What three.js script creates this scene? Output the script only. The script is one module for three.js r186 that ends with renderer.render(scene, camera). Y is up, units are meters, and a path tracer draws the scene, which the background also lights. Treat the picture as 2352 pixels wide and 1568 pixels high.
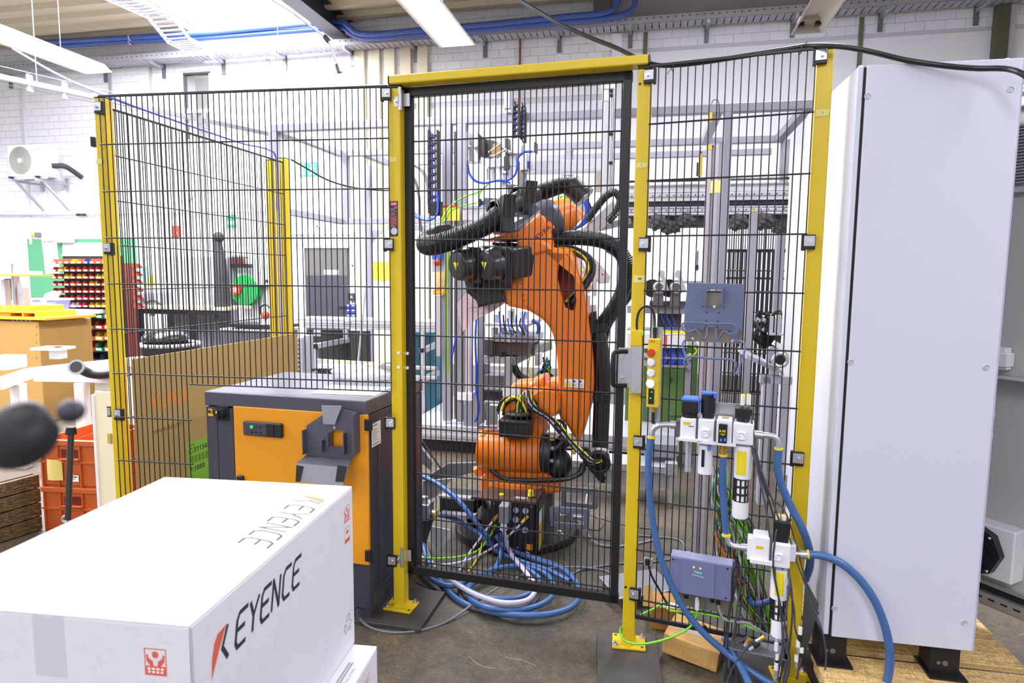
import * as THREE from 'three';
import { mergeGeometries } from 'three/addons/utils/BufferGeometryUtils.js';
import { RoundedBoxGeometry } from 'three/addons/geometries/RoundedBoxGeometry.js';
import { RectAreaLightUniformsLib } from 'three/addons/lights/RectAreaLightUniformsLib.js';
RectAreaLightUniformsLib.init();

// ---------------------------------------------------------------- camera, exposure, large lights
const scene = new THREE.Scene();
scene.background = new THREE.Color(0x9fb4cc);
const F = 1470, PITCH = 5.845 * Math.PI / 180, ROLL = 0.515 * Math.PI / 180, EYE = 1.478;
const camera = new THREE.PerspectiveCamera(2 * Math.atan(784 / F) * 180 / Math.PI, 1.5, 0.02, 80);
camera.position.set(0, EYE, 0); camera.rotation.set(-PITCH, 0, ROLL); camera.focus = 3.0; camera.userData.fStop = 5.6;
scene.add(camera);
const renderer = new THREE.WebGLRenderer();
renderer.toneMapping = THREE.LinearToneMapping; renderer.toneMappingExposure = 1.04;
renderer.shadowMap.enabled = true;
const SKYLIGHT_POWER = 28, TUBE_POWER = 55, BACK_SHARE = .18;   // three.js nits of the milky skylight panels and of the fluorescent fittings
const ROOF = 5.62, WALL_D = 10.39, WALL_M = 0.217;
const ALPHA = Math.atan(WALL_M);

// ---------------------------------------------------------------- helpers
let seed = 7; const rnd = () => (seed = (seed * 16807) % 2147483647) / 2147483647; const rr = (a, b) => a + (b - a) * rnd();
const V = (x, y, z) => new THREE.Vector3(x, y, z);
function ray(px, py) {                                   // direction of a photo pixel, scaled to one metre of depth
  let u = px - 1176, v = py - 784; const c = Math.cos(ROLL), s = Math.sin(ROLL);
  [u, v] = [c * u + s * v, -s * u + c * v];
  const x = u / F, y = -v / F, cp = Math.cos(PITCH), sp = Math.sin(PITCH), zz = cp + y * sp;
  return [x / zz, (y * cp - sp) / zz];
}
const at = (px, py, d) => { const r = ray(px, py); return V(r[0] * d, EYE + r[1] * d, -d); };
const onY = (px, py, y) => { const r = ray(px, py), d = (y - EYE) / r[1]; return V(r[0] * d, y, -d); };
class Plane {                                            // a vertical plane through two floor points (x, depth)
  constructor(x0, d0, x1, d1) { const l = Math.hypot(x1 - x0, d0 - d1); this.o = V(x0, 0, -d0); this.u = V((x1 - x0) / l, 0, (d0 - d1) / l); this.n = V(-this.u.z, 0, this.u.x); this.turn = Math.atan2(-this.u.z, this.u.x); this.len = l; }
  hit(px, py, off = 0) { const r = ray(px, py), dir = V(r[0], r[1], -1), eye = V(0, EYE, 0); const k = this.o.clone().addScaledVector(this.n, off).sub(eye).dot(this.n) / dir.dot(this.n); return eye.addScaledVector(dir, k); }
  sy(px, py, off = 0) { const p = this.hit(px, py, off); return [p.clone().sub(this.o).dot(this.u), p.y]; }
  at(s, y, off = 0) { return this.o.clone().addScaledVector(this.u, s).addScaledVector(this.n, off).setY(y); }
}
const facing = (px, d, slope = -WALL_M) => { const x = ray(px, 640)[0] * d; return new Plane(x, d, x + 1, d + slope); };  // plane through the pixel column at depth d
const M = (color, rough = 0.55, metal = 0, extra = {}) => new THREE.MeshPhysicalMaterial({ color, roughness: rough, metalness: metal, ...extra });
const used = new Map();
const numbered = (n) => { const k = used.get(n) ?? 0; used.set(n, k + 1); return k ? n + '_' + String(k).padStart(3, '0') : n; };
function prep(g) { const q = g.index ? g.toNonIndexed() : g; for (const k of Object.keys(q.attributes)) if (!['position', 'normal', 'uv'].includes(k)) q.deleteAttribute(k); return q; }
const join = (a) => Array.isArray(a) ? (a.length === 1 ? a[0] : mergeGeometries(a.map(prep))) : a;
function part(parent, name, geo, mat, label) {
  const m = new THREE.Mesh(join(geo), mat); m.name = name; m.castShadow = m.receiveShadow = true;
  if (label) m.userData.label = label; parent.add(m); return m;
}
function thing(name, label, category, pos = V(0, 0, 0), turn = 0, group) {
  const g = new THREE.Group(); g.name = numbered(name); g.position.copy(pos); g.rotation.y = turn; scene.add(g);
  g.userData = { label, category }; if (group) g.userData.group = group; return g;
}
function struct(name, pos = V(0, 0, 0), turn = 0) { const g = new THREE.Group(); g.name = numbered(name); g.position.copy(pos); g.rotation.y = turn; g.userData.kind = 'structure'; scene.add(g); return g; }
function on(pl, name, label, category, px, py, off = 0, group) {  // a thing whose origin is where the pixel meets a plane; g.L maps pixels to its own x, y
  const [s0, y0] = pl.sy(px, py, off), g = thing(name, label, category, pl.at(s0, y0, off), pl.turn, group);
  g.L = (a, b, o = 0) => { const [s, y] = pl.sy(a, b, off + o); return [s - s0, y - y0]; };
  return g;
}
function copyOf(root, pos, label, turn) { const c = root.clone(); c.name = numbered(root.name.replace(/_\d+$/, '')); c.userData = { ...root.userData }; scene.add(c); if (pos) c.position.copy(pos); if (turn !== undefined) c.rotation.y = turn; if (label) c.userData.label = label; return c; }
// geometry
const box = (x0, y0, z0, x1, y1, z1, r = 0) => { const w = Math.abs(x1 - x0), h = Math.abs(y1 - y0), d = Math.abs(z1 - z0); const g = r > 0 ? new RoundedBoxGeometry(w, h, d, 2, Math.min(r, w * .49, h * .49, d * .49)) : new THREE.BoxGeometry(w, h, d); return g.translate((x0 + x1) / 2, (y0 + y1) / 2, (z0 + z1) / 2); };
const cbox = (x, y, z, w, h, d, r = 0) => box(x - w / 2, y - h / 2, z - d / 2, x + w / 2, y + h / 2, z + d / 2, r);
const pbox = (g, a, b, c, d, z0, z1, r = 0) => { const z = Math.max(z0, z1), mx = (a + c) / 2, my = (b + d) / 2; return box(g.L(a, my, z)[0], g.L(mx, d, z)[1], z0, g.L(c, my, z)[0], g.L(mx, b, z)[1], z1, r); };
const Y = V(0, 1, 0);
function bar(a, b, w, h = w, r = 0) { const d = b.clone().sub(a), l = d.length(); const g = r > 0 ? new RoundedBoxGeometry(w, l, h, 2, r) : new THREE.BoxGeometry(w, l, h); const n = d.clone().normalize(); if (Math.abs(n.y) > .999) return g.translate(0, l / 2, 0).applyQuaternion(new THREE.Quaternion().setFromUnitVectors(Y, n)).translate(a.x, a.y, a.z);
  const sx = new THREE.Vector3().crossVectors(n, Y).normalize(), m = new THREE.Matrix4().makeBasis(sx, n, new THREE.Vector3().crossVectors(sx, n)); return g.translate(0, l / 2, 0).applyMatrix4(m).translate(a.x, a.y, a.z); }
function rod(a, b, r, n = 12, r2 = r) { const d = b.clone().sub(a), l = d.length(); return new THREE.CylinderGeometry(r2, r, l, n).translate(0, l / 2, 0).applyQuaternion(new THREE.Quaternion().setFromUnitVectors(Y, d.normalize())).translate(a.x, a.y, a.z); }
const curve = (pts, t = .5) => new THREE.CatmullRomCurve3(pts, false, 'centripetal', t);
const tube = (pts, r, seg = 0, n = 10) => new THREE.TubeGeometry(curve(pts), seg || pts.length * 8, r, n);
function sweep(pts, rf, seg, n = 14) {                   // a tube whose radius follows rf(0..1): corrugated hoses
  const c = curve(pts), fr = c.computeFrenetFrames(seg), P = [], I = [], U = [];
  for (let i = 0; i <= seg; i++) { const p = c.getPointAt(i / seg), r = rf(i / seg); for (let j = 0; j <= n; j++) { const a = j / n * Math.PI * 2; P.push(p.x + r * (Math.cos(a) * fr.normals[i].x + Math.sin(a) * fr.binormals[i].x), p.y + r * (Math.cos(a) * fr.normals[i].y + Math.sin(a) * fr.binormals[i].y), p.z + r * (Math.cos(a) * fr.normals[i].z + Math.sin(a) * fr.binormals[i].z)); U.push(i / seg, j / n); } }
  for (let i = 0; i < seg; i++) for (let j = 0; j < n; j++) { const a = i * (n + 1) + j, b = a + n + 1; I.push(a, b, a + 1, b, b + 1, a + 1); }
  const g = new THREE.BufferGeometry(); g.setAttribute('position', new THREE.Float32BufferAttribute(P, 3)); g.setAttribute('uv', new THREE.Float32BufferAttribute(U, 2)); g.setIndex(I); g.computeVertexNormals(); return g;
}
function outline(pts, smooth) { const s = new THREE.Shape(); if (smooth) { s.moveTo(...pts[0]); s.splineThru(pts.slice(1).map((p) => new THREE.Vector2(...p))); } else { s.moveTo(...pts[0]); for (const p of pts.slice(1)) s.lineTo(...p); } s.closePath(); return s; }
const slab = (shape, z0, z1, bevel = 0, seg = 2) => new THREE.ExtrudeGeometry(shape, { depth: z1 - z0 - 2 * bevel, bevelEnabled: bevel > 0, bevelSize: bevel, bevelThickness: bevel, bevelOffset: -bevel, bevelSegments: seg, curveSegments: 10 }).translate(0, 0, z0 + bevel);
const hole = (pts) => { const h = new THREE.Path(); h.moveTo(...pts[0]); for (const p of pts.slice(1)) h.lineTo(...p); h.closePath(); return h; };
const lathe = (prof, n = 24) => new THREE.LatheGeometry(prof.map((p) => new THREE.Vector2(...p)), n);
const cylZ = (x, y, z0, z1, r, n = 20, r2 = r) => new THREE.CylinderGeometry(r2, r, Math.abs(z1 - z0), n).rotateX(Math.PI / 2).translate(x, y, (z0 + z1) / 2);
const ball = (x, y, z, r) => new THREE.SphereGeometry(r, 14, 10).translate(x, y, z);
function canvas(w, h, draw, srgb = true) { const c = document.createElement('canvas'); c.width = w; c.height = h; const x = c.getContext('2d'); draw(x, w, h); const t = new THREE.CanvasTexture(c); if (srgb) t.colorSpace = THREE.SRGBColorSpace; t.magFilter = THREE.LinearFilter; t.wrapS = t.wrapT = THREE.RepeatWrapping; return t; }
function grain(w, h, base, amp, layers, extra) {         // layered value noise in sRGB bytes
  const d = new Uint8Array(w * h * 4), acc = new Float32Array(w * h);
  for (const [n, a, m = n] of layers) { const g = new Float32Array(n * m); for (let i = 0; i < g.length; i++) g[i] = rnd() - .5; for (let y = 0; y < h; y++) for (let x = 0; x < w; x++) { const fx = x / w * n, fy = y / h * m, ix = fx | 0, iy = fy | 0; let u = fx - ix, v = fy - iy; u = u * u * (3 - 2 * u); v = v * v * (3 - 2 * v); const A = g[iy * n + ix], B = g[iy * n + (ix + 1) % n], C = g[((iy + 1) % m) * n + ix], D = g[((iy + 1) % m) * n + (ix + 1) % n]; acc[y * w + x] += a * (A + (B - A) * u + (C - A) * v + (A - B - C + D) * u * v); } }
  for (let i = 0; i < w * h; i++) { const k = 1 + amp * acc[i]; for (let c = 0; c < 3; c++) d[i * 4 + c] = Math.max(0, Math.min(255, base[c] * k)); d[i * 4 + 3] = 255; }
  if (extra) extra(d, w, h);
  const t = new THREE.DataTexture(d, w, h); t.colorSpace = THREE.SRGBColorSpace; t.magFilter = THREE.LinearFilter; t.minFilter = THREE.LinearMipmapLinearFilter; t.generateMipmaps = true; t.wrapS = t.wrapT = THREE.RepeatWrapping; t.needsUpdate = true; return t;
}
function lampFace(parent, name, w, l, pos, mat, power, color) {   // glowing face looking down, with an area light of its size just below it
  part(parent, name, new THREE.BoxGeometry(w, .01, l).translate(pos.x, pos.y, pos.z), mat);
  const a = new THREE.RectAreaLight(color, power, w, l); a.position.set(pos.x, pos.y - .02, pos.z); a.rotation.x = -Math.PI / 2; parent.add(a); return a;
}
// shared materials
const K = {
  yellow: M(0xdfc01c, .34), yellowDark: M(0xc9a010, .5), orange: M(0xe5780f, .33), cabOrange: M(0xdc9214, .42), dark: M(0x3b3c49, .45), black: M(0x17161b, .42), mesh: M(0x1d1b22, .38), rubber: M(0x141417, .6),
  steel: M(0xb9bcc2, .32, .9), zinc: M(0xc3c6cc, .38, .75), alu: M(0xc4c4ca, .38, .55), aluPaint: M(0xaaa8b2, .45, .15), frame: M(0x918e9a, .42), white: M(0xeeeef2, .5), plastic: M(0xe4e4ea, .4), cabinet: M(0xd0d2e1, .48), offwhite: M(0xe9e6dc, .6),
  blueHose: M(0x40659a, .36), blueWire: M(0x2148c8, .4), green: M(0x77d028, .4), greyWire: M(0x8e8c9a, .45), darkWire: M(0x4a4a55, .45), lilacWire: M(0xc9c2d6, .4), yellowWire: M(0xe6dc28, .4), orangeWire: M(0xe88020, .4), holder: M(0x626c8a, .5), hmi: M(0x6d7299, .5), brass: M(0xc9a048, .3, .8), bluePaint: M(0x3a559e, .35), red: M(0xc8381c, .4), olive: M(0x6b6757, .6), beige: M(0xd8d0b8, .6), glass: M(0xffffff, .05, 0, { transmission: 1, thickness: 0, ior: 1.45 }), card: M(0xb08f52, .8), paper: M(0xf2f0f2, .7), floorSteel: M(0x55504e, .55, .5), rust: M(0x6a4a34, .6), glow: M(0xffffff, .4, 0, { emissive: 0xffffff, emissiveIntensity: 1.2 }), ledGreen: M(0x20ff50, .4, 0, { emissive: 0x30ff40, emissiveIntensity: 1.5 }), ledAmber: M(0xffb030, .4, 0, { emissive: 0xffa020, emissiveIntensity: 1.2 }),
};
// ---------------------------------------------------------------- the hall
const wall = new Plane(0, WALL_D, 1, WALL_D - WALL_M);     // face of the back wall, s along it, off towards the camera
const HX = (s, y, t) => wall.at(s, y, t);
{ // floor
  const tex = grain(1024, 1024, [80, 73, 61], 1, [[6, .22], [23, .2], [90, .2], [380, .3]], (d, w, h) => { for (let k = 0; k < 26; k++) { const cx = rnd() * w, cy = rnd() * h, R = rr(10, 46), up = rnd() < .6; for (let y = -R | 0; y < R; y++) for (let x = -R | 0; x < R; x++) { const q = Math.hypot(x, y * 1.4) / R + .35 * Math.sin(x * .3) * Math.cos(y * .23); if (q < .8 && rnd() < .8) { const i = ((((cy + y) | 0) + h) % h * w + (((cx + x) | 0) + w) % w) * 4; d[i] *= up ? 1.16 : .84; d[i + 1] *= up ? 1.12 : .84; d[i + 2] *= up ? 1.02 : .84; } } } for (let k = 0; k < 900; k++) { const x = rnd() * w | 0, y = rnd() * h | 0, b = rnd() < .5 ? 70 : 200, i = (y * w + x) * 4; d[i] = b; d[i + 1] = b - 4; d[i + 2] = b - 10; } for (let k = 0; k < 14; k++) { let x = rnd() * w, y = rnd() * h, a = rnd() * 6.3; for (let q = 0; q < 60; q++) { x = (x + Math.cos(a) + w) % w; y = (y + Math.sin(a) + h) % h; a += rr(-.2, .2); const i = ((y | 0) * w + (x | 0)) * 4; d[i] = 165; d[i + 1] = 160; d[i + 2] = 152; } } });
  const m = M(0xffffff, .5); m.map = tex; tex.repeat.set(1, 1);
  const g = struct('floor', HX(0, 0, 0), wall.turn), geo = new THREE.BoxGeometry(26, .3, 24).translate(0, -.15, 10);
  const p = geo.attributes.position, uv = geo.attributes.uv; for (let i = 0; i < p.count; i++) uv.setXY(i, p.getX(i) / 2.3, p.getZ(i) / 2.3);
  part(g, 'concrete_slab', geo, m);
}
const wallMat = M(0xe9e8ef, .75), wallMat2 = M(0xe6e5ed, .75), wallMat3 = M(0xebeaf1, .75);
{ // back wall: core, blocks one by one where they show, plaster elsewhere
  const g = struct('wall_back', HX(0, 0, 0), wall.turn);
  // openings: high window
  const w0 = wall.sy(421, 168), w1 = wall.sy(488, 322);
  const core = new THREE.Shape(); core.moveTo(-13, 0); core.lineTo(13, 0); core.lineTo(13, 6); core.lineTo(-13, 6); core.closePath(); core.holes.push(hole([[w0[0], w1[1]], [w1[0], w1[1]], [w1[0], w0[1]], [w0[0], w0[1]]]));
  part(g, 'masonry_core', slab(core, -.3, -.012), M(0xc9c7cf, .85));
  const PX = wall.sy(1428, 110)[0], PL = wall.sy(1600, 113)[1];
  const lower = new THREE.Shape(); lower.moveTo(-1.9, 0); lower.lineTo(13, 0); lower.lineTo(13, PL); lower.lineTo(PX, PL); lower.lineTo(PX, 4.16); lower.lineTo(-1.9, 4.16); lower.closePath();
  part(g, 'plaster', slab(lower, -.02, 0), wallMat);
  const bl = [box(-.1225, -.06, -.012, .1225, .06, 0)][0], mats = [wallMat, wallMat2, wallMat3]; let n = 0; const rest = [];
  for (let r = 0; r < 48; r++) { const y = .0625 + r * .125; for (let c = -52; c < 52; c++) { const x = c * .25 + (r % 2) * .125; const inWin = x > w0[0] - .12 && x < w1[0] + .12 && y > w1[1] - .06 && y < w0[1] + .06; if (inWin || (x > -2 && y < 4.2) || (x > PX - .1 && y < PL + .04)) continue;
    const show = x > -1.4 && x < 6.9 && y > 4.3 && y < 5.55 && n < 300; if (show) { const m = part(g, 'block', bl, mats[(rnd() * 3) | 0]); m.position.set(x, y, rr(-.0015, .0015)); n++; } else if (y < 5.6) rest.push(bl.clone().translate(x, y, 0)); } }
  const st = part(g, 'block_field', mergeGeometries(rest), wallMat); st.userData.kind = 'stuff';
  const up = part(g, 'ring_beam', box(1.32, 5.32, -.05, 7.2, 5.62, .06), M(0xa9a6aa, .8));
  part(g, 'ledge', box(-2.2, 5.28, -.02, 1.3, 5.36, .09), M(0xbdbac0, .8));
}
{ // other walls, out of the frame
  for (const [nm, a] of [['wall_left', box(-13.3, 0, -.3, -13, 6, 22)], ['wall_right', box(9.2, 0, -.3, 9.5, 6, 22)], ['wall_rear', box(-13.3, 0, 21.7, 9.5, 6, 22)]]) part(struct(nm, HX(0, 0, 0), wall.turn), 'masonry', a, wallMat);
}
const sOn = (px, py, y) => onY(px, py, y).sub(wall.o).dot(wall.u);
const skyS0 = sOn(348, 4, ROOF), skyS1 = sOn(700, 8, ROOF);   // the rooflight strip in view, s along the wall
const strips = [[skyS0, skyS1, .25, 9.5], [1.5, 3.4, 12, 19], [-6.5, -4.2, 11.5, 20]];
{ // roof: trapezoid sheet with openings for the rooflights
  const g = struct('ceiling', HX(0, ROOF, 0), wall.turn), m = M(0xb9ae95, .55);
  const sh = new THREE.Shape(); sh.moveTo(-13.3, -.3); sh.lineTo(9.5, -.3); sh.lineTo(9.5, 22); sh.lineTo(-13.3, 22); sh.closePath();
  for (const [a, b, c, d] of strips) sh.holes.push(hole([[a, c], [b, c], [b, d], [a, d]]));
  part(g, 'roof_deck', slab(sh, 0, .2).rotateX(Math.PI / 2).translate(0, .2, 0), m);
  const prof = (l) => slab(outline([[-.11, 0], [.11, 0], [.06, -.07], [-.06, -.07]]), 0, l).rotateY(Math.PI / 2);
  for (let k = 0; k < 22; k++) { const t = .25 + k * .4; for (const [a, b] of t < 9.6 ? [[-13, strips[0][0]], [strips[0][1], 9]] : [[-13, 9]]) { const r = part(g, 'roof_rib', prof(b - a), m); r.position.set(a, 0, t); } }
}
{ // rooflights: milky panels lit by the sky
  const glow = M(0xffffff, .5, 0, { emissive: 0xf4f6ff, emissiveIntensity: 6 });
  strips.forEach(([a, b, c, d], i) => { const g = thing('skylight', ['long milky rooflight panel in the roof above the left half of the hall', 'milky rooflight panel in the roof behind the camera on the right', 'milky rooflight panel in the roof behind the camera on the left'][i], 'skylight', HX((a + b) / 2, ROOF, (c + d) / 2), wall.turn);
    const w = b - a, l = d - c; lampFace(g, 'diffuser_panel', w, l, V(0, .13, 0), glow, SKYLIGHT_POWER * (i ? BACK_SHARE : 1), 0xf2f4ff);
    part(g, 'kerb', [box(-w / 2 - .03, -.12, -l / 2, -w / 2, .12, l / 2), box(w / 2, -.12, -l / 2, w / 2 + .03, .12, l / 2), box(-w / 2, -.12, -l / 2 - .03, w / 2, .12, -l / 2)], M(0xd9d6d2, .6)); });
}
{ // steel rafters beside the rooflight
  const m = M(0x35333a, .5);
  const mk = (s, label, w) => { const g = thing('roof_beam', label, 'beam', HX(s, ROOF - .34, 0), wall.turn); part(g, 'bottom_flange', box(-w, 0, .02, w, .02, 9.6), m); part(g, 'web', box(-.01, .02, .02, .01, .3, 9.6), m); part(g, 'top_flange', box(-w, .3, .02, w, .32, 9.6), m); };
  mk(skyS1 + .3, 'dark steel roof beam along the right edge of the rooflight', .14);
}
{ // fluorescent fittings: two lit, one dark, more behind the camera
  const body = M(0xd6d2c6, .5), glow = M(0xffffff, .4, 0, { emissive: 0xf6f6ff, emissiveIntensity: 5 });
  const lamp = (end, along, len, label, lit, w = .17, share = 1) => {                 // end: the far end point; the fitting runs from it towards the camera, square to the wall
    const g = thing('fluorescent_light', label, 'ceiling light', end, wall.turn);
    const sec = outline([[-w, 0], [-w * .45, .1], [w * .45, .1], [w, 0], [w * .9, 0], [w * .38, .07], [-w * .38, .07], [-w * .9, 0]]);
    part(g, 'reflector', slab(sec, 0, len), body); part(g, 'end_cap', slab(outline([[-w, 0], [-w * .45, .1], [w * .45, .1], [w, 0]]), -.01, 0), body);
    if (lit) lampFace(g, 'diffuser', w * 1.7, len - .03, V(0, .012, len / 2), glow, TUBE_POWER * share, 0xf4f5ff);
    else { for (const x of [-.05, .05]) { part(g, 'lamp_socket', box(x - .015, .02, .05, x + .015, .07, .09), K.black); } part(g, 'socket_plate', box(-.07, .045, .03, .07, .07, .12), M(0xb8b29c, .6)); }
    for (const z of [.5, len - .5]) part(g, 'suspension_wire', rod(V(0, .1, z), V(0, ROOF - end.y, z), .004, 6), K.steel);
    return g;
  };
  lamp(onY(225, 168, 3.9), 0, 4.5, 'lit white fluorescent fitting at the upper left edge above the mesh fence', true, .2);
  lamp(onY(1051, 106, 3.9), 0, 4.5, 'lit fluorescent fitting above the yellow door lintel', true, .2);
  lamp(onY(1853, 77, 3.1), 0, 3.2, 'unlit cream fluorescent fitting above the right fence post', false, .1);
  lamp(onY(478, 62, 4.4), 0, 4.5, 'lit white fluorescent fitting below the rooflight beside the sloping cable ladder', true, .16, .5);
  lamp(V(2.9, 5.25, -7.4), 0, 4, 'lit fluorescent fitting over the back right of the cell, just above the picture', true, .2, 1.3);
  lamp(V(3.7, 3.9, -2.4), 0, 3.6, 'lit fluorescent fitting to the right of the camera, outside the picture', true, .2, .8);
  lamp(V(-2.6, 3.9, 1.6), 0, 4.5, 'lit fluorescent fitting behind the camera on the left', true, .2, .2);
  lamp(HX(-8.1, 3.9, 2.2), 0, 4.5, 'lit fluorescent fitting over the left part of the hall, outside the picture', true, .2, .8);
  lamp(HX(-10.6, 3.9, 2.4), 0, 4.5, 'lit fluorescent fitting over the far left of the hall, outside the picture', true, .2, .8);
  lamp(HX(-9.2, 3.9, 7.6), 0, 4.5, 'lit fluorescent fitting over the left of the hall level with the camera', true, .2);
}
// ---------------------------------------------------------------- the safety fence
const FP = { corner: [at(227, 235, 2.86).x, 2.86], hinge: [-.486, 2.673], lock: [.4714, 2.404], right: [1.0235, 2.192], back: [at(660, 370, 4.3).x, 4.3] };
const planeL = new Plane(...FP.corner, ...FP.hinge), planeD = new Plane(...FP.hinge, ...FP.lock), planeR = new Plane(...FP.lock, ...FP.right), planeS = new Plane(...FP.corner, ...FP.back);
const POST = 2.228, boltMat = M(0xd7d9de, .25, .9);
const boltGeo = (x, y, z, r = .007) => [cylZ(x, y, z, z + .002, r * 1.5, 16), new THREE.CylinderGeometry(r, r, .008, 6).rotateX(Math.PI / 2).translate(x, y, z + .006)];
function post(p, turn, label, plateTurn = 0) {
  const g = thing('fence_post', label, 'fence post', V(p[0], 0, -p[1]), turn, 'yellow fence posts');
  const w = .025, s = new THREE.Shape(); s.moveTo(-w, -w); s.lineTo(w, -w); s.lineTo(w, w); s.lineTo(-w, w); s.closePath();
  part(g, 'tube', cbox(0, POST / 2, -w, .05, POST, .05, .004), K.yellow);
  part(g, 'end_cap', cbox(0, POST + .003, -w, .05, .006, .05, .002), K.black);
  part(g, 'weld_seam', box(-.028, .028, -.053, .028, .034, .003, .002), K.yellow);
  const pl = part(g, 'base_plate', cbox(0, .0235, 0, .13, .01, .1, .003), K.yellow); pl.position.set(0, 0, -w); pl.rotation.y = plateTurn;
  for (const [x, z] of [[-.052, .035], [.052, -.035]]) part(pl, 'anchor_bolt', [new THREE.CylinderGeometry(.011, .011, .003, 16).translate(x, .031, z), new THREE.CylinderGeometry(.007, .007, .012, 6).translate(x, .037, z)], boltMat);
  for (const [x, z] of [[.052, .035], [-.052, -.035]]) part(pl, 'bolt_hole', new THREE.CylinderGeometry(.006, .006, .0015, 14).translate(x, .0293, z), M(0x5a4700, .7));
  return g;
}
const postCorner = post(FP.corner, planeL.turn, 'yellow steel fence post at the left corner of the robot cell'), postHinge = post(FP.hinge, planeD.turn, 'yellow fence post carrying the mesh door hinges beside the orange controller'), postLock = post(FP.lock, planeD.turn, 'yellow fence post on the latch side of the mesh door, with the button box', .1), postRight = post(FP.right, planeR.turn, 'yellow fence post beside the white control cabinet marked 3', .2);
post(FP.back, planeS.turn, 'yellow fence post at the far end of the side fence, behind the mesh');
post([at(629, 370, 4.38).x, 4.38], planeS.turn + .1, 'yellow fence post standing just behind the far end of the side fence');
{ // steel shims under two posts
  const shim = (c, t, w, d, label) => { const g = thing('floor_plate', label, 'steel plate', V(c[0], 0, c[1]), t); part(g, 'plate', cbox(0, .009, 0, w, .018, d, .002), K.floorSteel); };
  shim([-.52, -2.72], planeD.turn + .05, .38, .33, 'dark steel plate on the floor under the hinge post');
  shim([.455, -2.3], planeD.turn + .14, .235, .44, 'dark steel plate on the floor under the latch post');
  shim([1.1, -2.22], planeR.turn, .5, .4, 'dark steel plate on the floor under the right post behind the hoses');
}
const wireV = (h) => new THREE.CylinderGeometry(.0023, .0023, h, 6), wireH = (l) => new THREE.CylinderGeometry(.0033, .0033, l, 6).rotateZ(Math.PI / 2);
// mesh: uprights every pitch, cross wires every 0.2 m; cut = [s, y] leaves an opening from s on below y
function meshWires(g, s0, s1, y0, y1, pitch, off, cut) {
  const full = wireV(y1 - y0), short = cut && wireV(y1 - cut[1]); const n = Math.round((s1 - s0) / pitch);
  for (let i = 0; i <= n; i++) { const s = s0 + (s1 - s0) * i / n, c = cut && s > cut[0]; const m = part(g, 'upright_wire', c ? short : full, K.mesh); m.position.set(s, c ? (y1 + cut[1]) / 2 : (y0 + y1) / 2, off); }
  const ys = []; for (let y = y1; y > y0 - .01; y -= .2) ys.push(y);
  for (const y of ys) { const c = cut && y < cut[1]; const a = s0 - .004, b = c ? cut[0] : s1 + .004; const m = part(g, 'cross_wire', wireH(b - a), K.mesh); m.position.set((a + b) / 2, y, off + .004); }
  if (cut) { const m = part(g, 'cross_wire', wireH(s1 - cut[0]), K.mesh); m.position.set((s1 + cut[0]) / 2, cut[1], off + .004); }
  const t = part(g, 'top_wire', [cbox((s0 + s1) / 2, y1 + .003, off + .003, s1 - s0, .011, .008, .003)], K.mesh);
}
function clip(pl, px, py, label, side, off = .002) {       // black holder with a zinc cover and a bolt; side = which way the panel lies
  const g = on(pl, 'panel_clip', label, 'panel clip', px, py, off, 'fence panel clips');
  part(g, 'holder', [cbox(0, 0, .006, .042, .05, .014, .003), cbox(side * .017, -.001, .004, .012, .056, .018, .003)], K.black);
  part(g, 'cover', cbox(-side * .002, .003, .014, .034, .034, .003, .001), K.zinc); part(g, 'bolt', boltGeo(-side * .006, .002, .015, .0055), boltMat); return g;
}
{ const cutP = planeL.sy(441, 881); const g = thing('mesh_fence', 'black wire mesh fence left of the door, cut out over the orange controller', 'fence', V(FP.corner[0], 0, -FP.corner[1]), planeL.turn);
  meshWires(g, .012, planeL.len - .02, .148, 2.228, .0252, .012, [cutP[0], cutP[1]]);
  const r = thing('mesh_fence', 'short black wire mesh panel right of the door behind the air units', 'fence', V(FP.lock[0], 0, -FP.lock[1]), planeR.turn); meshWires(r, .026, planeR.len - .03, .158, 2.228, .0258, .008);
  part(r, 'bottom_rail', box(.026, .148, .0, planeR.len - .03, .163, .012), K.mesh);
  const s = thing('mesh_fence', 'black wire mesh side panel running back along the left of the cell', 'fence', V(FP.corner[0], 0, -FP.corner[1]), planeS.turn); meshWires(s, .05, planeS.len - .03, .148, 2.2, .0252, -.02);
}
for (const [pl, px, py, side, lab] of [[planeL, 230, 248, 1, 'top clip on the left corner post'], [planeL, 252, 571, 1, 'second clip on the left corner post'], [planeL, 275, 951, 1, 'third clip on the left corner post, beside the cardboard sheet'], [planeL, 888, 217, -1, 'top clip on the hinge post, under the lintel end'], [planeL, 894, 562, -1, 'second clip on the hinge post below the blue label'], [planeL, 897, 971, -1, 'third clip on the hinge post beside the orange cabinet'], [planeL, 901, 1286, -1, 'lowest clip on the hinge post'], [planeR, 1493, 176, 1, 'top clip on the latch post under the black cable'], [planeR, 1481, 561, 1, 'second clip on the latch post'], [planeR, 1468, 1014, 1, 'third clip on the latch post beside the blue hose'], [planeR, 1459, 1363, 1, 'lowest clip on the latch post above the base plate'], [planeR, 1884, 131, -1, 'top clip on the right post beside the white cabinet'], [planeR, 1857, 556, -1, 'second clip on the right post'], [planeR, 1831, 1052, -1, 'third clip on the right post beside the curved blue hose']])
  clip(pl, px, py, 'black and zinc panel clip, ' + lab, side);
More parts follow.
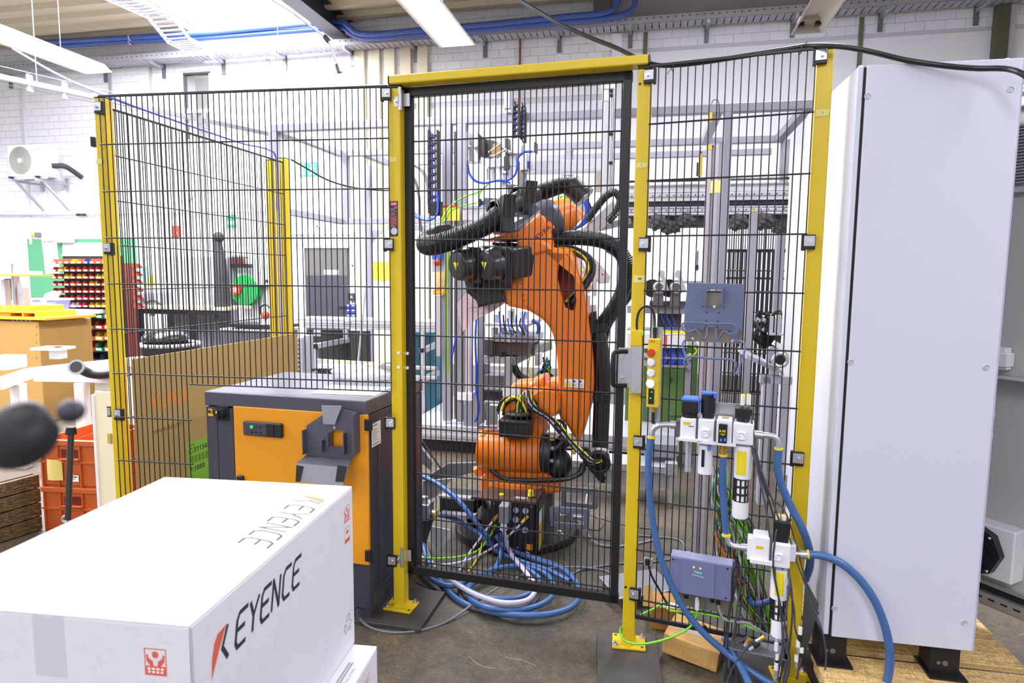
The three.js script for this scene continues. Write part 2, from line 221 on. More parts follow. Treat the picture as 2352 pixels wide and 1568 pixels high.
{ // clip seen from the side on the corner post, and one near the cabinet
  const g = thing('panel_clip', 'black panel clip seen edge-on at the left of the corner post', 'panel clip', at(215, 326, 2.88), planeS.turn + .5, 'fence panel clips'); part(g, 'holder', cbox(0, 0, 0, .022, .042, .02, .003), K.black); part(g, 'bolt', boltGeo(.004, 0, .009, .005), boltMat);
  const h = thing('panel_clip', 'black panel clip on the left of the corner post low beside the beige panel', 'panel clip', at(254, 944, 2.9), planeL.turn, 'fence panel clips'); part(h, 'holder', cbox(0, 0, 0, .024, .05, .02, .003), K.black); part(h, 'cover', cbox(0, 0, .011, .016, .036, .003), K.zinc);
}
{ // lintel
  const g = thing('lintel', 'yellow lintel bar across the tops of the two door posts', 'lintel', V(FP.hinge[0], POST + .012, -FP.hinge[1]), planeD.turn); const l = planeD.len;
  const a = planeD.sy(896, 170)[0], b = planeD.sy(1490, 150)[0];
  part(g, 'bar', cbox((a + b) / 2, .017, -.02, b - a, .034, .07, .006), K.yellow); for (const s of [-1, 1]) part(g, 'end_cap', cbox(s < 0 ? a - .002 : b + .002, .017, -.02, .004, .032, .068), K.black);
  for (const s of [0, l]) part(g, 'spacer', cbox(s, -.004, -.025, .05, .012, .05), K.black);
}
{ // mesh door
  const o = -.045, g = thing('mesh_door', 'black framed wire mesh door in front of the orange robot', 'door', planeD.at(0, 0, o), planeD.turn);
  const tl = planeD.sy(926, 205, o), br = planeD.sy(1421, 1385, o), L = tl[0], R = planeD.sy(1453, 168, o)[0], T = planeD.sy(1190, 182, o)[1], B = planeD.sy(1190, 1353, o)[1], w = .036;
  part(g, 'stile', cbox(L + w / 2, (T + B) / 2, -.012, w, T - B, .03, .003), K.black); part(g, 'stile', cbox(R - w / 2, (T + B) / 2, -.012, w * .85, T - B, .03, .003), K.black);
  part(g, 'top_rail', cbox((L + R) / 2, T - w / 2, -.012, R - L, w, .03, .003), K.black); part(g, 'bottom_rail', cbox((L + R) / 2, B + w / 2, -.012, R - L, w, .03, .003), K.black);
  const i0 = L + w + .004, i1 = R - w - .002, n = 36, up = wireV(T - B - 2 * w);
  for (let i = 0; i <= n; i++) { const m = part(g, 'upright_wire', up, K.mesh); m.position.set(i0 + (i1 - i0) * i / n, (T + B) / 2, -.012); }
  const ca = planeD.sy(940, 325, o)[1], h = wireH(i1 - i0 + .01); for (let k = 0; k < 10; k++) { const y = ca - .2 * k; if (y > B + w) { const m = part(g, 'cross_wire', h, K.mesh); m.position.set((i0 + i1) / 2, y, -.007); } }
  for (const [px, py] of [[937, 811], [937, 844]]) { const p = planeD.sy(px, py, o); part(g, 'rivet', cylZ(p[0], p[1], .003, .007, .007), K.offwhite); }
  // hinges reach from post to stile
  for (const [px, py] of [[919, 228], [924, 1277]]) { const p = planeD.sy(px, py, -.01); const hg = part(g, 'hinge', [rod(V(p[0] + .003, p[1] - .045, .042), V(p[0] + .003, p[1] + .045, .042), .008, 12), cbox(p[0] - .01, p[1] - .01, .044, .026, .04, .003, .001), cbox(p[0] + .02, p[1], .02, .03, .05, .004)], K.zinc); part(hg, 'hinge_bolt', boltGeo(p[0] - .014, p[1] - .01, .046, .005), boltMat); }
  // pull handle and latch plate
  const q = (px, py) => planeD.sy(px, py, 0), a = q(1428, 810), b = q(1428, 878);
  const x0 = q(1410, 840)[0], yT = q(1425, 806)[1], yB = q(1425, 884)[1], xr = q(1440, 840)[0];
  part(g, 'pull_handle', tube([V(xr, yT, .05), V(x0 + .02, yT, .062), V(x0 + .004, yT - .004, .075), V(x0, yT - .03, .082), V(x0, yB + .03, .082), V(x0 + .004, yB + .004, .075), V(x0 + .02, yB, .062), V(xr, yB, .05)], .0085, 60), K.rubber);
  const pa = q(1421, 798), pb = q(1450, 890), pl = part(g, 'latch_plate', box(pa[0], pb[1], .043, pb[0], pa[1], .048, .001), K.zinc);
  for (const [px, py] of [[1429, 819], [1427, 868]]) { const p = q(px, py); part(pl, 'latch_bolt', boltGeo(p[0], p[1], .048, .007), boltMat); }
}
for (const [px, py] of [[916, 810], [916, 843]]) { const p = planeD.sy(px, py, 0); const m = part(postHinge, 'rivet', cylZ(p[0], p[1], 0, .005, .007), K.offwhite); }
for (const [px, py] of [[1470, 193], [1437, 1348]]) { const p = planeD.sy(px, py, 0); part(postLock, 'bolt_hole', cylZ(p[0] - planeD.len, p[1], .0, .001, .005), K.black); }
{ // latch housing and emergency switch on the latch post
  const g = on(planeD, 'door_lock', 'zinc lock bracket with yellow interlock box on the latch post', 'lock', 1455, 905, .002);
  part(g, 'bracket', pbox(g, 1450, 792, 1474, 904, 0, .03, .003), K.zinc); part(g, 'lock_body', pbox(g, 1448, 757, 1475, 795, 0, .034, .004), K.yellow);
  part(g, 'indicator_lamp', pbox(g, 1474, 760, 1477, 770, .02, .03, .002), K.ledGreen);
  for (const [px, py] of [[1462, 800], [1459, 894]]) { const p = g.L(px, py); part(g, 'screw', cylZ(p[0], p[1], .03, .032, .003, 10), boltMat); }
}
// ---------------------------------------------------------------- the orange robot controller
{ const pl = new Plane(-1.343, 2.767, -.595, 2.578), W = .7715, D = .6, H = .964, g = on(pl, 'robot_controller', 'orange and dark grey robot controller cabinet standing under the fence cutout', 'cabinet', 660, 1412, 0);
  const o = pl.sy(660, 1412), X = (s) => s - o[0], Yy = (y) => y - o[1]; const L = (a, b, z = 0) => g.L(a, b, z);
  part(g, 'housing', [box(X(0), Yy(.06), -D, X(W), Yy(H - .065), -.012, .004), box(X(.004), Yy(0), -D + .01, X(W - .004), Yy(.06), -.02)], K.dark);
  part(g, 'top_cover', box(X(-.003), Yy(H - .062), -D - .003, X(W + .003), Yy(H), .004, .006), M(0x4a4a56, .4));
  const dl = L(536, 930), dr = L(850, 1299); part(g, 'door', box(dl[0], dr[1], -.012, dr[0], dl[1], .006, .008), K.cabOrange);
  part(g, 'corner_column', [box(X(.002), Yy(.05), -.012, X(.055), Yy(H - .068), .0), box(X(.058), Yy(.05), -.012, dl[0] - .004, Yy(H - .068), .0)], K.dark);
  for (const [a, b] of [[838, 962], [839, 1262]]) { const p = L(a, b, .006), q = L(a + 12, b + 27, .006); const h = part(g, 'door_hinge', box(p[0], q[1], .0, q[0] + .01, p[1], .014, .004), K.black); part(h, 'pin', rod(V(q[0] + .004, q[1], .012), V(q[0] + .004, p[1], .012), .006, 10), K.black); }
  { const p = L(500, 931), q = L(527, 966); part(g, 'switch_plate', box(p[0], q[1], 0, q[0], p[1], .006, .002), K.black); const c = L(513, 948); const k = part(g, 'main_switch', [cylZ(c[0], c[1], .006, .03, .024, 20, .021), cbox(c[0], c[1] - .004, .036, .012, .044, .016, .003)], K.rubber); part(k, 'pointer', cbox(c[0], c[1] + .012, .0445, .004, .01, .001), K.white); }
  { const c = L(484, 946); const t = canvas(64, 64, (x, w, h) => { x.fillStyle = '#2b2620'; x.fillRect(0, 0, w, h); x.fillStyle = '#e8a020'; x.fillRect(4, 40, 56, 20); x.beginPath(); x.moveTo(10, 6); x.lineTo(56, 6); x.lineTo(48, 36); x.lineTo(36, 36); x.lineTo(40, 18); x.lineTo(10, 20); x.fill(); }); const m = M(0xffffff, .5); m.map = t; part(g, 'emblem', cbox(c[0], c[1], .001, .03, .04, .002), m); }
  { const p = L(564, 964), q = L(655, 1004), c = [(p[0] + q[0]) / 2, (p[1] + q[1]) / 2], w = q[0] - p[0], h = p[1] - q[1]; const k = part(g, 'display_panel', [box(p[0], q[1], .006, q[0], p[1], .022, .008)], K.black); part(k, 'button_field', box(p[0] + .006, q[1] + .005, .022, p[0] + w * .62, p[1] - .005, .0235, .001), K.dark); for (const f of [.64, .82]) part(k, 'socket_cover', box(p[0] + w * f, q[1] + .004, .022, p[0] + w * (f + .16), p[1] - .004, .025, .002), K.rubber);
    const l = L(586, 977); part(k, 'status_lamp', cylZ(l[0], l[1], .0235, .026, .006, 14), K.ledGreen); for (let i = 0; i < 6; i++) if (i) { part(k, 'button', cylZ(l[0] + (i % 3) * .021, l[1] - (i > 2 ? .023 : 0), .0235, .025, .0045, 12), K.black); } else part(k, 'button', cylZ(l[0], l[1] - .023, .0235, .025, .0045, 12), K.black); }
  { const c = L(557, 1089); part(g, 'door_handle', box(c[0] - .018, c[1] - .09, .006, c[0] + .016, c[1], .022, .008), K.black); }
  { // side: recessed panels and the type plate
    const x = X(W); part(g, 'side_panel', [box(x - .001, Yy(.14), -D + .09, x + .004, Yy(H - .1), -.1, .002), box(x - .001, Yy(.07), -D + .03, x + .003, Yy(.125), -.03, .001)], K.dark);
    const t = canvas(128, 200, (c, w, h) => { c.fillStyle = '#f0f0f2'; c.fillRect(0, 0, w, h); c.fillStyle = '#333'; c.font = 'bold 26px sans-serif'; c.fillText('KUKA', 10, 30); c.fillStyle = '#777'; for (let i = 0; i < 9; i++) c.fillRect(10, 46 + i * 13, 40 + (i * 37) % 60, 4); c.fillStyle = '#444'; for (let i = 0; i < 20; i++) c.fillRect(10 + i * 5, 172, (i * 7) % 4 + 1, 16); }); const m = M(0xffffff, .4); m.map = t;
    part(g, 'type_plate', cbox(x + .0045, Yy(H - .155), -.08, .001, .1, .085), m); for (const z of [-.1, -.5]) part(g, 'foot', new THREE.CylinderGeometry(.02, .025, .02, 14).translate(x - .05, Yy(.005), z), K.rubber); }
  // pendant bracket
  { const P = (pts, z) => pts.map((q) => L(q[0], q[1], z)); const bm = M(0x50515c, .5, .1), bl = M(0x8d8d95, .55, .1);
    const s = outline(P([[704, 977], [741, 953], [762, 936], [818, 946], [818, 1041], [808, 1053], [703, 1044]], .03)); s.holes.push(hole(P([[762, 988], [788, 989], [788, 1025], [762, 1024]], .03)));
    const b = part(g, 'pendant_bracket', [slab(s, .026, .03), box(L(704, 977, .03)[0] - .004, L(704, 1040, .03)[1], .006, L(704, 977, .03)[0], L(704, 985, .03)[1], .06), box(L(818, 977, .03)[0], L(818, 1040, .03)[1], .0, L(818, 977, .03)[0] + .004, L(818, 948, .03)[1], .06)], bm);
    part(b, 'pendant_tab', slab(outline(P([[739, 931], [785, 932], [769, 975], [743, 973]], .05)), .048, .052), bl);
    const a0 = L(703, 1044, .03), a1 = L(808, 1053, .03), b0 = L(681, 1063, .13), b1 = L(799, 1074, .13), c0 = L(679, 1106, .14), c1 = L(787, 1116, .14);
    const quad = (p, q, r, u, t) => { const gg = new THREE.BufferGeometry(), n = q.clone().sub(p).cross(u.clone().sub(p)).normalize().multiplyScalar(t); const v = [p, q, r, u].flatMap((k) => k.toArray()).concat([p, q, r, u].flatMap((k) => k.clone().sub(n).toArray())); gg.setAttribute('position', new THREE.Float32BufferAttribute(v, 3)); gg.setIndex([0, 1, 2, 0, 2, 3, 5, 4, 7, 5, 7, 6, 0, 4, 5, 0, 5, 1, 1, 5, 6, 1, 6, 2, 2, 6, 7, 2, 7, 3, 3, 7, 4, 3, 4, 0]); const f = gg.toNonIndexed(); f.computeVertexNormals(); f.setAttribute('uv', new THREE.Float32BufferAttribute(new Float32Array(72), 2)); return f; };
    part(b, 'pendant_shelf', quad(V(...b0, .13), V(...b1, .13), V(...a1, .03), V(...a0, .03), .004), bm);
    part(b, 'pendant_lip', quad(V(...c0, .14), V(...c1, .14), V(...b1, .13), V(...b0, .13), .004), bl);
    for (const [u, v] of [[681, 697], [776, 797]]) part(b, 'rubber_pad', quad(V(...L(u - (u > 700 ? 6 : 2), 1106, .142), .143), V(...L(v - 8, 1106, .142), .143), V(...L(v, 1071, .133), .134), V(...L(u, 1068, .133), .134), .003), K.rubber);
    for (const [u, v0, v1] of [[745, 1008, 1036], [759, 991, 1023], [795, 993, 1040]]) { const p = L(u, v0, .03), q = L(u, v1, .03); part(b, 'guide_fin', box(p[0] - .002, q[1], .03, p[0] + .002, p[1], .055), bm); }
    const sc = L(769, 981, .03); part(b, 'screw', cylZ(sc[0], sc[1], .03, .034, .006, 12), boltMat); }
  const pc = pl.at(.6, H, -.2); const pp = thing('paper_sheet', 'white paper sheet lying on top of the orange controller', 'paper', pc, pl.turn + .1); part(pp, 'sheet', cbox(0, .0015, 0, .297, .001, .21), K.paper);
  const bag = thing('plastic_bag', 'clear crumpled plastic bag on the back of the controller top', 'bag', pl.at(.5, H + .001, -.5), pl.turn); { const bg = new THREE.IcosahedronGeometry(.5, 4), p = bg.attributes.position; for (let i = 0; i < p.count; i++) { const x = p.getX(i), y = p.getY(i), z = p.getZ(i), k = 1 + .22 * Math.sin(9 * x + 4 * z) * Math.cos(11 * z - 5 * y); p.setXYZ(i, x * .3 * k, Math.max(0, (y + .35) * .07 * k), z * .14 * k); } bg.computeVertexNormals(); part(bag, 'film', bg, M(0xf6f6fa, .15, 0, { transparent: true, opacity: .45 })); }
}
// ---------------------------------------------------------------- the two shipping cartons in the foreground
const redInk = '#d9614f';
function icon(c, x, y, s, kind) { // red transport symbol
  c.save(); c.translate(x, y); c.scale(s / 100, s / 100); c.strokeStyle = redInk; c.fillStyle = redInk; c.lineWidth = 5; c.strokeRect(3, 3, 94, 114);
  if (kind === 'hands') { c.fillRect(3, 78, 94, 39); c.beginPath(); c.arc(50, 28, 15, 0, 7); c.fill(); for (const k of [-1, 1]) { c.beginPath(); c.moveTo(50 + k * 8, 78); c.lineTo(50 + k * 12, 56); c.lineTo(50 + k * 30, 44); c.lineTo(50 + k * 34, 26); c.lineTo(50 + k * 42, 30); c.lineTo(50 + k * 40, 58); c.lineTo(50 + k * 24, 78); c.fill(); } c.fillStyle = '#f3f1f6'; for (let i = 0; i < 4; i++) { c.fillRect(12 + i * 20, 86, 14, 9); c.fillRect(14 + i * 19, 100, 12, 9); } }
  if (kind === 'umbrella') { c.fillRect(3, 88, 94, 29); c.beginPath(); c.arc(50, 50, 26, Math.PI, 0); c.fill(); c.fillRect(48, 50, 4, 26); }
  if (kind === 'up') for (const k of [30, 66]) { c.fillRect(k - 4, 40, 8, 50); c.beginPath(); c.moveTo(k - 14, 44); c.lineTo(k, 18); c.lineTo(k + 14, 44); c.fill(); c.fillRect(14, 96, 70, 7); }
  c.restore();
}
const LET = { K: [[[20, 0], [0, 55], [38, 100]]], E: [[[62, 0], [12, 0], [0, 18], [0, 82], [12, 100], [62, 100]], [[0, 48], [50, 48]]], Y: [[[0, 0], [26, 50], [26, 100]], [[56, 0], [26, 50]]], N: [[[0, 100], [0, 0], [50, 100], [50, 0]]], C: [[[58, 0], [14, 0], [0, 20], [0, 80], [14, 100], [58, 100]]] };
function wordmark(c, x, y, w, h, ink, lw, tri) { c.save(); c.translate(x, y + h); c.transform(1, 0, -.22, 1, 0, 0); c.scale(w / 560, h / 100); c.translate(40, -100); c.lineWidth = lw; c.strokeStyle = ink; c.lineJoin = 'round';
  c.fillStyle = tri; c.beginPath(); c.moveTo(-44, 122); c.lineTo(-52, 62); c.lineTo(-48, 20); c.lineTo(-34, 2); c.lineTo(12, -4); c.lineTo(-18, 56); c.fill();
  [...'KEYENCE'].forEach((k, i) => { for (const pth of LET[k]) { c.beginPath(); pth.forEach((p, j) => (j ? c.lineTo : c.moveTo).call(c, p[0] + i * 76, p[1])); c.stroke(); } }); c.restore(); }
const cartonMat = M(0xefeef3, .7), kraft = M(0xcfc8b8, .8);
{ const B = { C: [-.524, .997], w: .5526, d: .704, top: .9, bot: .455 }; const A = onY(385, 1097, B.top), Bk = onY(815, 1120, B.top), C = onY(437, 1440, B.top);
  const ux = (Bk.x - A.x), uz = (Bk.z - A.z), ul = Math.hypot(ux, uz); const fr = new Plane(C.x - ux, -C.z + uz, C.x, -C.z), side = new Plane(C.x, -C.z, Bk.x, -Bk.z); B.w = ul; B.d = side.len;
  const h = B.top - B.bot, mk = (name, label, origin, hh, prints) => { const g = thing(name, label, 'box', origin, fr.turn); const w = B.w, d = B.d, t = .004;
    const pm = (tex) => { const m = M(0xffffff, .7); m.map = tex; return m; };
    part(g, 'bottom_panel', box(-w, 0, -d, 0, t, 0), cartonMat); part(g, 'back_panel', box(-w, 0, -d, 0, hh, -d + t), cartonMat); part(g, 'left_panel', box(-w, 0, -d, -w + t, hh, 0), cartonMat);
    part(g, 'front_panel', box(-w, 0, -t, 0, hh - .001, 0, .0015), cartonMat); part(g, 'side_panel', box(-t, 0, -d, 0, hh - .001, 0, .0015), cartonMat);
    part(g, 'front_print', new THREE.PlaneGeometry(w - .006, hh - .008).translate(-w / 2, hh / 2, .0006), pm(prints.front)); part(g, 'side_print', new THREE.PlaneGeometry(d - .006, hh - .008).rotateY(Math.PI / 2).translate(.0006, hh / 2, -d / 2), pm(prints.side));
    const mid = -w * .47; const fl = (x0, x1, tilt, nm, px) => { const f = part(g, nm, box(x0, 0, -d, x1, .004, .002, .0012), cartonMat); f.position.y = hh; f.rotation.z = tilt; return f; };
    fl(-w, mid - .0025, .006, 'flap').position.y += .0015; const f2 = fl(mid + .0025, 0, 0, 'flap'); if (prints.top) part(f2, 'flap_print', new THREE.PlaneGeometry(-mid - .006, d - .006).rotateX(-Math.PI / 2).translate(mid / 2, .0046, -d / 2), pm(prints.top));
    part(g, 'packing_tape', [box(mid - .03, hh - .11, .0008, mid + .03, hh + .004, .0012)], M(0xe9e8ec, .35, 0, { transparent: true, opacity: .28 }));
    return g; };
  const P2 = (tw, th, f) => canvas(tw, th, (c, w, hh) => { c.fillStyle = '#dfdee6'; c.fillRect(0, 0, w, hh); for (let i = 0; i < 240; i++) { c.fillStyle = `rgba(120,110,110,${.015 + rnd() * .03})`; c.beginPath(); c.ellipse(rnd() * w, rnd() * hh, rnd() * w * .03, rnd() * hh * .02, rnd() * 3, 0, 7); c.fill(); } f(c, w, hh); });
  const ks = 1200 / B.d, kf = 1000 / B.w; const SS = (px, py) => { const [s, y] = side.sy(px, py); return [s * ks, (B.top - y) * ks]; }, FF = (px, py) => { const [s, y] = fr.sy(px, py); return [s * kf, (B.top - y) * kf]; };
  const sidePrint = P2(1200, Math.round(h * ks), (c) => { const a = SS(517, 1507), b = SS(684, 1345), t = SS(680, 1277), k0 = SS(468, 1480); wordmark(c, a[0] - 66, t[1] + 14, b[0] - a[0] + 96, b[1] - t[1] - 14, '#2b2833', 14, '#d9614f');
    const u = SS(797, 1164); icon(c, u[0], u[1], 62, 'hands'); const v = SS(798, 1210); icon(c, v[0], v[1] + 6, 62, 'umbrella');
    const r = SS(806, 1433); c.strokeStyle = '#55505a'; c.lineWidth = 3; for (let i = 0; i < 3; i++) { c.save(); c.translate(r[0], r[1]); c.rotate(i * 2.094); c.strokeRect(-17, -42, 30, 22); c.beginPath(); c.moveTo(13, -48); c.lineTo(28, -30); c.lineTo(13, -12); c.stroke(); c.restore(); } });
  const frontPrint = P2(1000, Math.round(h * kf), (c) => { const u = FF(333, 1482), v = FF(388, 1550); icon(c, u[0], u[1], Math.max(70, (v[0] - u[0])), 'hands'); icon(c, u[0], u[1] + 150, Math.max(70, v[0] - u[0]), 'umbrella'); c.fillStyle = 'rgba(120,105,100,.10)'; for (let i = 0; i < 40; i++) c.fillRect(rnd() * 900, rnd() * 400, rnd() * 60, 3); });
  const topPrint = P2(512, 1300, (c, w, hh) => { c.save(); c.translate(w * .62, hh * .13); c.rotate(Math.PI / 2); wordmark(c, 0, -150, 560, 150, '#2a2436', 9, '#d87a48'); c.restore(); c.strokeStyle = 'rgba(110,104,140,.5)'; c.lineWidth = 2; for (let i = 0; i < 7; i++) { c.beginPath(); c.ellipse(90 + rnd() * 120, 300 + i * 120, 26, 14, rnd() * 2, 0, 7); c.stroke(); } });
  mk('shipping_carton', 'large white carton with black lettering and red symbols, topmost in the foreground', V(C.x, B.bot, C.z), h, { front: frontPrint, side: sidePrint, top: topPrint });
  const low = onY(872, 1482, B.bot), ofs = V(low.x - Bk.x, 0, low.z - Bk.z); const lowTop = P2(512, 1300, (c, w, hh) => { c.save(); c.translate(w - 30, hh * .15); c.rotate(Math.PI / 2); c.fillStyle = '#8c8794'; c.font = '24px sans-serif'; c.fillText('MADE IN JAPAN', 0, 20); c.restore(); c.strokeStyle = '#4a4650'; c.lineWidth = 3; c.strokeRect(w - 88, 150, 22, 420); c.strokeRect(w - 82, 160, 10, 400); });
  const lowSide = P2(1200, 600, (c) => { icon(c, 1040, 60, 60, 'up'); icon(c, 120, 60, 60, 'up'); });
  const lp = V(C.x, 0, C.z).add(ofs); mk('shipping_carton', 'lower white carton, carrying the lettered carton, with small upright arrows', V(lp.x, .15, lp.z), B.bot - .1535 - .0035, { front: P2(512, 300, () => {}), side: lowSide, top: lowTop });
  const pal = thing('pallet', 'wooden pallet under the two white cartons in the foreground', 'pallet', V(lp.x, 0, lp.z), fr.turn); const wm = M(0xb89a68, .8); for (let i = 0; i < 6; i++) part(pal, 'deck_board', box(-.75, .128, -.95 + i * .2, .05, .15, -.8 + i * .2, .002), wm); for (const x of [-.75, -.4, -.05]) part(pal, 'stringer', box(x, 0, -.95, x + .1, .128, .2, .003), wm);
}
// ---------------------------------------------------------------- the white control cabinet on the right
const planeW = new Plane(1.103, 2.113, 1.542, 2.028);
{ const g = thing('control_cabinet', 'tall white steel control cabinet on black feet at the right', 'cabinet', V(1.103, 0, -2.113), planeW.turn); const w = planeW.len, b = .25, t = 2.148, D = .62;
  part(g, 'side_panel', box(.012, b, 0, w, t, .016, .003), K.cabinet);
  part(g, 'body', [box(-.012, b + .004, -D, .0, t - .002, -.004), box(.0, b + .004, -D, w - .01, b + .03, 0), box(0, t - .03, -D, w - .01, t - .002, 0), box(0, b + .004, -D, w - .01, t - .002, -D + .02)], K.cabinet);
  part(g, 'frame_strip', box(-.014, b + .003, -.03, .004, t - .001, .012, .004), K.cabinet); part(g, 'seal', box(.004, b + .004, -.004, .012, t - .004, .01), K.rubber);
  part(g, 'hinge_edge', box(w, b, -.03, w + .006, t, .012), M(0xb9b7cc, .4));
  for (const [px, py] of [[1993, 221], [2322, 205], [1954, 831], [2265, 843], [1917, 1397], [2215, 1429]]) { const [s, y] = planeW.sy(px, py, .016); part(g, 'cover_screw', [new THREE.TorusGeometry(.0085, .0018, 8, 24).translate(s, y, .0165), cylZ(s, y, .014, .0172, .0055, 12)], M(0xc9cad4, .35, .3)); }
  for (const [px, py] of [[1984, 151], [2325, 131]]) { const [s] = planeW.sy(px, py); part(g, 'lifting_plug', new THREE.CylinderGeometry(.006, .012, .014, 12).translate(s, t + .006, -.03), K.plastic); }
  for (const y of [1.05, .98, .5, .42, .33]) part(g, 'hinge_pin', cbox(w + .006, y, 0, .008, .02, .02, .002), K.zinc);
  const [s0] = planeW.sy(1899, 1480), [s1] = planeW.sy(2180, 1500);
  for (const s of [s0 + .02, s1 - .01]) { const f = part(g, 'foot', [box(s - .045, .15, -.09, s + .045, b + .004, .0, .003), box(s - .055, .145, -.1, s + .06, .152, .03)], K.black); part(f, 'foot_slot', [cylZ(s, .19, .0, .002, .009, 12), cylZ(s - .02, .19, 0, .002, .006, 12)], K.olive); }
}
{ // the pallet under it
  const tex = grain(512, 128, [205, 172, 112], 1, [[4, .18, 30], [40, .25, 60], [200, .22, 14], [256, .2, 64]]); const m = M(0xffffff, .8); m.map = tex; const dark = M(0x6a5138, .85);
  const g = thing('pallet', 'rough wooden pallet under the white control cabinet', 'pallet', planeW.at(0, 0, .08), planeW.turn);
  for (let i = 0; i < 4; i++) part(g, 'deck_board', box(-.03, .123, -.8 + i * .22, .68, .145, -.62 + i * .22, .003), m); 
  for (const z of [-.1, -.72]) part(g, 'stringer_board', box(-.03, .1, z, .68, .123, z + .1, .003), m);
  part(g, 'front_beam', box(-.03, .02, -.03, .68, .112, .05, .004), m); part(g, 'rear_beam', box(-.03, .02, -.78, .68, .1, -.7, .004), m); part(g, 'block', box(-.09, .022, .0, .02, .11, .0525, .002), dark); part(g, 'bottom_board', box(-.03, 0, -.08, .68, .02, .05, .002), dark);
}
{ // the open cabinet door behind it: inner side with fan, terminal and rails
  const a = onY(2244, 1376, .25), b = onY(2352, 1421, .25), pl = new Plane(a.x, -a.z, b.x, -b.z), m = M(0xb9b7b4, .5), g = thing('cabinet_door', 'open grey inner side of the cabinet door with a black fan, at the right edge', 'door', pl.at(0, 0, 0), pl.turn);
  part(g, 'door_sheet', box(-.5, .24, -.03, .75, 2.15, 0), m); const Q = (px, py, o = 0) => pl.sy(px, py, o);
  const [rs, ry] = Q(2300, 1398); part(g, 'mounting_rail', [box(-.45, .262, 0, .7, .302, .03), box(-.45, .33, 0, .7, .345, .02)], K.zinc); part(g, 'edge_seal', box(-.45, .306, 0, .7, .326, .012), K.rubber);
  const sl = []; for (let i = 0; i < 26; i++) sl.push(cbox(-.4 + i * .042, .283, .0305, .022, .006, .002)); part(g, 'rail_slots', sl, K.black);
  const f0 = Q(2262, 1202, .08), f1 = Q(2322, 1345, .08); part(g, 'fan_housing', box(f0[0] - .14, f1[1], 0, f1[0], f0[1], .08, .006), K.plastic);
  const fc = [(f0[0] + f1[0]) / 2 - .075, (f0[1] + f1[1]) / 2]; const fan = part(g, 'fan_frame', [cylZ(fc[0], fc[1], .08, .115, .098, 8)], K.black); const gr = []; for (let k = 1; k < 6; k++) gr.push(new THREE.TorusGeometry(k * .017, .0016, 6, 28).translate(fc[0], fc[1], .118)); for (let k = 0; k < 8; k++) gr.push(bar(V(fc[0], fc[1], .118), V(fc[0] + .09 * Math.cos(k * .785), fc[1] + .09 * Math.sin(k * .785), .118), .003)); part(fan, 'fan_grille', gr, K.rubber); for (let k = 0; k < 4; k++) part(fan, 'fan_screw', ball(fc[0] + .088 * Math.cos(.785 + k * 1.571), fc[1] + .088 * Math.sin(.785 + k * 1.571), .117, .006), boltMat);
  const t0 = Q(2300, 825, .03); const tb = part(g, 'terminal_block', [cbox(t0[0], t0[1], .03, .06, .05, .05, .003), cbox(t0[0] - .006, t0[1] + .034, .025, .05, .02, .04, .003), cbox(t0[0], t0[1] - .03, .025, .05, .012, .03, .002)], K.plastic); part(tb, 'blue_lead', tube([V(t0[0] - .01, t0[1] + .04, .03), V(t0[0] - .03, t0[1] + .1, .04), V(t0[0] - .08, t0[1] + .12, .02)], .004), K.blueWire);
  const sh = Q(2300, 865, .05); part(g, 'cross_rail', [box(-.45, sh[1] - .004, 0, .7, sh[1], .08), box(-.45, sh[1] - .05, 0, .7, sh[1], .003)], m);
  const v0 = Q(2340, 290, .02), v1 = Q(2340, 428, .02); const fins = []; for (let y = v1[1] + .012; y < v0[1]; y += .011) fins.push(box(-.4, y, .006, .7, y + .005, .02)); part(g, 'filter_frame', [box(-.44, v1[1] - .02, 0, .74, v1[1], .02), box(-.44, v0[1], 0, .74, v0[1] + .01, .02), box(-.44, v1[1], 0, .74, v0[1], .004)], m); part(g, 'filter_slats', fins, K.aluPaint);
  const l0 = Q(2345, 230, .03); part(g, 'door_latch', [box(l0[0] - .1, l0[1] - .02, 0, l0[0] + .2, l0[1] + .012, .03, .004), box(l0[0] - .1, l0[1] + .03, 0, l0[0] + .2, l0[1] + .036, .03), box(l0[0] - .1, l0[1] + .046, 0, l0[0] + .2, l0[1] + .05, .03)], K.plastic);
  part(g, 'warning_sticker', cbox(Q(2266, 1185)[0], Q(2266, 1185)[1], .0008, .012, .005, .001), K.yellow);
}
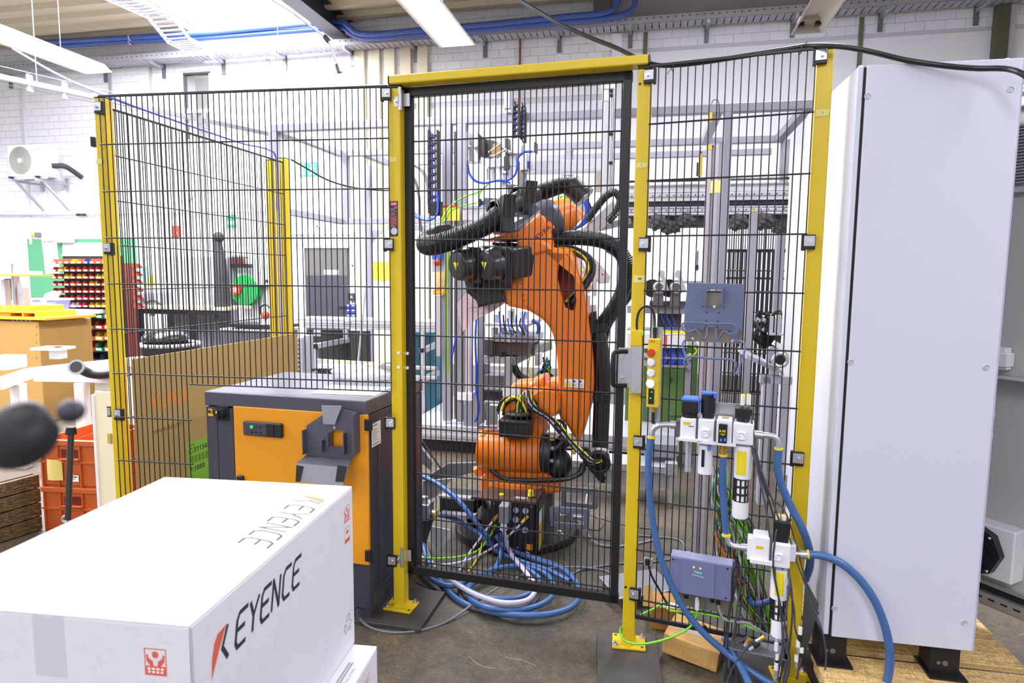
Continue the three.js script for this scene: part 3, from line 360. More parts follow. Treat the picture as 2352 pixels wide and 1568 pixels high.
// ---------------------------------------------------------------- the robot
const planeRob = facing(1185, 3.6), robotHoseMat = M(0x131316, .34);
{ const g = on(planeRob, 'industrial_robot', 'orange jointed industrial robot with black motors and corrugated hoses behind the mesh door', 'robot', 1185, 1222, 0); g.position.y = 0; const base0 = planeRob.sy(1185, 1222)[1];
  const P = (px, py, o = 0) => { const q = g.L(px, py, o); return V(q[0], q[1] + base0, o); }, Q = (pts, o) => pts.map((p) => { const v = P(p[0], p[1], o); return [v.x, v.y]; });
  const O = K.orange, sm = (pts, z0, z1, b, smooth) => slab(outline(Q(pts, z1), smooth), z0, z1, b, 3);
  const zAxis = 0, flangeC = V(P(1185, 1200).x, 0, -.02);
  part(g, 'foot_flange', lathe([[0, 0], [.352, 0], [.362, .006], [.362, .04], [.352, .048], [.2, .055], [0, .055]], 48).translate(flangeC.x, 0, flangeC.z), K.black);
  part(g, 'pedestal', [lathe([[.24, .05], [.225, .07], [.212, .12], [.21, .27], [0, .27]], 40).translate(flangeC.x, 0, flangeC.z), box(flangeC.x - .27, .05, -.1, flangeC.x - .12, .09, .1, .01)], M(0x202024, .45));
  for (const a of [.45, 2.7, -.6, 3.7]) { const x = flangeC.x + .3 * Math.cos(a), z = flangeC.z + .3 * Math.sin(a); part(g, 'anchor_bolt', [new THREE.CylinderGeometry(.022, .022, .006, 18).translate(x, .05, z), new THREE.CylinderGeometry(.013, .013, .02, 6).translate(x, .062, z)], boltMat); }
  // connector panel in front
  { const z = .36, p = P(1127, 1150, z), q = P(1226, 1292, z); const y0 = .012, mat = M(0x18181b, .42), cp = part(g, 'connector_box', [box(p.x, y0, .1, q.x, p.y, z, .004), box(q.x, y0 + .04, .06, q.x + .02, p.y + .01, z - .02, .004)], mat);
    const tl = P(1085, 1146, .34), tr = P(1232, 1158, z); part(g, 'deck_plate', slab(outline([[tl.x, 0], [tr.x, 0], [tr.x + .01, .24], [tl.x + .08, .26]]), 0, .012).rotateX(-Math.PI / 2).translate(0, p.y + .004, .37), M(0x5a4c46, .35, .3));
    const dp = M(0xa6a8be, .4); for (const [a, b, r] of [[1185, 1171, 7], [1207, 1173, 7.5], [1185, 1193, 7.5], [1185, 1214, 7], [1206, 1217, 7.5], [1189, 1269, 5.5], [1211, 1271, 5.5]]) { const c = P(a, b, z), rr2 = r / F * 3.3; part(cp, 'blind_plug', [cylZ(c.x, c.y, z, z + .006, rr2, 18, rr2 * .9)], dp); }
    for (const [a, b] of [[1134, 1156], [1174, 1161], [1221, 1163], [1170, 1255], [1189, 1257], [1173, 1268], [1221, 1284], [1172, 1190]]) { const c = P(a, b, z); part(cp, 'panel_screw', cylZ(c.x, c.y, z, z + .006, .006, 10), boltMat); }
    { const a = P(1146, 1160, z + .07), b = P(1168, 1202, z + .07); part(cp, 'heavy_connector', box(a.x, b.y, z, b.x, a.y, z + .08, .006), M(0x85858c, .5)); const c = P(1157, 1207, z + .04); part(cp, 'cable_gland', new THREE.CylinderGeometry(.016, .02, .04, 14).translate(c.x, c.y, z + .04), K.plastic); }
    for (const [a, b, e, f] of [[1211, 1186, 1197, 1202], [1144, 1184, 1132, 1196]]) part(cp, 'round_connector', rod(P(a, b, z + .01), P(e, f, z + .06), .011, 14, .009), K.brass);
    const st = P(1216, 1256, z); part(cp, 'orange_sticker', cbox(st.x, st.y, z + .0006, .032, .032, .001), K.cabOrange); const s2 = P(1231, 1215, z - .03); part(cp, 'warning_sticker', [box(q.x + .0201, s2.y - .12, .2, q.x + .0212, s2.y + .02, z - .03)], K.yellow); part(cp, 'white_sticker', box(q.x + .0201, s2.y + .022, .2, q.x + .0212, s2.y + .09, z - .03), K.white);
    for (const [a, b] of [[1152, 1140], [1219, 1132]]) { const c = P(a, b, .3); part(g, 'yellow_cap', new THREE.CylinderGeometry(.014, .016, .03, 14).translate(c.x, c.y, .3), M(0xe8dc10, .4)); }
    { const c = P(1197, 1146, .32); part(g, 'level_block', cbox(c.x, c.y, .32, .075, .018, .03, .003), K.aluPaint); }
  }
  // rotating column
  part(g, 'turntable_ring', lathe([[.21, 0], [.225, .005], [.225, .07], [.21, .08], [0, .08]], 40).translate(flangeC.x + .02, .27, flangeC.z), O);
  part(g, 'rotating_column', [sm([[1103, 1140], [1101, 1098], [1112, 1088], [1108, 1060], [1122, 1040], [1250, 1042], [1250, 1085], [1285, 1092], [1287, 1132], [1240, 1136]], -.2, .14, .02), cbox(P(1185, 1080).x, P(1185, 1075).y, 0, .26, .12, .3, .03)], O);
  part(g, 'support_lug', [sm([[1086, 1078], [1094, 1074], [1112, 1074], [1120, 1092], [1110, 1096], [1090, 1092]], .02, .1, .01), lathe([[0, 0], [.014, 0], [.012, .012], [0, .014]], 14).translate(P(1092, 1075, .06).x, P(1092, 1076, .06).y, .06)], O);
  { const a = P(1106, 1033, .1), b = P(1246, 1038, .1); part(g, 'motor_housing', [rod(a, b, .115, 32), rod(V(a.x - .008, a.y, a.z), V(a.x + .03, a.y, a.z), .1, 28), box(a.x - .012, a.y - .09, .0, a.x + .05, a.y + .11, .17, .025)], O);
    part(g, 'gear_flange', [rod(b, V(b.x + .055, b.y - .003, b.z), .108, 32)], M(0x232327, .4)); const c = V(b.x + .055, b.y, b.z + .0); for (const k of [-.035, .035]) part(g, 'flange_bolt', rod(V(c.x, c.y + k + .01, c.z + .07), V(c.x + .018, c.y + k + .01, c.z + .07), .011, 10), K.aluPaint);
    const e = P(1283, 1068, .12); part(g, 'base_motor', [new THREE.SphereGeometry(.085, 24, 16).scale(.85, 1, 1).translate(e.x, e.y, e.z - .02), rod(V(e.x - .05, e.y + .05, e.z - .05), V(e.x + .02, e.y + .12, e.z - .08), .04, 14)], M(0x1b1b1f, .32)); }
  { const c = P(1268, 1005, .16); part(g, 'yellow_cap', new THREE.CylinderGeometry(.012, .012, .025, 14).translate(c.x, c.y, c.z), K.yellow); const c2 = P(1318, 1038, .16); part(g, 'yellow_cap', new THREE.CylinderGeometry(.011, .011, .02, 14).translate(c2.x, c2.y, c2.z), K.yellow); }
  // shoulder casting, arm joint
  part(g, 'shoulder', [sm([[1156, 985], [1150, 920], [1163, 896], [1178, 882], [1215, 879], [1226, 872], [1240, 868], [1246, 867], [1252, 878], [1275, 876], [1296, 868], [1300, 940], [1275, 955], [1240, 962], [1250, 1000], [1225, 1010]], -.12, .1, .03), cylZ(P(1262, 915).x, P(1262, 915).y, .02, .17, .1, 28, .075)], O);
  part(g, 'bearing_cap', [cylZ(P(1225, 905, .14).x, P(1225, 905, .14).y, .06, .14, .035, 20)], M(0xf3b08a, .4));
  // the big curved link arm
  { const arm = outline(Q([[1210, 572], [1240, 567], [1290, 570], [1310, 585], [1326, 618], [1338, 655], [1346, 700], [1353, 750], [1359, 800], [1363, 850], [1362, 900], [1353, 945], [1342, 985], [1331, 1013], [1318, 1003], [1300, 975], [1284, 955], [1282, 910], [1281, 870], [1279, 830], [1274, 790], [1266, 762], [1252, 741], [1234, 726], [1214, 714], [1200, 700], [1196, 660], [1198, 610]], .1), true);
    const h = new THREE.Path(), hq = Q([[1291, 588], [1300, 590], [1308, 608], [1317, 640], [1325, 680], [1326, 704], [1316, 708], [1303, 698], [1293, 672], [1285, 640], [1283, 610]], .1).map((p) => new THREE.Vector2(...p)); const hc = hq.reduce((a, b) => a.add(b), new THREE.Vector2()).divideScalar(hq.length), hp = hq.map((p) => new THREE.Vector2(hc.x + (p.x - hc.x) * 1.95 + (p.y - hc.y) * .28, hc.y + (p.y - hc.y) * 1.3)); h.moveTo(hp[0].x, hp[0].y); for (const q of hp.slice(1)) h.lineTo(q.x, q.y); h.closePath(); arm.holes.push(h);
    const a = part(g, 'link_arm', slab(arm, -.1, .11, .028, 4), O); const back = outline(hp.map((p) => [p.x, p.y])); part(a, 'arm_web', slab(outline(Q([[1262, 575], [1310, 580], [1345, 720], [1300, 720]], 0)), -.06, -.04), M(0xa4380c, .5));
    const s = canvas(128, 64, (c, w, hh) => { c.fillStyle = '#eceaf0'; c.fillRect(0, 0, w, hh); c.fillStyle = '#f0c818'; c.fillRect(4, 34, 38, 26); c.beginPath(); c.moveTo(22, 6); c.lineTo(38, 30); c.lineTo(6, 30); c.fill(); c.fillStyle = '#2a4aa8'; c.beginPath(); c.ellipse(62, 16, 11, 9, 0, 0, 7); c.fill(); c.fillStyle = '#555'; for (const y of [36, 44, 52]) { c.fillRect(50, y, 28, 3); c.fillRect(90, y, 30, 3); } c.fillRect(98, 8, 14, 18); }); const m = M(0xffffff, .4); m.map = s; const st = P(1319, 880, .11); part(a, 'safety_sticker', cbox(st.x, st.y, .111, .105, .045, .001).rotateZ(0), m); }
  // forearm housing and the bolted joint
  part(g, 'joint_drum', [cylZ(P(1200, 638).x, P(1200, 638).y, -.12, .06, .165, 40), sm([[1205, 566], [1194, 600], [1180, 628], [1166, 642], [1148, 662], [1166, 703], [1208, 712], [1212, 640]], -.06, .13, .02)], O);
  for (let i = 0; i < 11; i++) { const k = i / 10, x = 1209 - 9 * Math.sin(k * 3.0), y = 572 + k * 128; const p = P(x, y, .13); part(g, 'joint_bolt', new THREE.SphereGeometry(.009, 10, 8).translate(p.x, p.y, .138), O); }
  { const c = P(1180, 633, .135); part(g, 'access_plug', [new THREE.TorusGeometry(.016, .005, 8, 20).translate(c.x, c.y, .136)], M(0x5a2408, .5)); }
  const fore = part(g, 'forearm', [sm([[1100, 552], [1128, 543], [1185, 537], [1200, 520], [1236, 488], [1250, 497], [1262, 520], [1266, 548], [1272, 572], [1210, 574], [1190, 552], [1150, 552]], -.12, .1, .025), sm([[1186, 545], [1240, 548], [1262, 560], [1268, 575], [1210, 590], [1204, 640], [1194, 640], [1190, 575]], -.08, .13, .02)], O);
  { const t = canvas(256, 96, (c, w, h) => { c.fillStyle = '#f2701a'; c.fillRect(0, 0, w, h); c.fillStyle = '#3a2014'; c.font = 'bold 78px sans-serif'; c.fillText('KUKA', 14, 76); }); const m = M(0xffffff, .4); m.map = t; const p = P(1248, 532, .101); part(fore, 'maker_lettering', cbox(0, 0, 0, .125, .046, .0008).rotateZ(.72).translate(p.x, p.y, .1012), m); }
  // wrist drive: dark ring and orange head
  { const a = P(1238, 515, -.02), dir = V(.78, .35, -.5).normalize(); part(g, 'wrist_ring', [rod(a.clone().addScaledVector(dir, .0), a.clone().addScaledVector(dir, .07), .112, 32, .12), rod(a.clone().addScaledVector(dir, .065), a.clone().addScaledVector(dir, .1), .12, 32, .11)], M(0x3a3b44, .4)); const b = a.clone().addScaledVector(dir, .1); part(g, 'wrist_head', [rod(b, b.clone().addScaledVector(dir, .1), .1, 28, .085), rod(b.clone().addScaledVector(dir, .08), b.clone().addScaledVector(dir, .12).add(V(.02, -.06, 0)), .07, 20)], O); }
  // plate carrying the hose clamps
  part(g, 'clamp_plate', [sm([[1132, 538], [1183, 538], [1250, 487], [1240, 482], [1180, 530], [1133, 530]], -.1, .06, .001), sm([[1140, 532], [1178, 530], [1236, 484], [1205, 498]], -.12, -.1, 0)], M(0x9a9ca4, .35, .7));
  // motors
  const motor = (px, py, z) => { const e = P(px, py, z), m = new THREE.Group(); m.name = 'axis_motor'; m.position.copy(e); m.rotation.set(.16, -.62, 0); g.add(m); m.scale.setScalar(1.38); const mm = M(0x1c1c20, .36); part(m, 'motor_body', [cbox(0, 0, -.15, .118, .118, .24, .012), cbox(0, 0, -.005, .14, .14, .02, .012)], mm); part(m, 'end_bell', lathe([[0, .06], [.05, .06], [.056, .054], [.066, .01], [.066, 0], [0, 0]], 28).rotateX(Math.PI / 2), M(0x222226, .28)); part(m, 'warning_sticker', slab(outline([[-.016, .014], [.016, .014], [0, -.016]]), .06, .0612), K.yellowWire); for (const [a, b] of [[.055, .055], [.055, -.055], [-.055, .055]]) part(m, 'motor_bolt', rod(V(a, b, -.262), V(a, b, -.25), .007, 10), boltMat); part(m, 'plug', cbox(.0, -.075, -.03, .05, .06, .06, .012), K.rubber); };
  motor(1076, 607, .2); motor(1140, 606, .22);
  part(g, 'motor_cover', [sm([[1062, 628], [1068, 655], [1070, 672], [1092, 690], [1098, 706], [1120, 700], [1160, 692], [1152, 655], [1146, 630]], .02, .15, .012), sm([[1120, 640], [1160, 636], [1178, 560], [1130, 556]], -.08, .05, .01)], M(0x19191c, .45));
  // corrugated dress hose and clamps
  const rib = (r, n) => (t) => r * (1 + .06 * Math.sin(t * n * Math.PI * 2));
  const clampRing = (px, py, z, rot) => { const c = P(px, py, z), k = new THREE.Group(); k.name = 'hose_clamp'; k.position.copy(c); k.rotation.set(0, rot, 0); g.add(k); const s = outline([[-.1, .09], [-.06, .085], [-.04, .07], [0, .066], [.04, .07], [.06, .085], [.1, .09], [.085, .02], [.078, -.03], [.085, -.1], [-.06, -.1], [-.078, -.03], [-.085, .02]]); const hh = new THREE.Path(); hh.absarc(0, 0, .058, 0, Math.PI * 2); s.holes.push(hh); part(k, 'clamp_body', slab(s, -.04, .04, .004), K.rubber); part(k, 'clamp_liner', new THREE.TorusGeometry(.062, .007, 8, 32).translate(0, 0, .042), K.black); };
  clampRing(1149, 490, .14, -.75); clampRing(1199, 456, -.16, -.75);
  part(g, 'dress_hose', sweep([P(1012, 535, -.12), P(985, 548, -.02), P(979, 562, .12), P(1000, 562, .22), P(1040, 550, .25), P(1090, 530, .24), P(1125, 511, .2), P(1146, 494, .15)], rib(.052, 62), 500, 16), robotHoseMat);
  part(g, 'hose_bracket', [sm([[985, 532], [1004, 518], [1030, 514], [1045, 524], [1030, 534], [990, 536]], -.16, .0, .004)], K.rubber);
  part(g, 'hose_sleeve', sweep([P(1146, 494, .15), P(1156, 482, .08), P(1178, 470, -.04), P(1205, 452, -.18), P(1228, 446, -.26)], () => .053, 40, 18), M(0x2a2a2e, .42));
  part(g, 'dress_hose', sweep([P(1228, 446, -.26), P(1246, 440, -.3), P(1268, 432, -.33), P(1295, 424, -.36), P(1318, 428, -.38), P(1330, 440, -.38)], rib(.05, 30), 260, 16), robotHoseMat);
  part(g, 'hose_gland', [rod(P(1310, 424, -.38), P(1340, 452, -.38), .068, 20, .06), rod(P(1336, 446, -.38), P(1343, 454, -.38), .07, 20)], M(0x1d1d20, .35)); part(g, 'gland_ring', rod(P(1342, 452, -.38), P(1345, 455, -.38), .066, 20), K.steel);
  // second hose down the right side
  part(g, 'dress_hose', sweep([P(1278, 552, -.05), P(1310, 546, .0), P(1350, 547, .03), P(1392, 556, .05), P(1425, 580, .06), P(1439, 616, .06), P(1433, 660, .05), P(1412, 705, .03), P(1386, 742, .0), P(1372, 762, -.01)], rib(.04, 90), 560, 14), robotHoseMat);
  part(g, 'dress_hose', sweep([P(1400, 566, -.12), P(1435, 590, -.12), P(1451, 630, -.12), P(1440, 675, -.12), P(1412, 712, -.11), P(1390, 748, -.1), P(1382, 780, -.09)], rib(.036, 56), 340, 14), robotHoseMat);
  part(g, 'lower_hose', sweep([P(1372, 762, -.01), P(1379, 800, .0), P(1383, 860, .0), P(1382, 930, .0), P(1379, 1000, .01), P(1378, 1030, .02)], () => .046, 40, 16), M(0x17171a, .3));
  part(g, 'hose_saddle', [sm([[1338, 764], [1352, 735], [1356, 718], [1366, 716], [1368, 745], [1396, 742], [1396, 752], [1380, 764], [1350, 768]], -.06, .06, .006)], K.rubber);
  part(g, 'hose_saddle', [sm([[1362, 905], [1400, 905], [1400, 925], [1362, 925]], -.055, .055, .006)], K.rubber);
  { const c = P(1378, 1030, .02), e = P(1376, 1062, .1); part(g, 'hose_end_ring', rod(V(c.x, c.y, c.z), V(c.x, c.y - .05, c.z + .02), .05, 20), K.plastic); part(g, 'hose_mouth', [rod(V(c.x, c.y - .045, c.z + .01), e, .056, 20, .06), new THREE.TorusGeometry(.052, .012, 8, 24).translate(e.x, e.y, e.z + .005)], K.rubber); part(g, 'swivel_arm', [sm([[1345, 1040], [1362, 1046], [1392, 1098], [1388, 1110], [1378, 1108], [1338, 1060]], -.02, .02, .004)], K.black); }
  // cable bundles
  const bundle = (pts, z, n, r, mats, spread) => { for (let i = 0; i < n; i++) { const a = i / n * 6.28, dx = Math.cos(a) * spread, dy = Math.sin(a) * spread; part(g, 'cable', tube(pts.map((p) => { const q = P(p[0], p[1], z + (p[2] || 0)); return V(q.x + dx + rr(-.004, .004), q.y + dy * .7 + rr(-.004, .004), q.z + dy); }), r, 40, 7), mats[i % mats.length]); } };
  bundle([[1272, 570], [1300, 570], [1330, 580], [1352, 598], [1358, 622], [1346, 648], [1328, 672], [1306, 696]], .03, 8, .0075, [K.darkWire, K.darkWire, K.rubber, K.yellowWire, K.darkWire], .02);
  bundle([[1213, 900, -.02], [1218, 922], [1230, 940], [1262, 960], [1286, 985], [1312, 1015], [1340, 1045], [1362, 1062], [1376, 1060]], .2, 9, .0075, [K.rubber, K.yellowWire, K.rubber, K.lilacWire, K.rubber, K.darkWire, K.green, K.rubber], .016);
  bundle([[1150, 948, .0], [1156, 928], [1175, 916], [1196, 922], [1206, 940], [1212, 956]], .14, 5, .007, [K.rubber, K.yellowWire, K.rubber, K.darkWire, K.rubber], .018);
  bundle([[1208, 902], [1196, 915], [1190, 940], [1188, 960]], .14, 4, .006, [K.green, K.yellowWire, K.rubber, K.blueWire], .012);
  bundle([[1124, 1064], [1132, 1082], [1156, 1098], [1200, 1102], [1260, 1102], [1310, 1098], [1332, 1084], [1340, 1065]], .16, 5, .008, [K.rubber, K.darkWire, K.rubber], .012);
  for (const [a, b, r] of [[1222, 930, 16], [1286, 978, 18], [1344, 1042, 16]]) { const p = P(a, b, .2); part(g, 'cable_strap', new THREE.TorusGeometry(.03, .009, 8, 20).rotateY(.9).rotateZ(.7).translate(p.x, p.y, p.z), K.rubber); }
  { const a = P(1145, 968, .24), b = P(1214, 1008, .24); part(g, 'junction_box', [box(a.x, b.y, .06, b.x, a.y, .24, .008), box(a.x - .002, a.y - .012, .055, b.x + .002, a.y + .008, .245, .006)], M(0x17171a, .45)); part(g, 'junction_lid', lathe([[0, 0], [.07, 0], [.07, .014], [.06, .018], [0, .018]], 28).translate((a.x + b.x) / 2 + .01, a.y + .02, .14), M(0x3a3a3a, .5)); }
  { const z = .12; const s = outline(Q([[1111, 922], [1116, 930], [1142, 932], [1145, 928], [1143, 975], [1118, 975], [1114, 934]], z)); part(g, 'bracket', [slab(s, z - .003, z), box(P(1102, 982, z).x, P(1102, 982, z).y, z - .06, P(1142, 976, z).x, P(1142, 978, z).y, z + .01, .002)], K.steel); const c = P(1119, 977, z); part(g, 'bracket_bolt', new THREE.CylinderGeometry(.011, .011, .026, 14).translate(c.x, c.y + .01, z - .01), K.steel); }
  { const st = P(1175, 900, .1); part(g, 'white_plate', cbox(st.x, st.y, .105, .1, .05, .003, .001).rotateZ(.0), K.white); }
  // forklift pockets bolted to the pedestal
  const pocket = (pts, inn, z, nm) => { const s = outline(Q(pts, z)); s.holes.push(hole(Q(inn, z))); part(g, nm, slab(s, z - .012, z, .003), M(0x8a929c, .35, .7)); };
  pocket([[1290, 1117], [1368, 1122], [1374, 1128], [1374, 1166], [1366, 1170], [1288, 1164]], [[1299, 1128], [1361, 1133], [1361, 1160], [1299, 1154]], .1, 'fork_pocket'); pocket([[1262, 1166], [1268, 1162], [1350, 1168], [1355, 1174], [1352, 1216], [1285, 1212], [1264, 1208]], [[1273, 1174], [1343, 1180], [1343, 1207], [1273, 1201]], .24, 'fork_pocket');
  { const c = P(1327, 1188, .22); part(g, 'pocket_latch', [rod(V(c.x - .03, c.y, .2), V(c.x + .03, c.y - .004, .2), .018, 14), cbox(c.x - .035, c.y, .2, .016, .045, .04, .004), cbox(c.x + .035, c.y, .2, .016, .045, .04, .004)], K.steel); }
}
// ---------------------------------------------------------------- things hung on the short fence section and the latch post
const PXM = (px, d) => px * d / F;                          // size of px pixels at depth d
const textTex = (w, h, bg, draws) => { const t = canvas(w, h, (c) => { c.fillStyle = bg; c.fillRect(0, 0, w, h); draws(c, w, h); }); const m = M(0xffffff, .45); m.map = t; return m; };
const pts = (g, arr, z = 0) => arr.map((p) => { const o = p[2] ?? z, q = g.L(p[0], p[1], o); return V(q[0], q[1], o); });
const pipe = (g, arr, r, z = 0, seg = 0, n = 10) => tube(pts(g, arr, z), r, seg, n);
const vcyl = (g, x, y0, y1, rpx, z, n = 24, d = 2.28, r2) => { const a = g.L(x, y0, z), b = g.L(x, y1, z), r = PXM(rpx, d); return new THREE.CylinderGeometry(r, r2 ? PXM(r2, d) : r, a[1] - b[1], n).translate((a[0] + b[0]) / 2, (a[1] + b[1]) / 2, z); };
// masking tape and labels on the posts
const tapeMat = M(0xe8dc88, .7);
const tape = (pl, px, py, w, h, label, glyph, rot = 0) => { const g = on(pl, 'tape_label', label, 'tape', px, py, .0012); const q = outline([[-w / 2, -h / 2], [w / 2 - .004, -h / 2 + .001], [w / 2, h / 2 - .003], [-w / 2 + .003, h / 2]]); part(g, 'tape_strip', slab(q, 0, .0008), tapeMat);
  if (glyph) part(g, 'handwriting', new THREE.PlaneGeometry(.016, .014).translate(0, 0, .001), textTex(64, 56, '#e8dc88', (c, W, H) => { c.strokeStyle = '#3a3420'; c.lineWidth = 4; c.fillStyle = '#3a3420'; if (glyph === 'x') { c.lineWidth = 6; for (const k of [12, 22, 32, 44, 54]) { c.beginPath(); c.moveTo(k, 12); c.lineTo(k - 5, 44); c.stroke(); } c.beginPath(); c.moveTo(4, 30); c.lineTo(60, 24); c.stroke(); } else { c.font = '46px sans-serif'; c.fillText(glyph, 18, 44); } })); return g; };
tape(planeD, 903, 366, .034, .022, 'blank cream tape on the yellow hinge post'); tape(planeD, 1474, 379, .042, .02, 'cream tape marked 4 on the latch post', '4'); tape(planeD, 1470, 640, .05, .03, 'cream tape with scribbled black marks on the latch post', 'x'); tape(planeR, 1889, 259, .044, .023, 'cream tape marked 3 on the right post', '3'); tape(planeL, 229, 370, .035, .024, 'pale cream tape on the left corner post');
{ const g = on(planeD, 'rating_label', 'dark blue label with red bars and a white disc on the hinge post', 'label', 905, 502, .001); const h = PXM(78, 2.69), w = PXM(19, 2.69); part(g, 'label_plate', cbox(0, 0, .0006, w, h, .001), textTex(96, 390, '#2c2c48', (c) => { c.fillStyle = '#d0482c'; c.fillRect(10, 8, 76, 44); c.fillStyle = '#fff'; c.font = 'bold 24px sans-serif'; c.fillText('BnGV', 16, 40); c.fillStyle = '#c8c8d8'; for (let i = 0; i < 20; i++) c.fillRect(8, 76 + i * 11, 30 + (i * 29) % 44, 3); c.fillStyle = '#c04030'; for (const y of [108, 164, 190, 216, 246]) c.fillRect(6, y, 84, 15); c.fillStyle = '#e8e8f0'; c.font = '30px sans-serif'; c.fillText('CE', 52, 84); c.fillStyle = '#d8d8e2'; c.beginPath(); c.arc(48, 334, 40, 0, 7); c.fill(); })); }
{ // push-button box
  const g = on(planeR, 'button_box', 'yellow push-button box with red stop button beside the latch post', 'switch box', 1500, 857, .045); const z = .05;
  part(g, 'enclosure', pbox(g, 1486, 778, 1514, 936, 0, z, .004), K.yellow);
  part(g, 'mounting_plate', pbox(g, 1493, 751, 1519, 968, -.012, -.004, .001), K.steel);
  const b = (px, py, r, m, name, ring) => { const c = g.L(px, py, z), R = PXM(r, 2.3); part(g, name, [cylZ(c[0], c[1], z, z + .012, R, 24), cylZ(c[0], c[1], z + .012, z + .016, R * .82, 24)], m); if (ring) part(g, 'button_ring', new THREE.TorusGeometry(R * 1.05, .002, 8, 28).translate(c[0], c[1], z + .006), K.zinc); };
  b(1496, 810, 9, K.red, 'stop_button'); b(1496.5, 832, 8.5, K.plastic, 'push_button', 1); b(1496, 856, 8.5, K.plastic, 'push_button', 1); b(1494.5, 880, 9, M(0xffffff, .4, 0, { emissive: 0xffffff, emissiveIntensity: .8 }), 'lit_button_lamp', 1);
  const d = pbox(g, 1489, 893, 1502, 928, z, z + .003); const dm = part(g, 'status_display', d, K.black); for (const [px, py] of [[1497, 900], [1494, 914]]) { const c = g.L(px, py, z + .003); part(dm, 'status_led', cylZ(c[0], c[1], z + .003, z + .005, .0025, 10), K.ledGreen); }
  const lp = g.L(1500, 784, z); part(g, 'name_print', new THREE.PlaneGeometry(.03, .014).translate(lp[0], lp[1], z + .0004), textTex(96, 44, '#d8b40e', (c) => { c.fillStyle = '#2a2408'; c.font = 'bold 26px sans-serif'; c.fillText('-4A1', 14, 30); }));
  for (const [px, py] of [[1489, 787], [1510, 788], [1488, 866], [1506, 867], [1485, 920], [1505, 922]]) { const c = g.L(px, py, z); part(g, 'screw', cylZ(c[0], c[1], z, z + .001, .0022, 8), boltMat); }
  part(g, 'top_plug', [vcyl(g, 1504, 752, 768, 4.5, .02), vcyl(g, 1504, 766, 780, 4, .02)], K.rubber); part(g, 'bottom_plug', [vcyl(g, 1500, 934, 946, 4.5, .02)], K.brass); part(g, 'bottom_lead', vcyl(g, 1500, 945, 972, 3.6, .02), K.rubber);
  const c = on(planeR, 'cable', 'black looped lead arching from the interlock to the button box', 'cable', 1463, 757, .03); part(c, 'lead', pipe(c, [[1463, 757], [1463, 735], [1468, 715], [1480, 704], [1494, 706], [1502, 720], [1504, 740], [1504, 756, .035]], .0042, .0, 50), K.rubber);
}
{ // tablet holder
  const g = on(planeR, 'tablet_holder', 'grey-blue sheet metal tablet holder with wire hooks in front of the mesh', 'holder', 1640, 720, .03); const z = .05;
  const s = outline(pts(g, [[1580, 649], [1709, 652], [1709, 700], [1705, 756], [1698, 760], [1690, 782], [1680, 782], [1678, 758], [1652, 757], [1652, 752], [1617, 752], [1616, 758], [1590, 755], [1590, 774], [1578, 758], [1570, 752], [1575, 690]], z).map((v) => [v.x, v.y])); s.holes.push(hole(pts(g, [[1622, 663], [1657, 664], [1657, 706], [1620, 706]], z).map((v) => [v.x, v.y])));
  part(g, 'holder_plate', slab(s, z - .004, z, .001), K.holder); part(g, 'window_lip', [pbox(g, 1619, 661, 1622, 706, z, z + .02), pbox(g, 1656, 661, 1660, 700, z, z + .024)], K.holder);
  part(g, 'backing_plate', pbox(g, 1576, 672, 1704, 786, z - .045, z - .04), M(0x8d857c, .35, .6));
  for (const [px, py] of [[1614, 704], [1663, 706], [1624, 717], [1651, 718], [1622, 737], [1649, 738], [1622, 748], [1648, 749]]) { const c = g.L(px, py, z); part(g, 'hole', cylZ(c[0], c[1], z, z + .0008, .0026, 10), K.black); }
  for (const [px, py] of [[1641, 704], [1591, 777], [1683, 782]]) { const c = g.L(px, py, z); part(g, 'screw', cylZ(c[0], c[1], z - .005, z + .004, .005, 12), boltMat); }
  part(g, 'wire_hook', pipe(g, [[1624, 752, z], [1623, 768, z + .012], [1619, 778, z + .02], [1611, 776, z + .028], [1605, 764, z + .03], [1597, 757, z + .03], [1585, 762, z + .03], [1573, 760, z + .03], [1567, 750, z + .03], [1568, 743, z + .03], [1630, 743, z + .032], [1687, 746, z + .03], [1690, 752, z + .03], [1688, 764, z + .03], [1675, 767, z + .03], [1664, 760, z + .03], [1657, 766, z + .028], [1651, 778, z + .02], [1645, 776, z + .014], [1645, 754, z]], .0035, 0, 140, 8), K.holder);
  part(g, 'wire_hook', pipe(g, [[1590, 779, z], [1574, 781, z + .01], [1568, 790, z + .02], [1573, 812, z + .03], [1584, 842, z + .05], [1583, 851, z + .06], [1576, 846, z + .07], [1572, 828, z + .075], [1580, 820, z + .075], [1630, 823, z + .076], [1682, 827, z + .075], [1690, 834, z + .075], [1686, 854, z + .066], [1690, 859, z + .06], [1698, 840, z + .04], [1711, 802, z + .025], [1709, 788, z + .015], [1698, 783, z + .008], [1684, 783, z]], .0038, 0, 140, 8), K.holder);
}
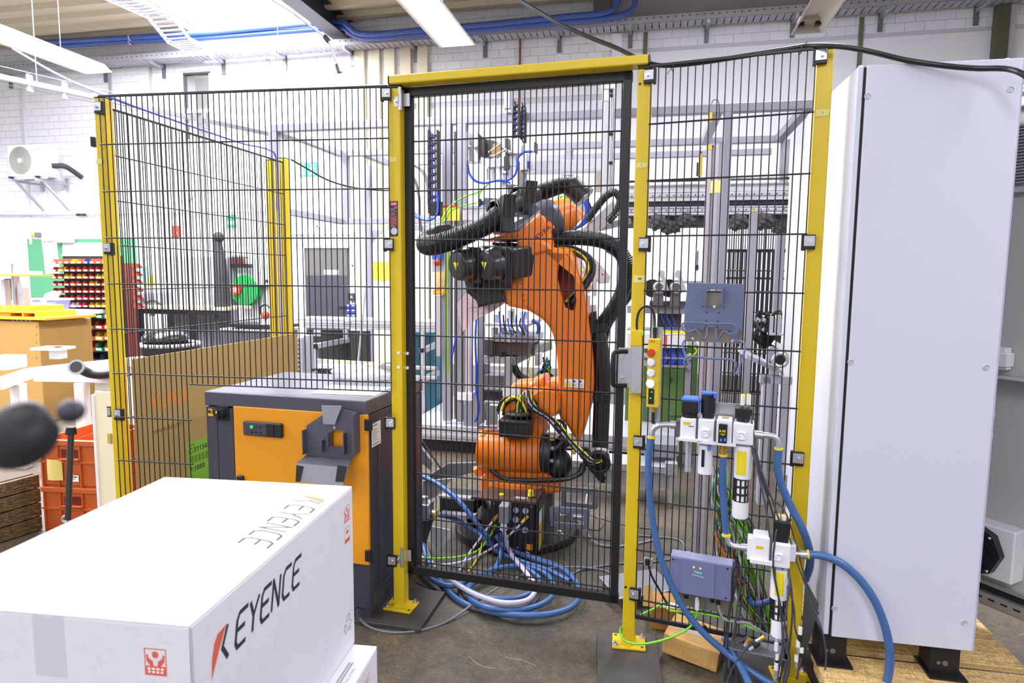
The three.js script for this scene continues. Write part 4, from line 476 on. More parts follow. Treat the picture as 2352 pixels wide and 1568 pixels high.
// ---- compressed-air service units
const airWhite = M(0xe9e9ef, .38), airYellow = M(0xe6d420, .4);
function gauge(g, px, py, z, r) { const c = g.L(px, py, z); part(g, 'gauge', [cbox(c[0], c[1], z + .004, r * 2.2, r * 2.2, .008, .003)], K.plastic); part(g, 'gauge_dial', new THREE.CircleGeometry(r, 24).translate(c[0], c[1], z + .0085), textTex(64, 64, '#f4f4fa', (x) => { x.strokeStyle = '#445'; x.lineWidth = 3; x.beginPath(); x.arc(32, 32, 24, 2.4, 7); x.stroke(); x.beginPath(); x.moveTo(32, 32); x.lineTo(20, 46); x.stroke(); x.strokeStyle = '#49a'; x.beginPath(); x.arc(32, 32, 18, 4, 5.6); x.stroke(); })); }
const cage = (g, x, y0, y1, r, z, nm) => { part(g, 'white_liner', vcyl(g, x, y0, y1, r * .86, z), M(0xf6f6f8, .35)); const a = []; for (let k = 0; k < 8; k++) { const t = k / 8 * 6.283, A = g.L(x, y0, z), B = g.L(x, y1, z), R = PXM(r, 2.28); a.push(cbox(A[0] + R * .93 * Math.cos(t), (A[1] + B[1]) / 2, z + R * .93 * Math.sin(t), .006, A[1] - B[1], .006)); } for (let k = 0; k < 4; k++) { const A = g.L(x, y0 + (y1 - y0) * k / 3, z); a.push(new THREE.TorusGeometry(PXM(r * .95, 2.28), .0038, 6, 28).rotateX(Math.PI / 2).translate(A[0], A[1], z)); } part(g, 'bowl_guard', a, K.black); };
const fitting = (g, a, b, r) => [rod(a, b, r, 6)];
{ const g = on(planeR, 'air_service_unit', 'white air service unit with blue knobs and a yellow display on the mesh', 'air filter', 1645, 990, .06); const z = .05;
  const blk = (x0, y0, x1, y1, nm = 'body_block') => part(g, nm, pbox(g, x0, y0, x1, y1, -.02, z, .005), airWhite);
  part(g, 'mounting_plate', pbox(g, 1640, 926, 1700, 970, -.045, -.038), K.steel);
  blk(1562, 961, 1598, 1010); blk(1603, 963, 1640, 1016); blk(1645, 964, 1681, 1022); blk(1683, 972, 1731, 1022);
  part(g, 'joint_clamp', [pbox(g, 1597, 963, 1604, 1012, -.015, z - .004), pbox(g, 1640, 966, 1646, 1014, -.015, z - .004), pbox(g, 1680, 970, 1686, 1018, -.015, z - .004), pbox(g, 1552, 966, 1563, 1004, -.01, z - .008)], M(0x55555c, .5));
  part(g, 'base_lip', [pbox(g, 1558, 1008, 1612, 1014, -.02, z + .012), pbox(g, 1602, 1014, 1645, 1020, -.02, z + .012), pbox(g, 1646, 1018, 1690, 1024, -.02, z + .01)], K.plastic);
  const k1 = part(g, 'regulator_knob', [pbox(g, 1565, 920, 1604, 950, -.02, z, .006), vcyl(g, 1584, 948, 963, 17, .015)], K.black); part(k1, 'blue_trim', [pbox(g, 1565, 915, 1604, 922, -.02, z, .006), pbox(g, 1602, 920, 1606, 950, -.016, z - .004, .002)], M(0x3a74d8, .35));
  const k2 = part(g, 'shutoff_knob', [vcyl(g, 1627, 904, 948, 16, .015, 28), vcyl(g, 1627, 946, 965, 13, .015, 28)], K.black); part(k2, 'blue_trim', [vcyl(g, 1627, 900, 905, 15.5, .015, 28), pbox(g, 1639, 903, 1645, 914, .0, z - .012, .002)], M(0x3a74d8, .35));
  const tg = g.L(1578, 972, z); part(g, 'yellow_tag', cbox(tg[0], tg[1], z + .0006, .024, .01, .001), K.yellow); const bt = g.L(1588, 979, z); part(g, 'blue_print', cbox(bt[0], bt[1], z + .0004, .018, .003, .0006), K.blueWire);
  gauge(g, 1620, 994, z, .013); gauge(g, 1703, 1000, z, .013);
  { const a = pbox(g, 1650, 974, 1670, 1018, z, z + .012, .002), m = part(g, 'pressure_display', a, K.black); const c = g.L(1660, 992, z + .012); part(m, 'display_screen', new THREE.PlaneGeometry(.024, .03).translate(c[0], c[1], z + .0125), (() => { const t = canvas(64, 80, (x) => { x.fillStyle = '#1a1a06'; x.fillRect(0, 0, 64, 80); x.fillStyle = '#f4ee20'; x.font = 'bold 30px sans-serif'; x.fillText('6.05', 1, 42); x.fillRect(6, 56, 50, 4); x.fillRect(22, 66, 24, 5); }); const mm = M(0x101010, .4, 0, { emissive: 0xffffff, emissiveIntensity: .8 }); mm.emissiveMap = t; mm.map = t; return mm; })()); for (const px of [1656, 1665]) { const b = g.L(px, 1010, z + .012); part(m, 'blue_button', cbox(b[0], b[1], z + .013, .007, .01, .003, .001), M(0x3a84f0, .4)); } }
  part(g, 'bowl', [vcyl(g, 1620, 1020, 1086, 16, .018), vcyl(g, 1640, 1020, 1026, 4, .01)], airWhite); { const p = pbox(g, 1611, 1033, 1618, 1072, .04, .0455); part(g, 'sight_slot', p, K.black); part(g, 'blue_lock', pbox(g, 1625, 1022, 1633, 1034, .036, .05), M(0x3a74d8, .4)); }
  part(g, 'drain_plug', vcyl(g, 1622, 1084, 1092, 4, .018), M(0x3a74d8, .4));
  part(g, 'silencer', [vcyl(g, 1581, 1016, 1036, 8, .015), vcyl(g, 1580, 1036, 1078, 7, .015), vcyl(g, 1580, 1076, 1082, 8, .015)], M(0xb8bcc4, .25, .5));
  part(g, 'large_filter_head', vcyl(g, 1707, 1022, 1096, 20.5, .018, 32, 2.28, 19), airWhite); part(g, 'yellow_label', (() => { const a = g.L(1701, 1031, .018), b = g.L(1701, 1086, .018); return new THREE.CylinderGeometry(PXM(20.6, 2.28), PXM(19.6, 2.28), a[1] - b[1], 20, 1, true, -.75, 1.1).translate(g.L(1707, 1058, .018)[0], (a[1] + b[1]) / 2, .018); })(), airYellow);
  cage(g, 1702, 1097, 1150, 15.5, .018); part(g, 'lower_bowl', [vcyl(g, 1700, 1149, 1184, 18, .018, 30), vcyl(g, 1699, 1183, 1187, 16, .018, 30)], airWhite);
  part(g, 'pilot_valve', [pbox(g, 1688, 938, 1728, 962, -.01, .04, .004), vcyl(g, 1707, 950, 972, 14, .012)], K.black); for (const px of [1706, 1720]) { part(g, 'valve_plug', [vcyl(g, px, 908, 930, 5, .015, 10)], K.offwhite); part(g, 'plug_lamp', vcyl(g, px, 905, 910, 4.5, .015, 10), K.ledAmber); }
  part(g, 'brass_cap', vcyl(g, 1666, 958, 966, 9, .015, 6), K.brass);
  part(g, 'inlet_elbow', [pipe(g, [[1546, 975], [1526, 975], [1512, 977], [1502, 984], [1497, 994], [1496, 1004]], PXM(6.5, 2.3), .015, 40, 14), ...fitting(g, ...pts(g, [[1562, 976], [1540, 975]], .015), PXM(9.5, 2.3))], K.zinc); part(g, 'yellow_collar', vcyl(g, 1496, 1001, 1006, 9.5, .015), airYellow);
  part(g, 'outlet_elbow', [pipe(g, [[1745, 998], [1766, 1000], [1780, 1004], [1787, 1014], [1788, 1030]], PXM(6.5, 2.3), .015, 40, 14), ...fitting(g, ...pts(g, [[1731, 997], [1752, 999]], .015), PXM(9.5, 2.3))], K.zinc); part(g, 'yellow_collar', vcyl(g, 1788, 1028, 1032, 9.5, .015), airYellow);
  part(g, 'down_fitting', [vcyl(g, 1661, 1022, 1030, 7, .018, 6), vcyl(g, 1661, 1029, 1044, 9, .018, 6)], K.brass); part(g, 'yellow_collar', vcyl(g, 1661, 1042, 1047, 10, .018), airYellow);
}
{ const g = on(planeR, 'air_service_unit', 'smaller white air service unit low down beside the right fence post', 'air filter', 1770, 1290, .07); const z = .05;
  part(g, 'body_block', [pbox(g, 1728, 1232, 1768, 1294, -.02, z, .007), pbox(g, 1716, 1236, 1729, 1286, -.01, z - .012, .003)], airWhite); part(g, 'brass_cap', vcyl(g, 1748, 1228, 1236, 9, .015, 6), K.brass); const tg = g.L(1745, 1257, z); part(g, 'yellow_tag', cbox(tg[0], tg[1], z + .0006, .024, .01, .001), K.yellow); part(g, 'joint_clamp', pbox(g, 1766, 1240, 1774, 1292, -.015, z - .004), M(0x55555c, .5)); part(g, 'base_lip', pbox(g, 1722, 1288, 1774, 1296, -.02, z + .012), K.plastic);
  part(g, 'large_filter_head', [pbox(g, 1772, 1248, 1816, 1306, -.02, z, .008), vcyl(g, 1790, 1304, 1371, 19.5, .018, 30, 2.2)], airWhite); gauge(g, 1788, 1278, z, .012);
  part(g, 'yellow_label', (() => { const a = g.L(1789, 1306, .018), b = g.L(1789, 1360, .018); return new THREE.CylinderGeometry(PXM(19.7, 2.2), PXM(19.7, 2.2), a[1] - b[1], 20, 1, true, -.5, 1.0).translate(g.L(1790, 1330, .018)[0], (a[1] + b[1]) / 2, .018); })(), airYellow);
  cage(g, 1789, 1371, 1420, 15, .018); part(g, 'lower_bowl', vcyl(g, 1789, 1419, 1458, 17.5, .018, 30, 2.2), airWhite); part(g, 'drain_tube', vcyl(g, 1783, 1456, 1500, 2.5, .018, 8), K.plastic);
  part(g, 'pilot_valve', pbox(g, 1776, 1198, 1812, 1250, -.01, .04, .004), K.black); for (const [px, py] of [[1786, 1180], [1800, 1182]]) { part(g, 'valve_plug', vcyl(g, px, py + 3, py + 22, 5, .02, 10), K.offwhite); part(g, 'plug_lamp', vcyl(g, px, py, py + 4, 4.5, .02, 10), K.ledAmber); }
  part(g, 'outlet_block', pbox(g, 1814, 1252, 1828, 1290, -.01, .035, .003), M(0xd4d4dc, .4)); part(g, 'outlet_fitting', [...fitting(g, ...pts(g, [[1827, 1271], [1846, 1272]], .015), PXM(7, 2.2)), ...fitting(g, ...pts(g, [[1838, 1272], [1855, 1273]], .015), PXM(10.5, 2.2))], K.zinc); part(g, 'yellow_collar', rod(...pts(g, [[1855, 1273], [1859, 1273]], .015), PXM(11, 2.2), 20), airYellow);
  part(g, 'inlet_elbow', [pipe(g, [[1718, 1258], [1698, 1256], [1682, 1252], [1673, 1244], [1669, 1230]], PXM(6, 2.25), .015, 40, 14), ...fitting(g, ...pts(g, [[1725, 1258], [1702, 1256]], .015), PXM(9, 2.25))], K.zinc); part(g, 'yellow_collar', vcyl(g, 1668, 1226, 1231, 10, .015), airYellow);
}
// blue air hoses
const hose = (label, arr, r, mat = K.blueHose, pl = planeR, z = .075, name = 'air_hose', cat = 'hose') => { const g = on(pl, name, label, cat, arr[0][0], arr[0][1], 0); part(g, 'hose', pipe(g, arr.map((p) => [p[0], p[1], p[2] ?? z]), r, z, arr.length * 12, 14), mat); return g; };
{ const h = hose('blue air hose curving from the left elbow down past the grey panel box', [[1496, 1004], [1490, 1050], [1490, 1110], [1497, 1180], [1512, 1260], [1536, 1330], [1570, 1396], [1615, 1452], [1670, 1500], [1730, 1545, .1], [1790, 1580, .12]], .0125);
  const t = textTex(512, 20, '#4672b4', (c) => { c.fillStyle = '#b8c8e8'; c.font = 'bold 15px sans-serif'; c.fillText('LOL PLUS 15 BAR-250 PSI INCH (250 PSI) FLAME RESISTANT COVER MADE IN INDIA', 2, 15); }); }
hose('short blue air hose hanging straight down from the yellow display block', [[1661, 1046], [1660, 1090], [1662, 1150], [1666, 1200], [1668, 1230]], .0125, K.blueHose, planeR, .078);
hose('blue air hose from the right elbow curving down behind the right post', [[1788, 1031], [1786, 1070], [1794, 1110], [1818, 1165], [1842, 1212], [1858, 1260, .03], [1860, 1300, -.03], [1850, 1330, -.06]], .0135);
hose('big blue air hose arching over the white cabinet to the floor', [[1858, 1273], [1890, 1276], [1930, 1292], [1970, 1325], [2005, 1372], [2030, 1430], [2043, 1490], [2042, 1540], [2030, 1590]], .0135, K.blueHose, planeR, .085);
hose('blue air hose dropping to the floor between the cable bundle and the right post', [[1664, 1466, -.02], [1684, 1500, .06], [1704, 1535, .12], [1725, 1580, .2]], .013);
hose('dark blue air hose looping behind the lower air unit', [[1718, 1372, -.05], [1726, 1384, -.05], [1745, 1386, -.05], [1772, 1378, -.05], [1800, 1374, -.06]], .0115, M(0x34548c, .4));
{ // panel terminal box
  const g = on(planeR, 'terminal_box', 'grey-blue terminal box with a green lead, low on the mesh', 'junction box', 1608, 1328, .04); const z = .035; const P = (a, b, zz) => { const v = g.L(a, b, zz); return [v[0], v[1]]; };
  const s = outline([P(1541, 1275, z), P(1681, 1299, z), P(1678, 1382, z), P(1535, 1356, z)]); part(g, 'box_body', slab(s, -.02, z, .003), K.hmi); part(g, 'top_edge', slab(outline([P(1541, 1274, z), P(1682, 1298, z), P(1682, 1302, z), P(1541, 1279, z)]), -.02, z + .002), M(0x8e92b4, .45)); part(g, 'backing_plate', slab(outline([P(1548, 1352, -.02), P(1690, 1374, -.02), P(1676, 1412, -.02), P(1552, 1388, -.02)]), -.03, -.024), M(0x8d857c, .4, .5));
  part(g, 'raised_panel', slab(outline([P(1566, 1281, z), P(1642, 1294, z), P(1640, 1374, z), P(1563, 1360, z)]), z - .001, z + .004, .001), K.hmi);
  for (const [px, py] of [[1594, 1301], [1609, 1304]]) { const c = P(px, py, z); part(g, 'status_lamp', cylZ(c[0], c[1], z + .004, z + .006, .0035, 12), K.ledAmber); }
  const lb = P(1604, 1317, z); part(g, 'maker_print', cbox(0, 0, 0, .06, .034, .0006).rotateZ(-.16).translate(lb[0], lb[1], z + .0046), textTex(240, 136, '#6d7299', (c) => { c.fillStyle = '#2c9a9a'; c.fillRect(50, 26, 130, 34); c.fillStyle = '#e4f4f4'; c.font = 'bold 25px sans-serif'; c.fillText('SIEMENS', 58, 52); c.fillStyle = '#e8e8f4'; c.font = '28px sans-serif'; c.fillText('SIMATIC HMI', 36, 104); }));
  for (const [px, py] of [[1546, 1284], [1671, 1306], [1541, 1352], [1667, 1373]]) { const c = P(px, py, z); part(g, 'corner_screw', cylZ(c[0], c[1], z, z + .0015, .0035, 10), K.black); }
  part(g, 'side_flange', slab(outline([P(1681, 1300, z), P(1687, 1298, z), P(1684, 1384, z), P(1678, 1384, z)]), -.02, .0), K.holder);
  for (const [px, py] of [[1556, 1366], [1576, 1369], [1636, 1379], [1649, 1384]]) part(g, 'cable_entry', vcyl(g, px, py - 4, py + 3, 5, .0, 12), K.black);
  part(g, 'white_plug', [vcyl(g, 1601, 1371, 1378, 3.8, .01, 14), vcyl(g, 1601, 1377, 1384, 5, .01, 14), vcyl(g, 1601, 1383, 1399, 5.6, .01, 14)], K.plastic);
}
hose('bright green lead looping from the terminal box round the latch post foot', [[1601, 1398, .05], [1599, 1412, .055], [1588, 1436, .07], [1560, 1455, .08], [1520, 1470, .085], [1480, 1478, .085], [1448, 1476, .08], [1428, 1464, .06], [1424, 1448, .03], [1432, 1436, -.045], [1450, 1424, -.08], [1475, 1410, -.1], [1505, 1396, -.12], [1532, 1380, -.12]], .0043, K.green, planeR, .05, 'cable', 'cable');
hose('thin green lead under the terminal box along the bottom rail', [[1538, 1378, -.03], [1530, 1390, -.02], [1536, 1400, .0], [1560, 1404, .02], [1600, 1407, .02], [1650, 1416, .02], [1700, 1430, .03], [1740, 1448, .04], [1764, 1458, .03]], .004, K.green, planeR, 0, 'cable', 'cable');
hose('grey lead from the terminal box sagging to the lower air unit', [[1650, 1386, .04], [1652, 1400, .045], [1662, 1420, .05], [1690, 1428, .05], [1716, 1430, .05], [1740, 1444, .05], [1762, 1458, .04]], .0045, K.greyWire, planeR, 0, 'cable', 'cable');
hose('black lead with an orange cap running down to the terminal box', [[1488, 1290, -.01], [1496, 1320, .0], [1515, 1355, .0], [1532, 1386, .0]], .004, K.rubber, planeR, 0, 'cable', 'cable');
{ const g = on(planeR, 'coupling', 'small grey pneumatic coupling clipped on the mesh beside the latch post', 'fitting', 1488, 1290, .01); part(g, 'bracket', pbox(g, 1478, 1282, 1499, 1299, -.01, 0, .002), K.zinc); part(g, 'coupling_body', [vcyl(g, 1487, 1284, 1296, 6, .012, 14)], K.black);
  const k = on(planeR, 'key_tag', 'small black star-shaped tag hanging on a cord under the terminal box', 'tag', 1619, 1446, .03); part(k, 'cord', pipe(k, [[1620, 1378], [1620, 1410], [1619, 1432]], .0008, 0), K.rubber); part(k, 'tag_body', slab(outline(pts(k, [[1619, 1433], [1622, 1438], [1627, 1444], [1623, 1448], [1622, 1456], [1620, 1453], [1617, 1456], [1616, 1449], [1611, 1444], [1616, 1438]]).map((v) => [v.x, v.y])), -.003, .003, .001), K.black); }
// dark sensor leads hanging from the valves: each a lead of its own
{ const runs = [[[1707, 930], [1712, 960], [1722, 1010], [1735, 1060], [1756, 1120], [1775, 1180], [1790, 1250], [1800, 1330], [1806, 1420], [1802, 1500], [1790, 1568]], [[1720, 930], [1727, 970], [1738, 1040], [1752, 1090], [1775, 1150], [1796, 1220], [1810, 1300], [1820, 1380], [1816, 1460], [1806, 1540], [1798, 1580]], [[1722, 1000], [1740, 1080], [1756, 1150], [1768, 1230], [1780, 1310], [1792, 1400], [1797, 1480], [1785, 1560]], [[1787, 1200], [1780, 1240], [1776, 1300], [1790, 1380], [1806, 1450], [1813, 1530], [1800, 1580]], [[1800, 1205], [1815, 1240], [1830, 1290], [1845, 1330], [1865, 1390], [1886, 1440], [1897, 1500], [1892, 1560], [1886, 1590]], [[1725, 1010], [1748, 1090], [1770, 1140], [1800, 1170], [1826, 1240], [1850, 1330], [1880, 1410]], [[1690, 1290], [1684, 1330], [1678, 1390], [1672, 1450], [1670, 1510], [1662, 1570]], [[1702, 1300], [1698, 1360], [1690, 1420], [1684, 1480], [1690, 1540], [1700, 1580]], [[1712, 1310], [1704, 1380], [1690, 1450], [1678, 1510], [1684, 1570]], [[1696, 1300], [1686, 1360], [1668, 1440], [1664, 1500], [1676, 1560]], [[1800, 1330], [1815, 1360], [1824, 1400], [1826, 1440], [1834, 1470], [1840, 1500], [1830, 1560]], [[1811, 1300], [1814, 1340], [1806, 1400], [1800, 1460], [1812, 1520], [1800, 1575]], [[1718, 1460], [1706, 1470], [1690, 1478], [1674, 1470], [1668, 1458]], [[1730, 1468], [1712, 1490], [1696, 1512], [1680, 1540], [1670, 1570]]];
  runs.forEach((r, i) => { const e = (i % 4) * .008; hose(['dark sensor lead, first of the bundle hanging from the upper valve plugs', 'dark sensor lead crossing in front of the upper filter bowl', 'dark sensor lead along the right side of the upper filter', 'dark sensor lead from the lower valve over the yellow label', 'dark sensor lead draped across the white cabinet edge to the pallet', 'thin dark lead slanting behind the right fence post top hose', 'dark lead hanging left of the lower unit, nearest the terminal box', 'dark lead hanging second from the terminal box', 'dark lead hanging third from the terminal box', 'dark lead with a bend left of the grey floor plate', 'dark lead with white connectors along the right fence post', 'dark lead down the middle of the right fence post', 'short dark lead lying over the steel plate with a screw plug', 'dark lead curling from the steel plate to the floor'][i], r.map((p, k) => [p[0], p[1], .095 + e + (k === 0 ? -.02 : 0) - (i > 5 && i < 10 ? .06 : 0) + (i === 5 ? -.02 : 0)]), i === 4 || i === 5 ? .0028 : .0034, i % 3 ? K.darkWire : M(0x3a3a44, .45), planeR, 0, 'sensor_lead', 'cable'); });
  const plugs = [[1783, 1476, 1512], [1784, 1500, 1528], [1783, 1520, 1556], [1838, 1440, 1472], [1833, 1470, 1500], [1841, 1488, 1508], [1829, 1504, 1532]];
  plugs.forEach(([x, a, b], i) => { const g = on(planeR, 'cable_connector', ['upper round connector on the lead under the lower bowl', 'middle round connector on the lead under the lower bowl', 'lowest round connector on the lead under the lower bowl', 'uppermost connector on the leads in front of the right post', 'second connector on the leads in front of the right post', 'third connector on the leads in front of the right post', 'lowest white connector in front of the right post'][i], 'connector', x, (a + b) / 2, .115); part(g, 'plug_body', [vcyl(g, x, a, (a + b) / 2, 4.5, 0, 12, 2.2)], i % 2 ? K.offwhite : K.plastic); part(g, 'plug_sleeve', vcyl(g, x, (a + b) / 2, b, 4, 0, 12, 2.2), i % 2 ? K.rubber : K.zinc); });
  [[1711, 1483, 1722, 1466], [1737, 1472, 1757, 1462], [1722, 1492, 1742, 1476]].forEach(([a, b, c, d], i) => { const g = on(planeR, 'cable_connector', ['black and brass screw connector on the steel plate, left one', 'black and brass screw connector on the steel plate, right one', 'grey screw connector on the steel plate, front one'][i], 'connector', a, b, .11); const q = pts(g, [[a, b], [(a + c) / 2, (b + d) / 2], [c, d]]); part(g, 'plug_body', rod(q[0], q[1], .007, 12), K.zinc); part(g, 'plug_sleeve', rod(q[1], q[2], .009, 12), i === 2 ? K.rubber : K.brass); });
}
{ // wire bundle in the duct behind the mesh: too many to count
  const g = on(planeR, 'wire_bundle', 'thick tangle of green, grey, white and orange wires behind the mesh', 'wires', 1690, 1250, -.12); g.userData.kind = 'stuff'; const mats = [K.green, K.greyWire, K.lilacWire, K.darkWire, K.orangeWire, K.blueHose];
  mats.forEach((m, mi) => { const a = []; for (let k = 0; k < [30, 16, 12, 22, 5, 5][mi]; k++) { const x0 = 1638 + rnd() * 34, x1 = 1640 + rnd() * 90, x2 = 1690 + rnd() * 70, x3 = 1730 + rnd() * 60; a.push(pipe(g, [[x0, 1070 + rnd() * 60, -rnd() * .1], [x0 + rr(-8, 14), 1150 + rr(-20, 20), -rnd() * .12], [x1, 1210 + rr(-20, 30), -rnd() * .12], [(x1 + x2) / 2 + rr(-20, 20), 1290 + rr(-30, 30), -rnd() * .12], [x2, 1370 + rr(-20, 30), -rnd() * .1], [x3, 1440 + rr(-10, 20), -rnd() * .1]], mi === 2 ? .004 : .0028, 0, 30, 5)); } part(g, ['green_wires', 'grey_wires', 'white_wires', 'black_wires', 'orange_wires', 'blue_wires'][mi], a, m).userData.kind = 'stuff'; });
}
{ // brown cardboard boxes on the floor, and sheet steel
  const tx = grain(256, 256, [190, 150, 88], 1, [[4, .1], [64, .1, 4], [200, .12]]); const cm = M(0xffffff, .8); cm.map = tx; const ti = M(0xd8d4cc, .15, 0, { transparent: true, opacity: .38, clearcoat: 1 });
  const a = onY(1594, 1478, .04), g = thing('cardboard_box', 'brown cardboard box with clear tape, tilted, in front under the mesh', 'box', V(a.x, .012, a.z), -.5); g.rotation.set(0, -.5, -.1);
  part(g, 'carton', box(-.105, 0, -.09, .105, .075, .09, .004), cm); part(g, 'flap', box(-.105, .075, -.09, .105, .0775, -.001), cm); part(g, 'flap', box(-.105, .075, .001, .105, .0775, .09), cm); part(g, 'clear_tape', [box(-.107, .0778, -.02, .04, .0784, .025), box(-.1062, .01, -.02, -.1056, .0784, .025)], ti); part(g, 'scribble', box(.05, .0777, -.06, .08, .078, -.04), M(0x8a6c3c, .8));
  const b = onY(1506, 1456, 0), g2 = thing('cardboard_box', 'open brown cardboard box with a white label, under the terminal box', 'box', V(b.x + .085, 0, b.z - .09), -.22); part(g2, 'carton', box(-.085, 0, -.07, .085, .1, .07, .003), M(0xa87c44, .8)); part(g2, 'flap', slab(outline([[-.09, 0], [-.045, 0], [-.055, .09], [-.085, .08]]), -.002, .002).rotateX(-.6).translate(-.03, .095, .065), cm); part(g2, 'label_sheet', new THREE.PlaneGeometry(.09, .04).rotateX(-Math.PI / 2).translate(.0, .1008, .04), textTex(200, 90, '#f0f0f2', (c) => { c.fillStyle = '#333'; for (let i = 0; i < 26; i++) c.fillRect(20 + i * 6, 10, (i * 5) % 4 + 1, 30); c.font = '24px sans-serif'; c.fillText('000 0254', 50, 74); }));
  const s = thing('steel_sheet', 'grey steel sheet lying on the floor behind the latch post', 'sheet', V(onY(1460, 1365, .03).x + .02, .0, onY(1460, 1365, .03).z - .06), .3); part(s, 'sheet', cbox(0, .052, 0, .3, .012, .22, .004), K.steel); part(s, 'fold', [cbox(-.12, .023, 0, .02, .046, .2), cbox(.12, .023, 0, .02, .046, .2)], M(0x3a3a3e, .5));
  const d = onY(1740, 1500, .16), q = thing('steel_plate', 'grey sheet steel bracket with an oval hole under the lower air unit', 'bracket', V(d.x, 0, d.z), planeR.turn); part(q, 'top_sheet', [box(-.09, .15, -.16, .1, .158, .0, .002), box(.09, .0, -.16, .1, .158, .0)], M(0x75777c, .4, .6)); part(q, 'leg', box(-.09, 0, -.16, -.07, .15, -.14), K.dark); part(q, 'slot', new THREE.CylinderGeometry(.008, .008, .001, 12).scale(1.4, 1, .8).translate(-.05, .1586, -.06), K.black);
  const e = on(planeR, 'steel_plate', 'dark leaning steel plate beside the white cabinet foot, behind the right post', 'plate', 1850, 1420, -.02); part(e, 'plate', slab(outline(pts(e, [[1850, 1330], [1884, 1395], [1850, 1500], [1838, 1500]]).map((v) => [v.x, v.y])), -.006, 0), M(0x6a6e6c, .4, .6));
}
{ // upright aluminium column that carries the holder and the units
  const f = onY(1604, 1288, 0), g = thing('aluminium_column', 'grey aluminium column with a taped top, standing behind the tablet holder', 'column', f, planeR.turn - .25); const h = 2.12, w = .06, s = new THREE.Shape(); s.moveTo(-w / 2, -w / 2); for (const [x, y] of [[-.006, -w / 2], [-.006, -w / 2 + .012], [.006, -w / 2 + .012], [.006, -w / 2], [w / 2, -w / 2], [w / 2, w / 2], [-w / 2, w / 2]]) s.lineTo(x, y); s.closePath();
  part(g, 'profile', new THREE.ExtrudeGeometry(s, { depth: h, bevelEnabled: false }).rotateX(-Math.PI / 2).scale(1, 1, 1), M(0xb9b2ba, .4, .35)); part(g, 'end_cap', cbox(0, h + .004, 0, w, .008, w), K.aluPaint); part(g, 'foot_plate', cbox(0, .006, 0, .16, .012, .12), K.aluPaint); part(g, 'cream_tape', cbox(.02, h - .2, .031, .05, .06, .001), tapeMat); part(g, 'yellow_tape', cbox(-.02, h - .01, .031, .03, .02, .001), K.yellow);
}
{ // thick black cable lying along the top of the fence
  const A = at(1180, -8, 2.75), pp = [[1180, -8, 2.75], [1240, 28, 2.66], [1300, 62, 2.58], [1360, 88, 2.52], [1420, 112, 2.47], [1480, 141, 2.43]].map((p) => at(...p)); const top = [[1515, 150], [1545, 150], [1600, 145], [1700, 130], [1800, 114], [1850, 106]].map((p) => planeR.hit(p[0], p[1], .0)); const rest = [[1890, 105, 2.17], [1940, 108, 2.13], [2000, 119, 2.1], [2080, 138, 2.07], [2160, 150, 2.03], [2240, 157, 2.0], [2310, 158, 1.96], [2345, 168, 1.92], [2375, 190, 1.9]].map((p) => at(...p));
  const g = thing('power_cable', 'thick black cable from the ceiling along the fence top over the white cabinet', 'cable', A); part(g, 'cable', tube([...pp, ...top, ...rest].map((p) => p.clone().sub(A)), .0082, 200, 12), M(0x24262b, .35)); const t = (x, y, d1) => { const p = planeR.hit(x, y, .004).sub(A); part(g, 'cable_tie', [new THREE.TorusGeometry(.013, .0016, 6, 20).rotateY(Math.PI / 2).translate(p.x, p.y - .004, p.z), bar(p.clone(), p.clone().add(d1), .0018)], K.black); }; t(1545, 152, V(-.02, -.03, .01)); t(1838, 112, V(.02, .02, .01));
}
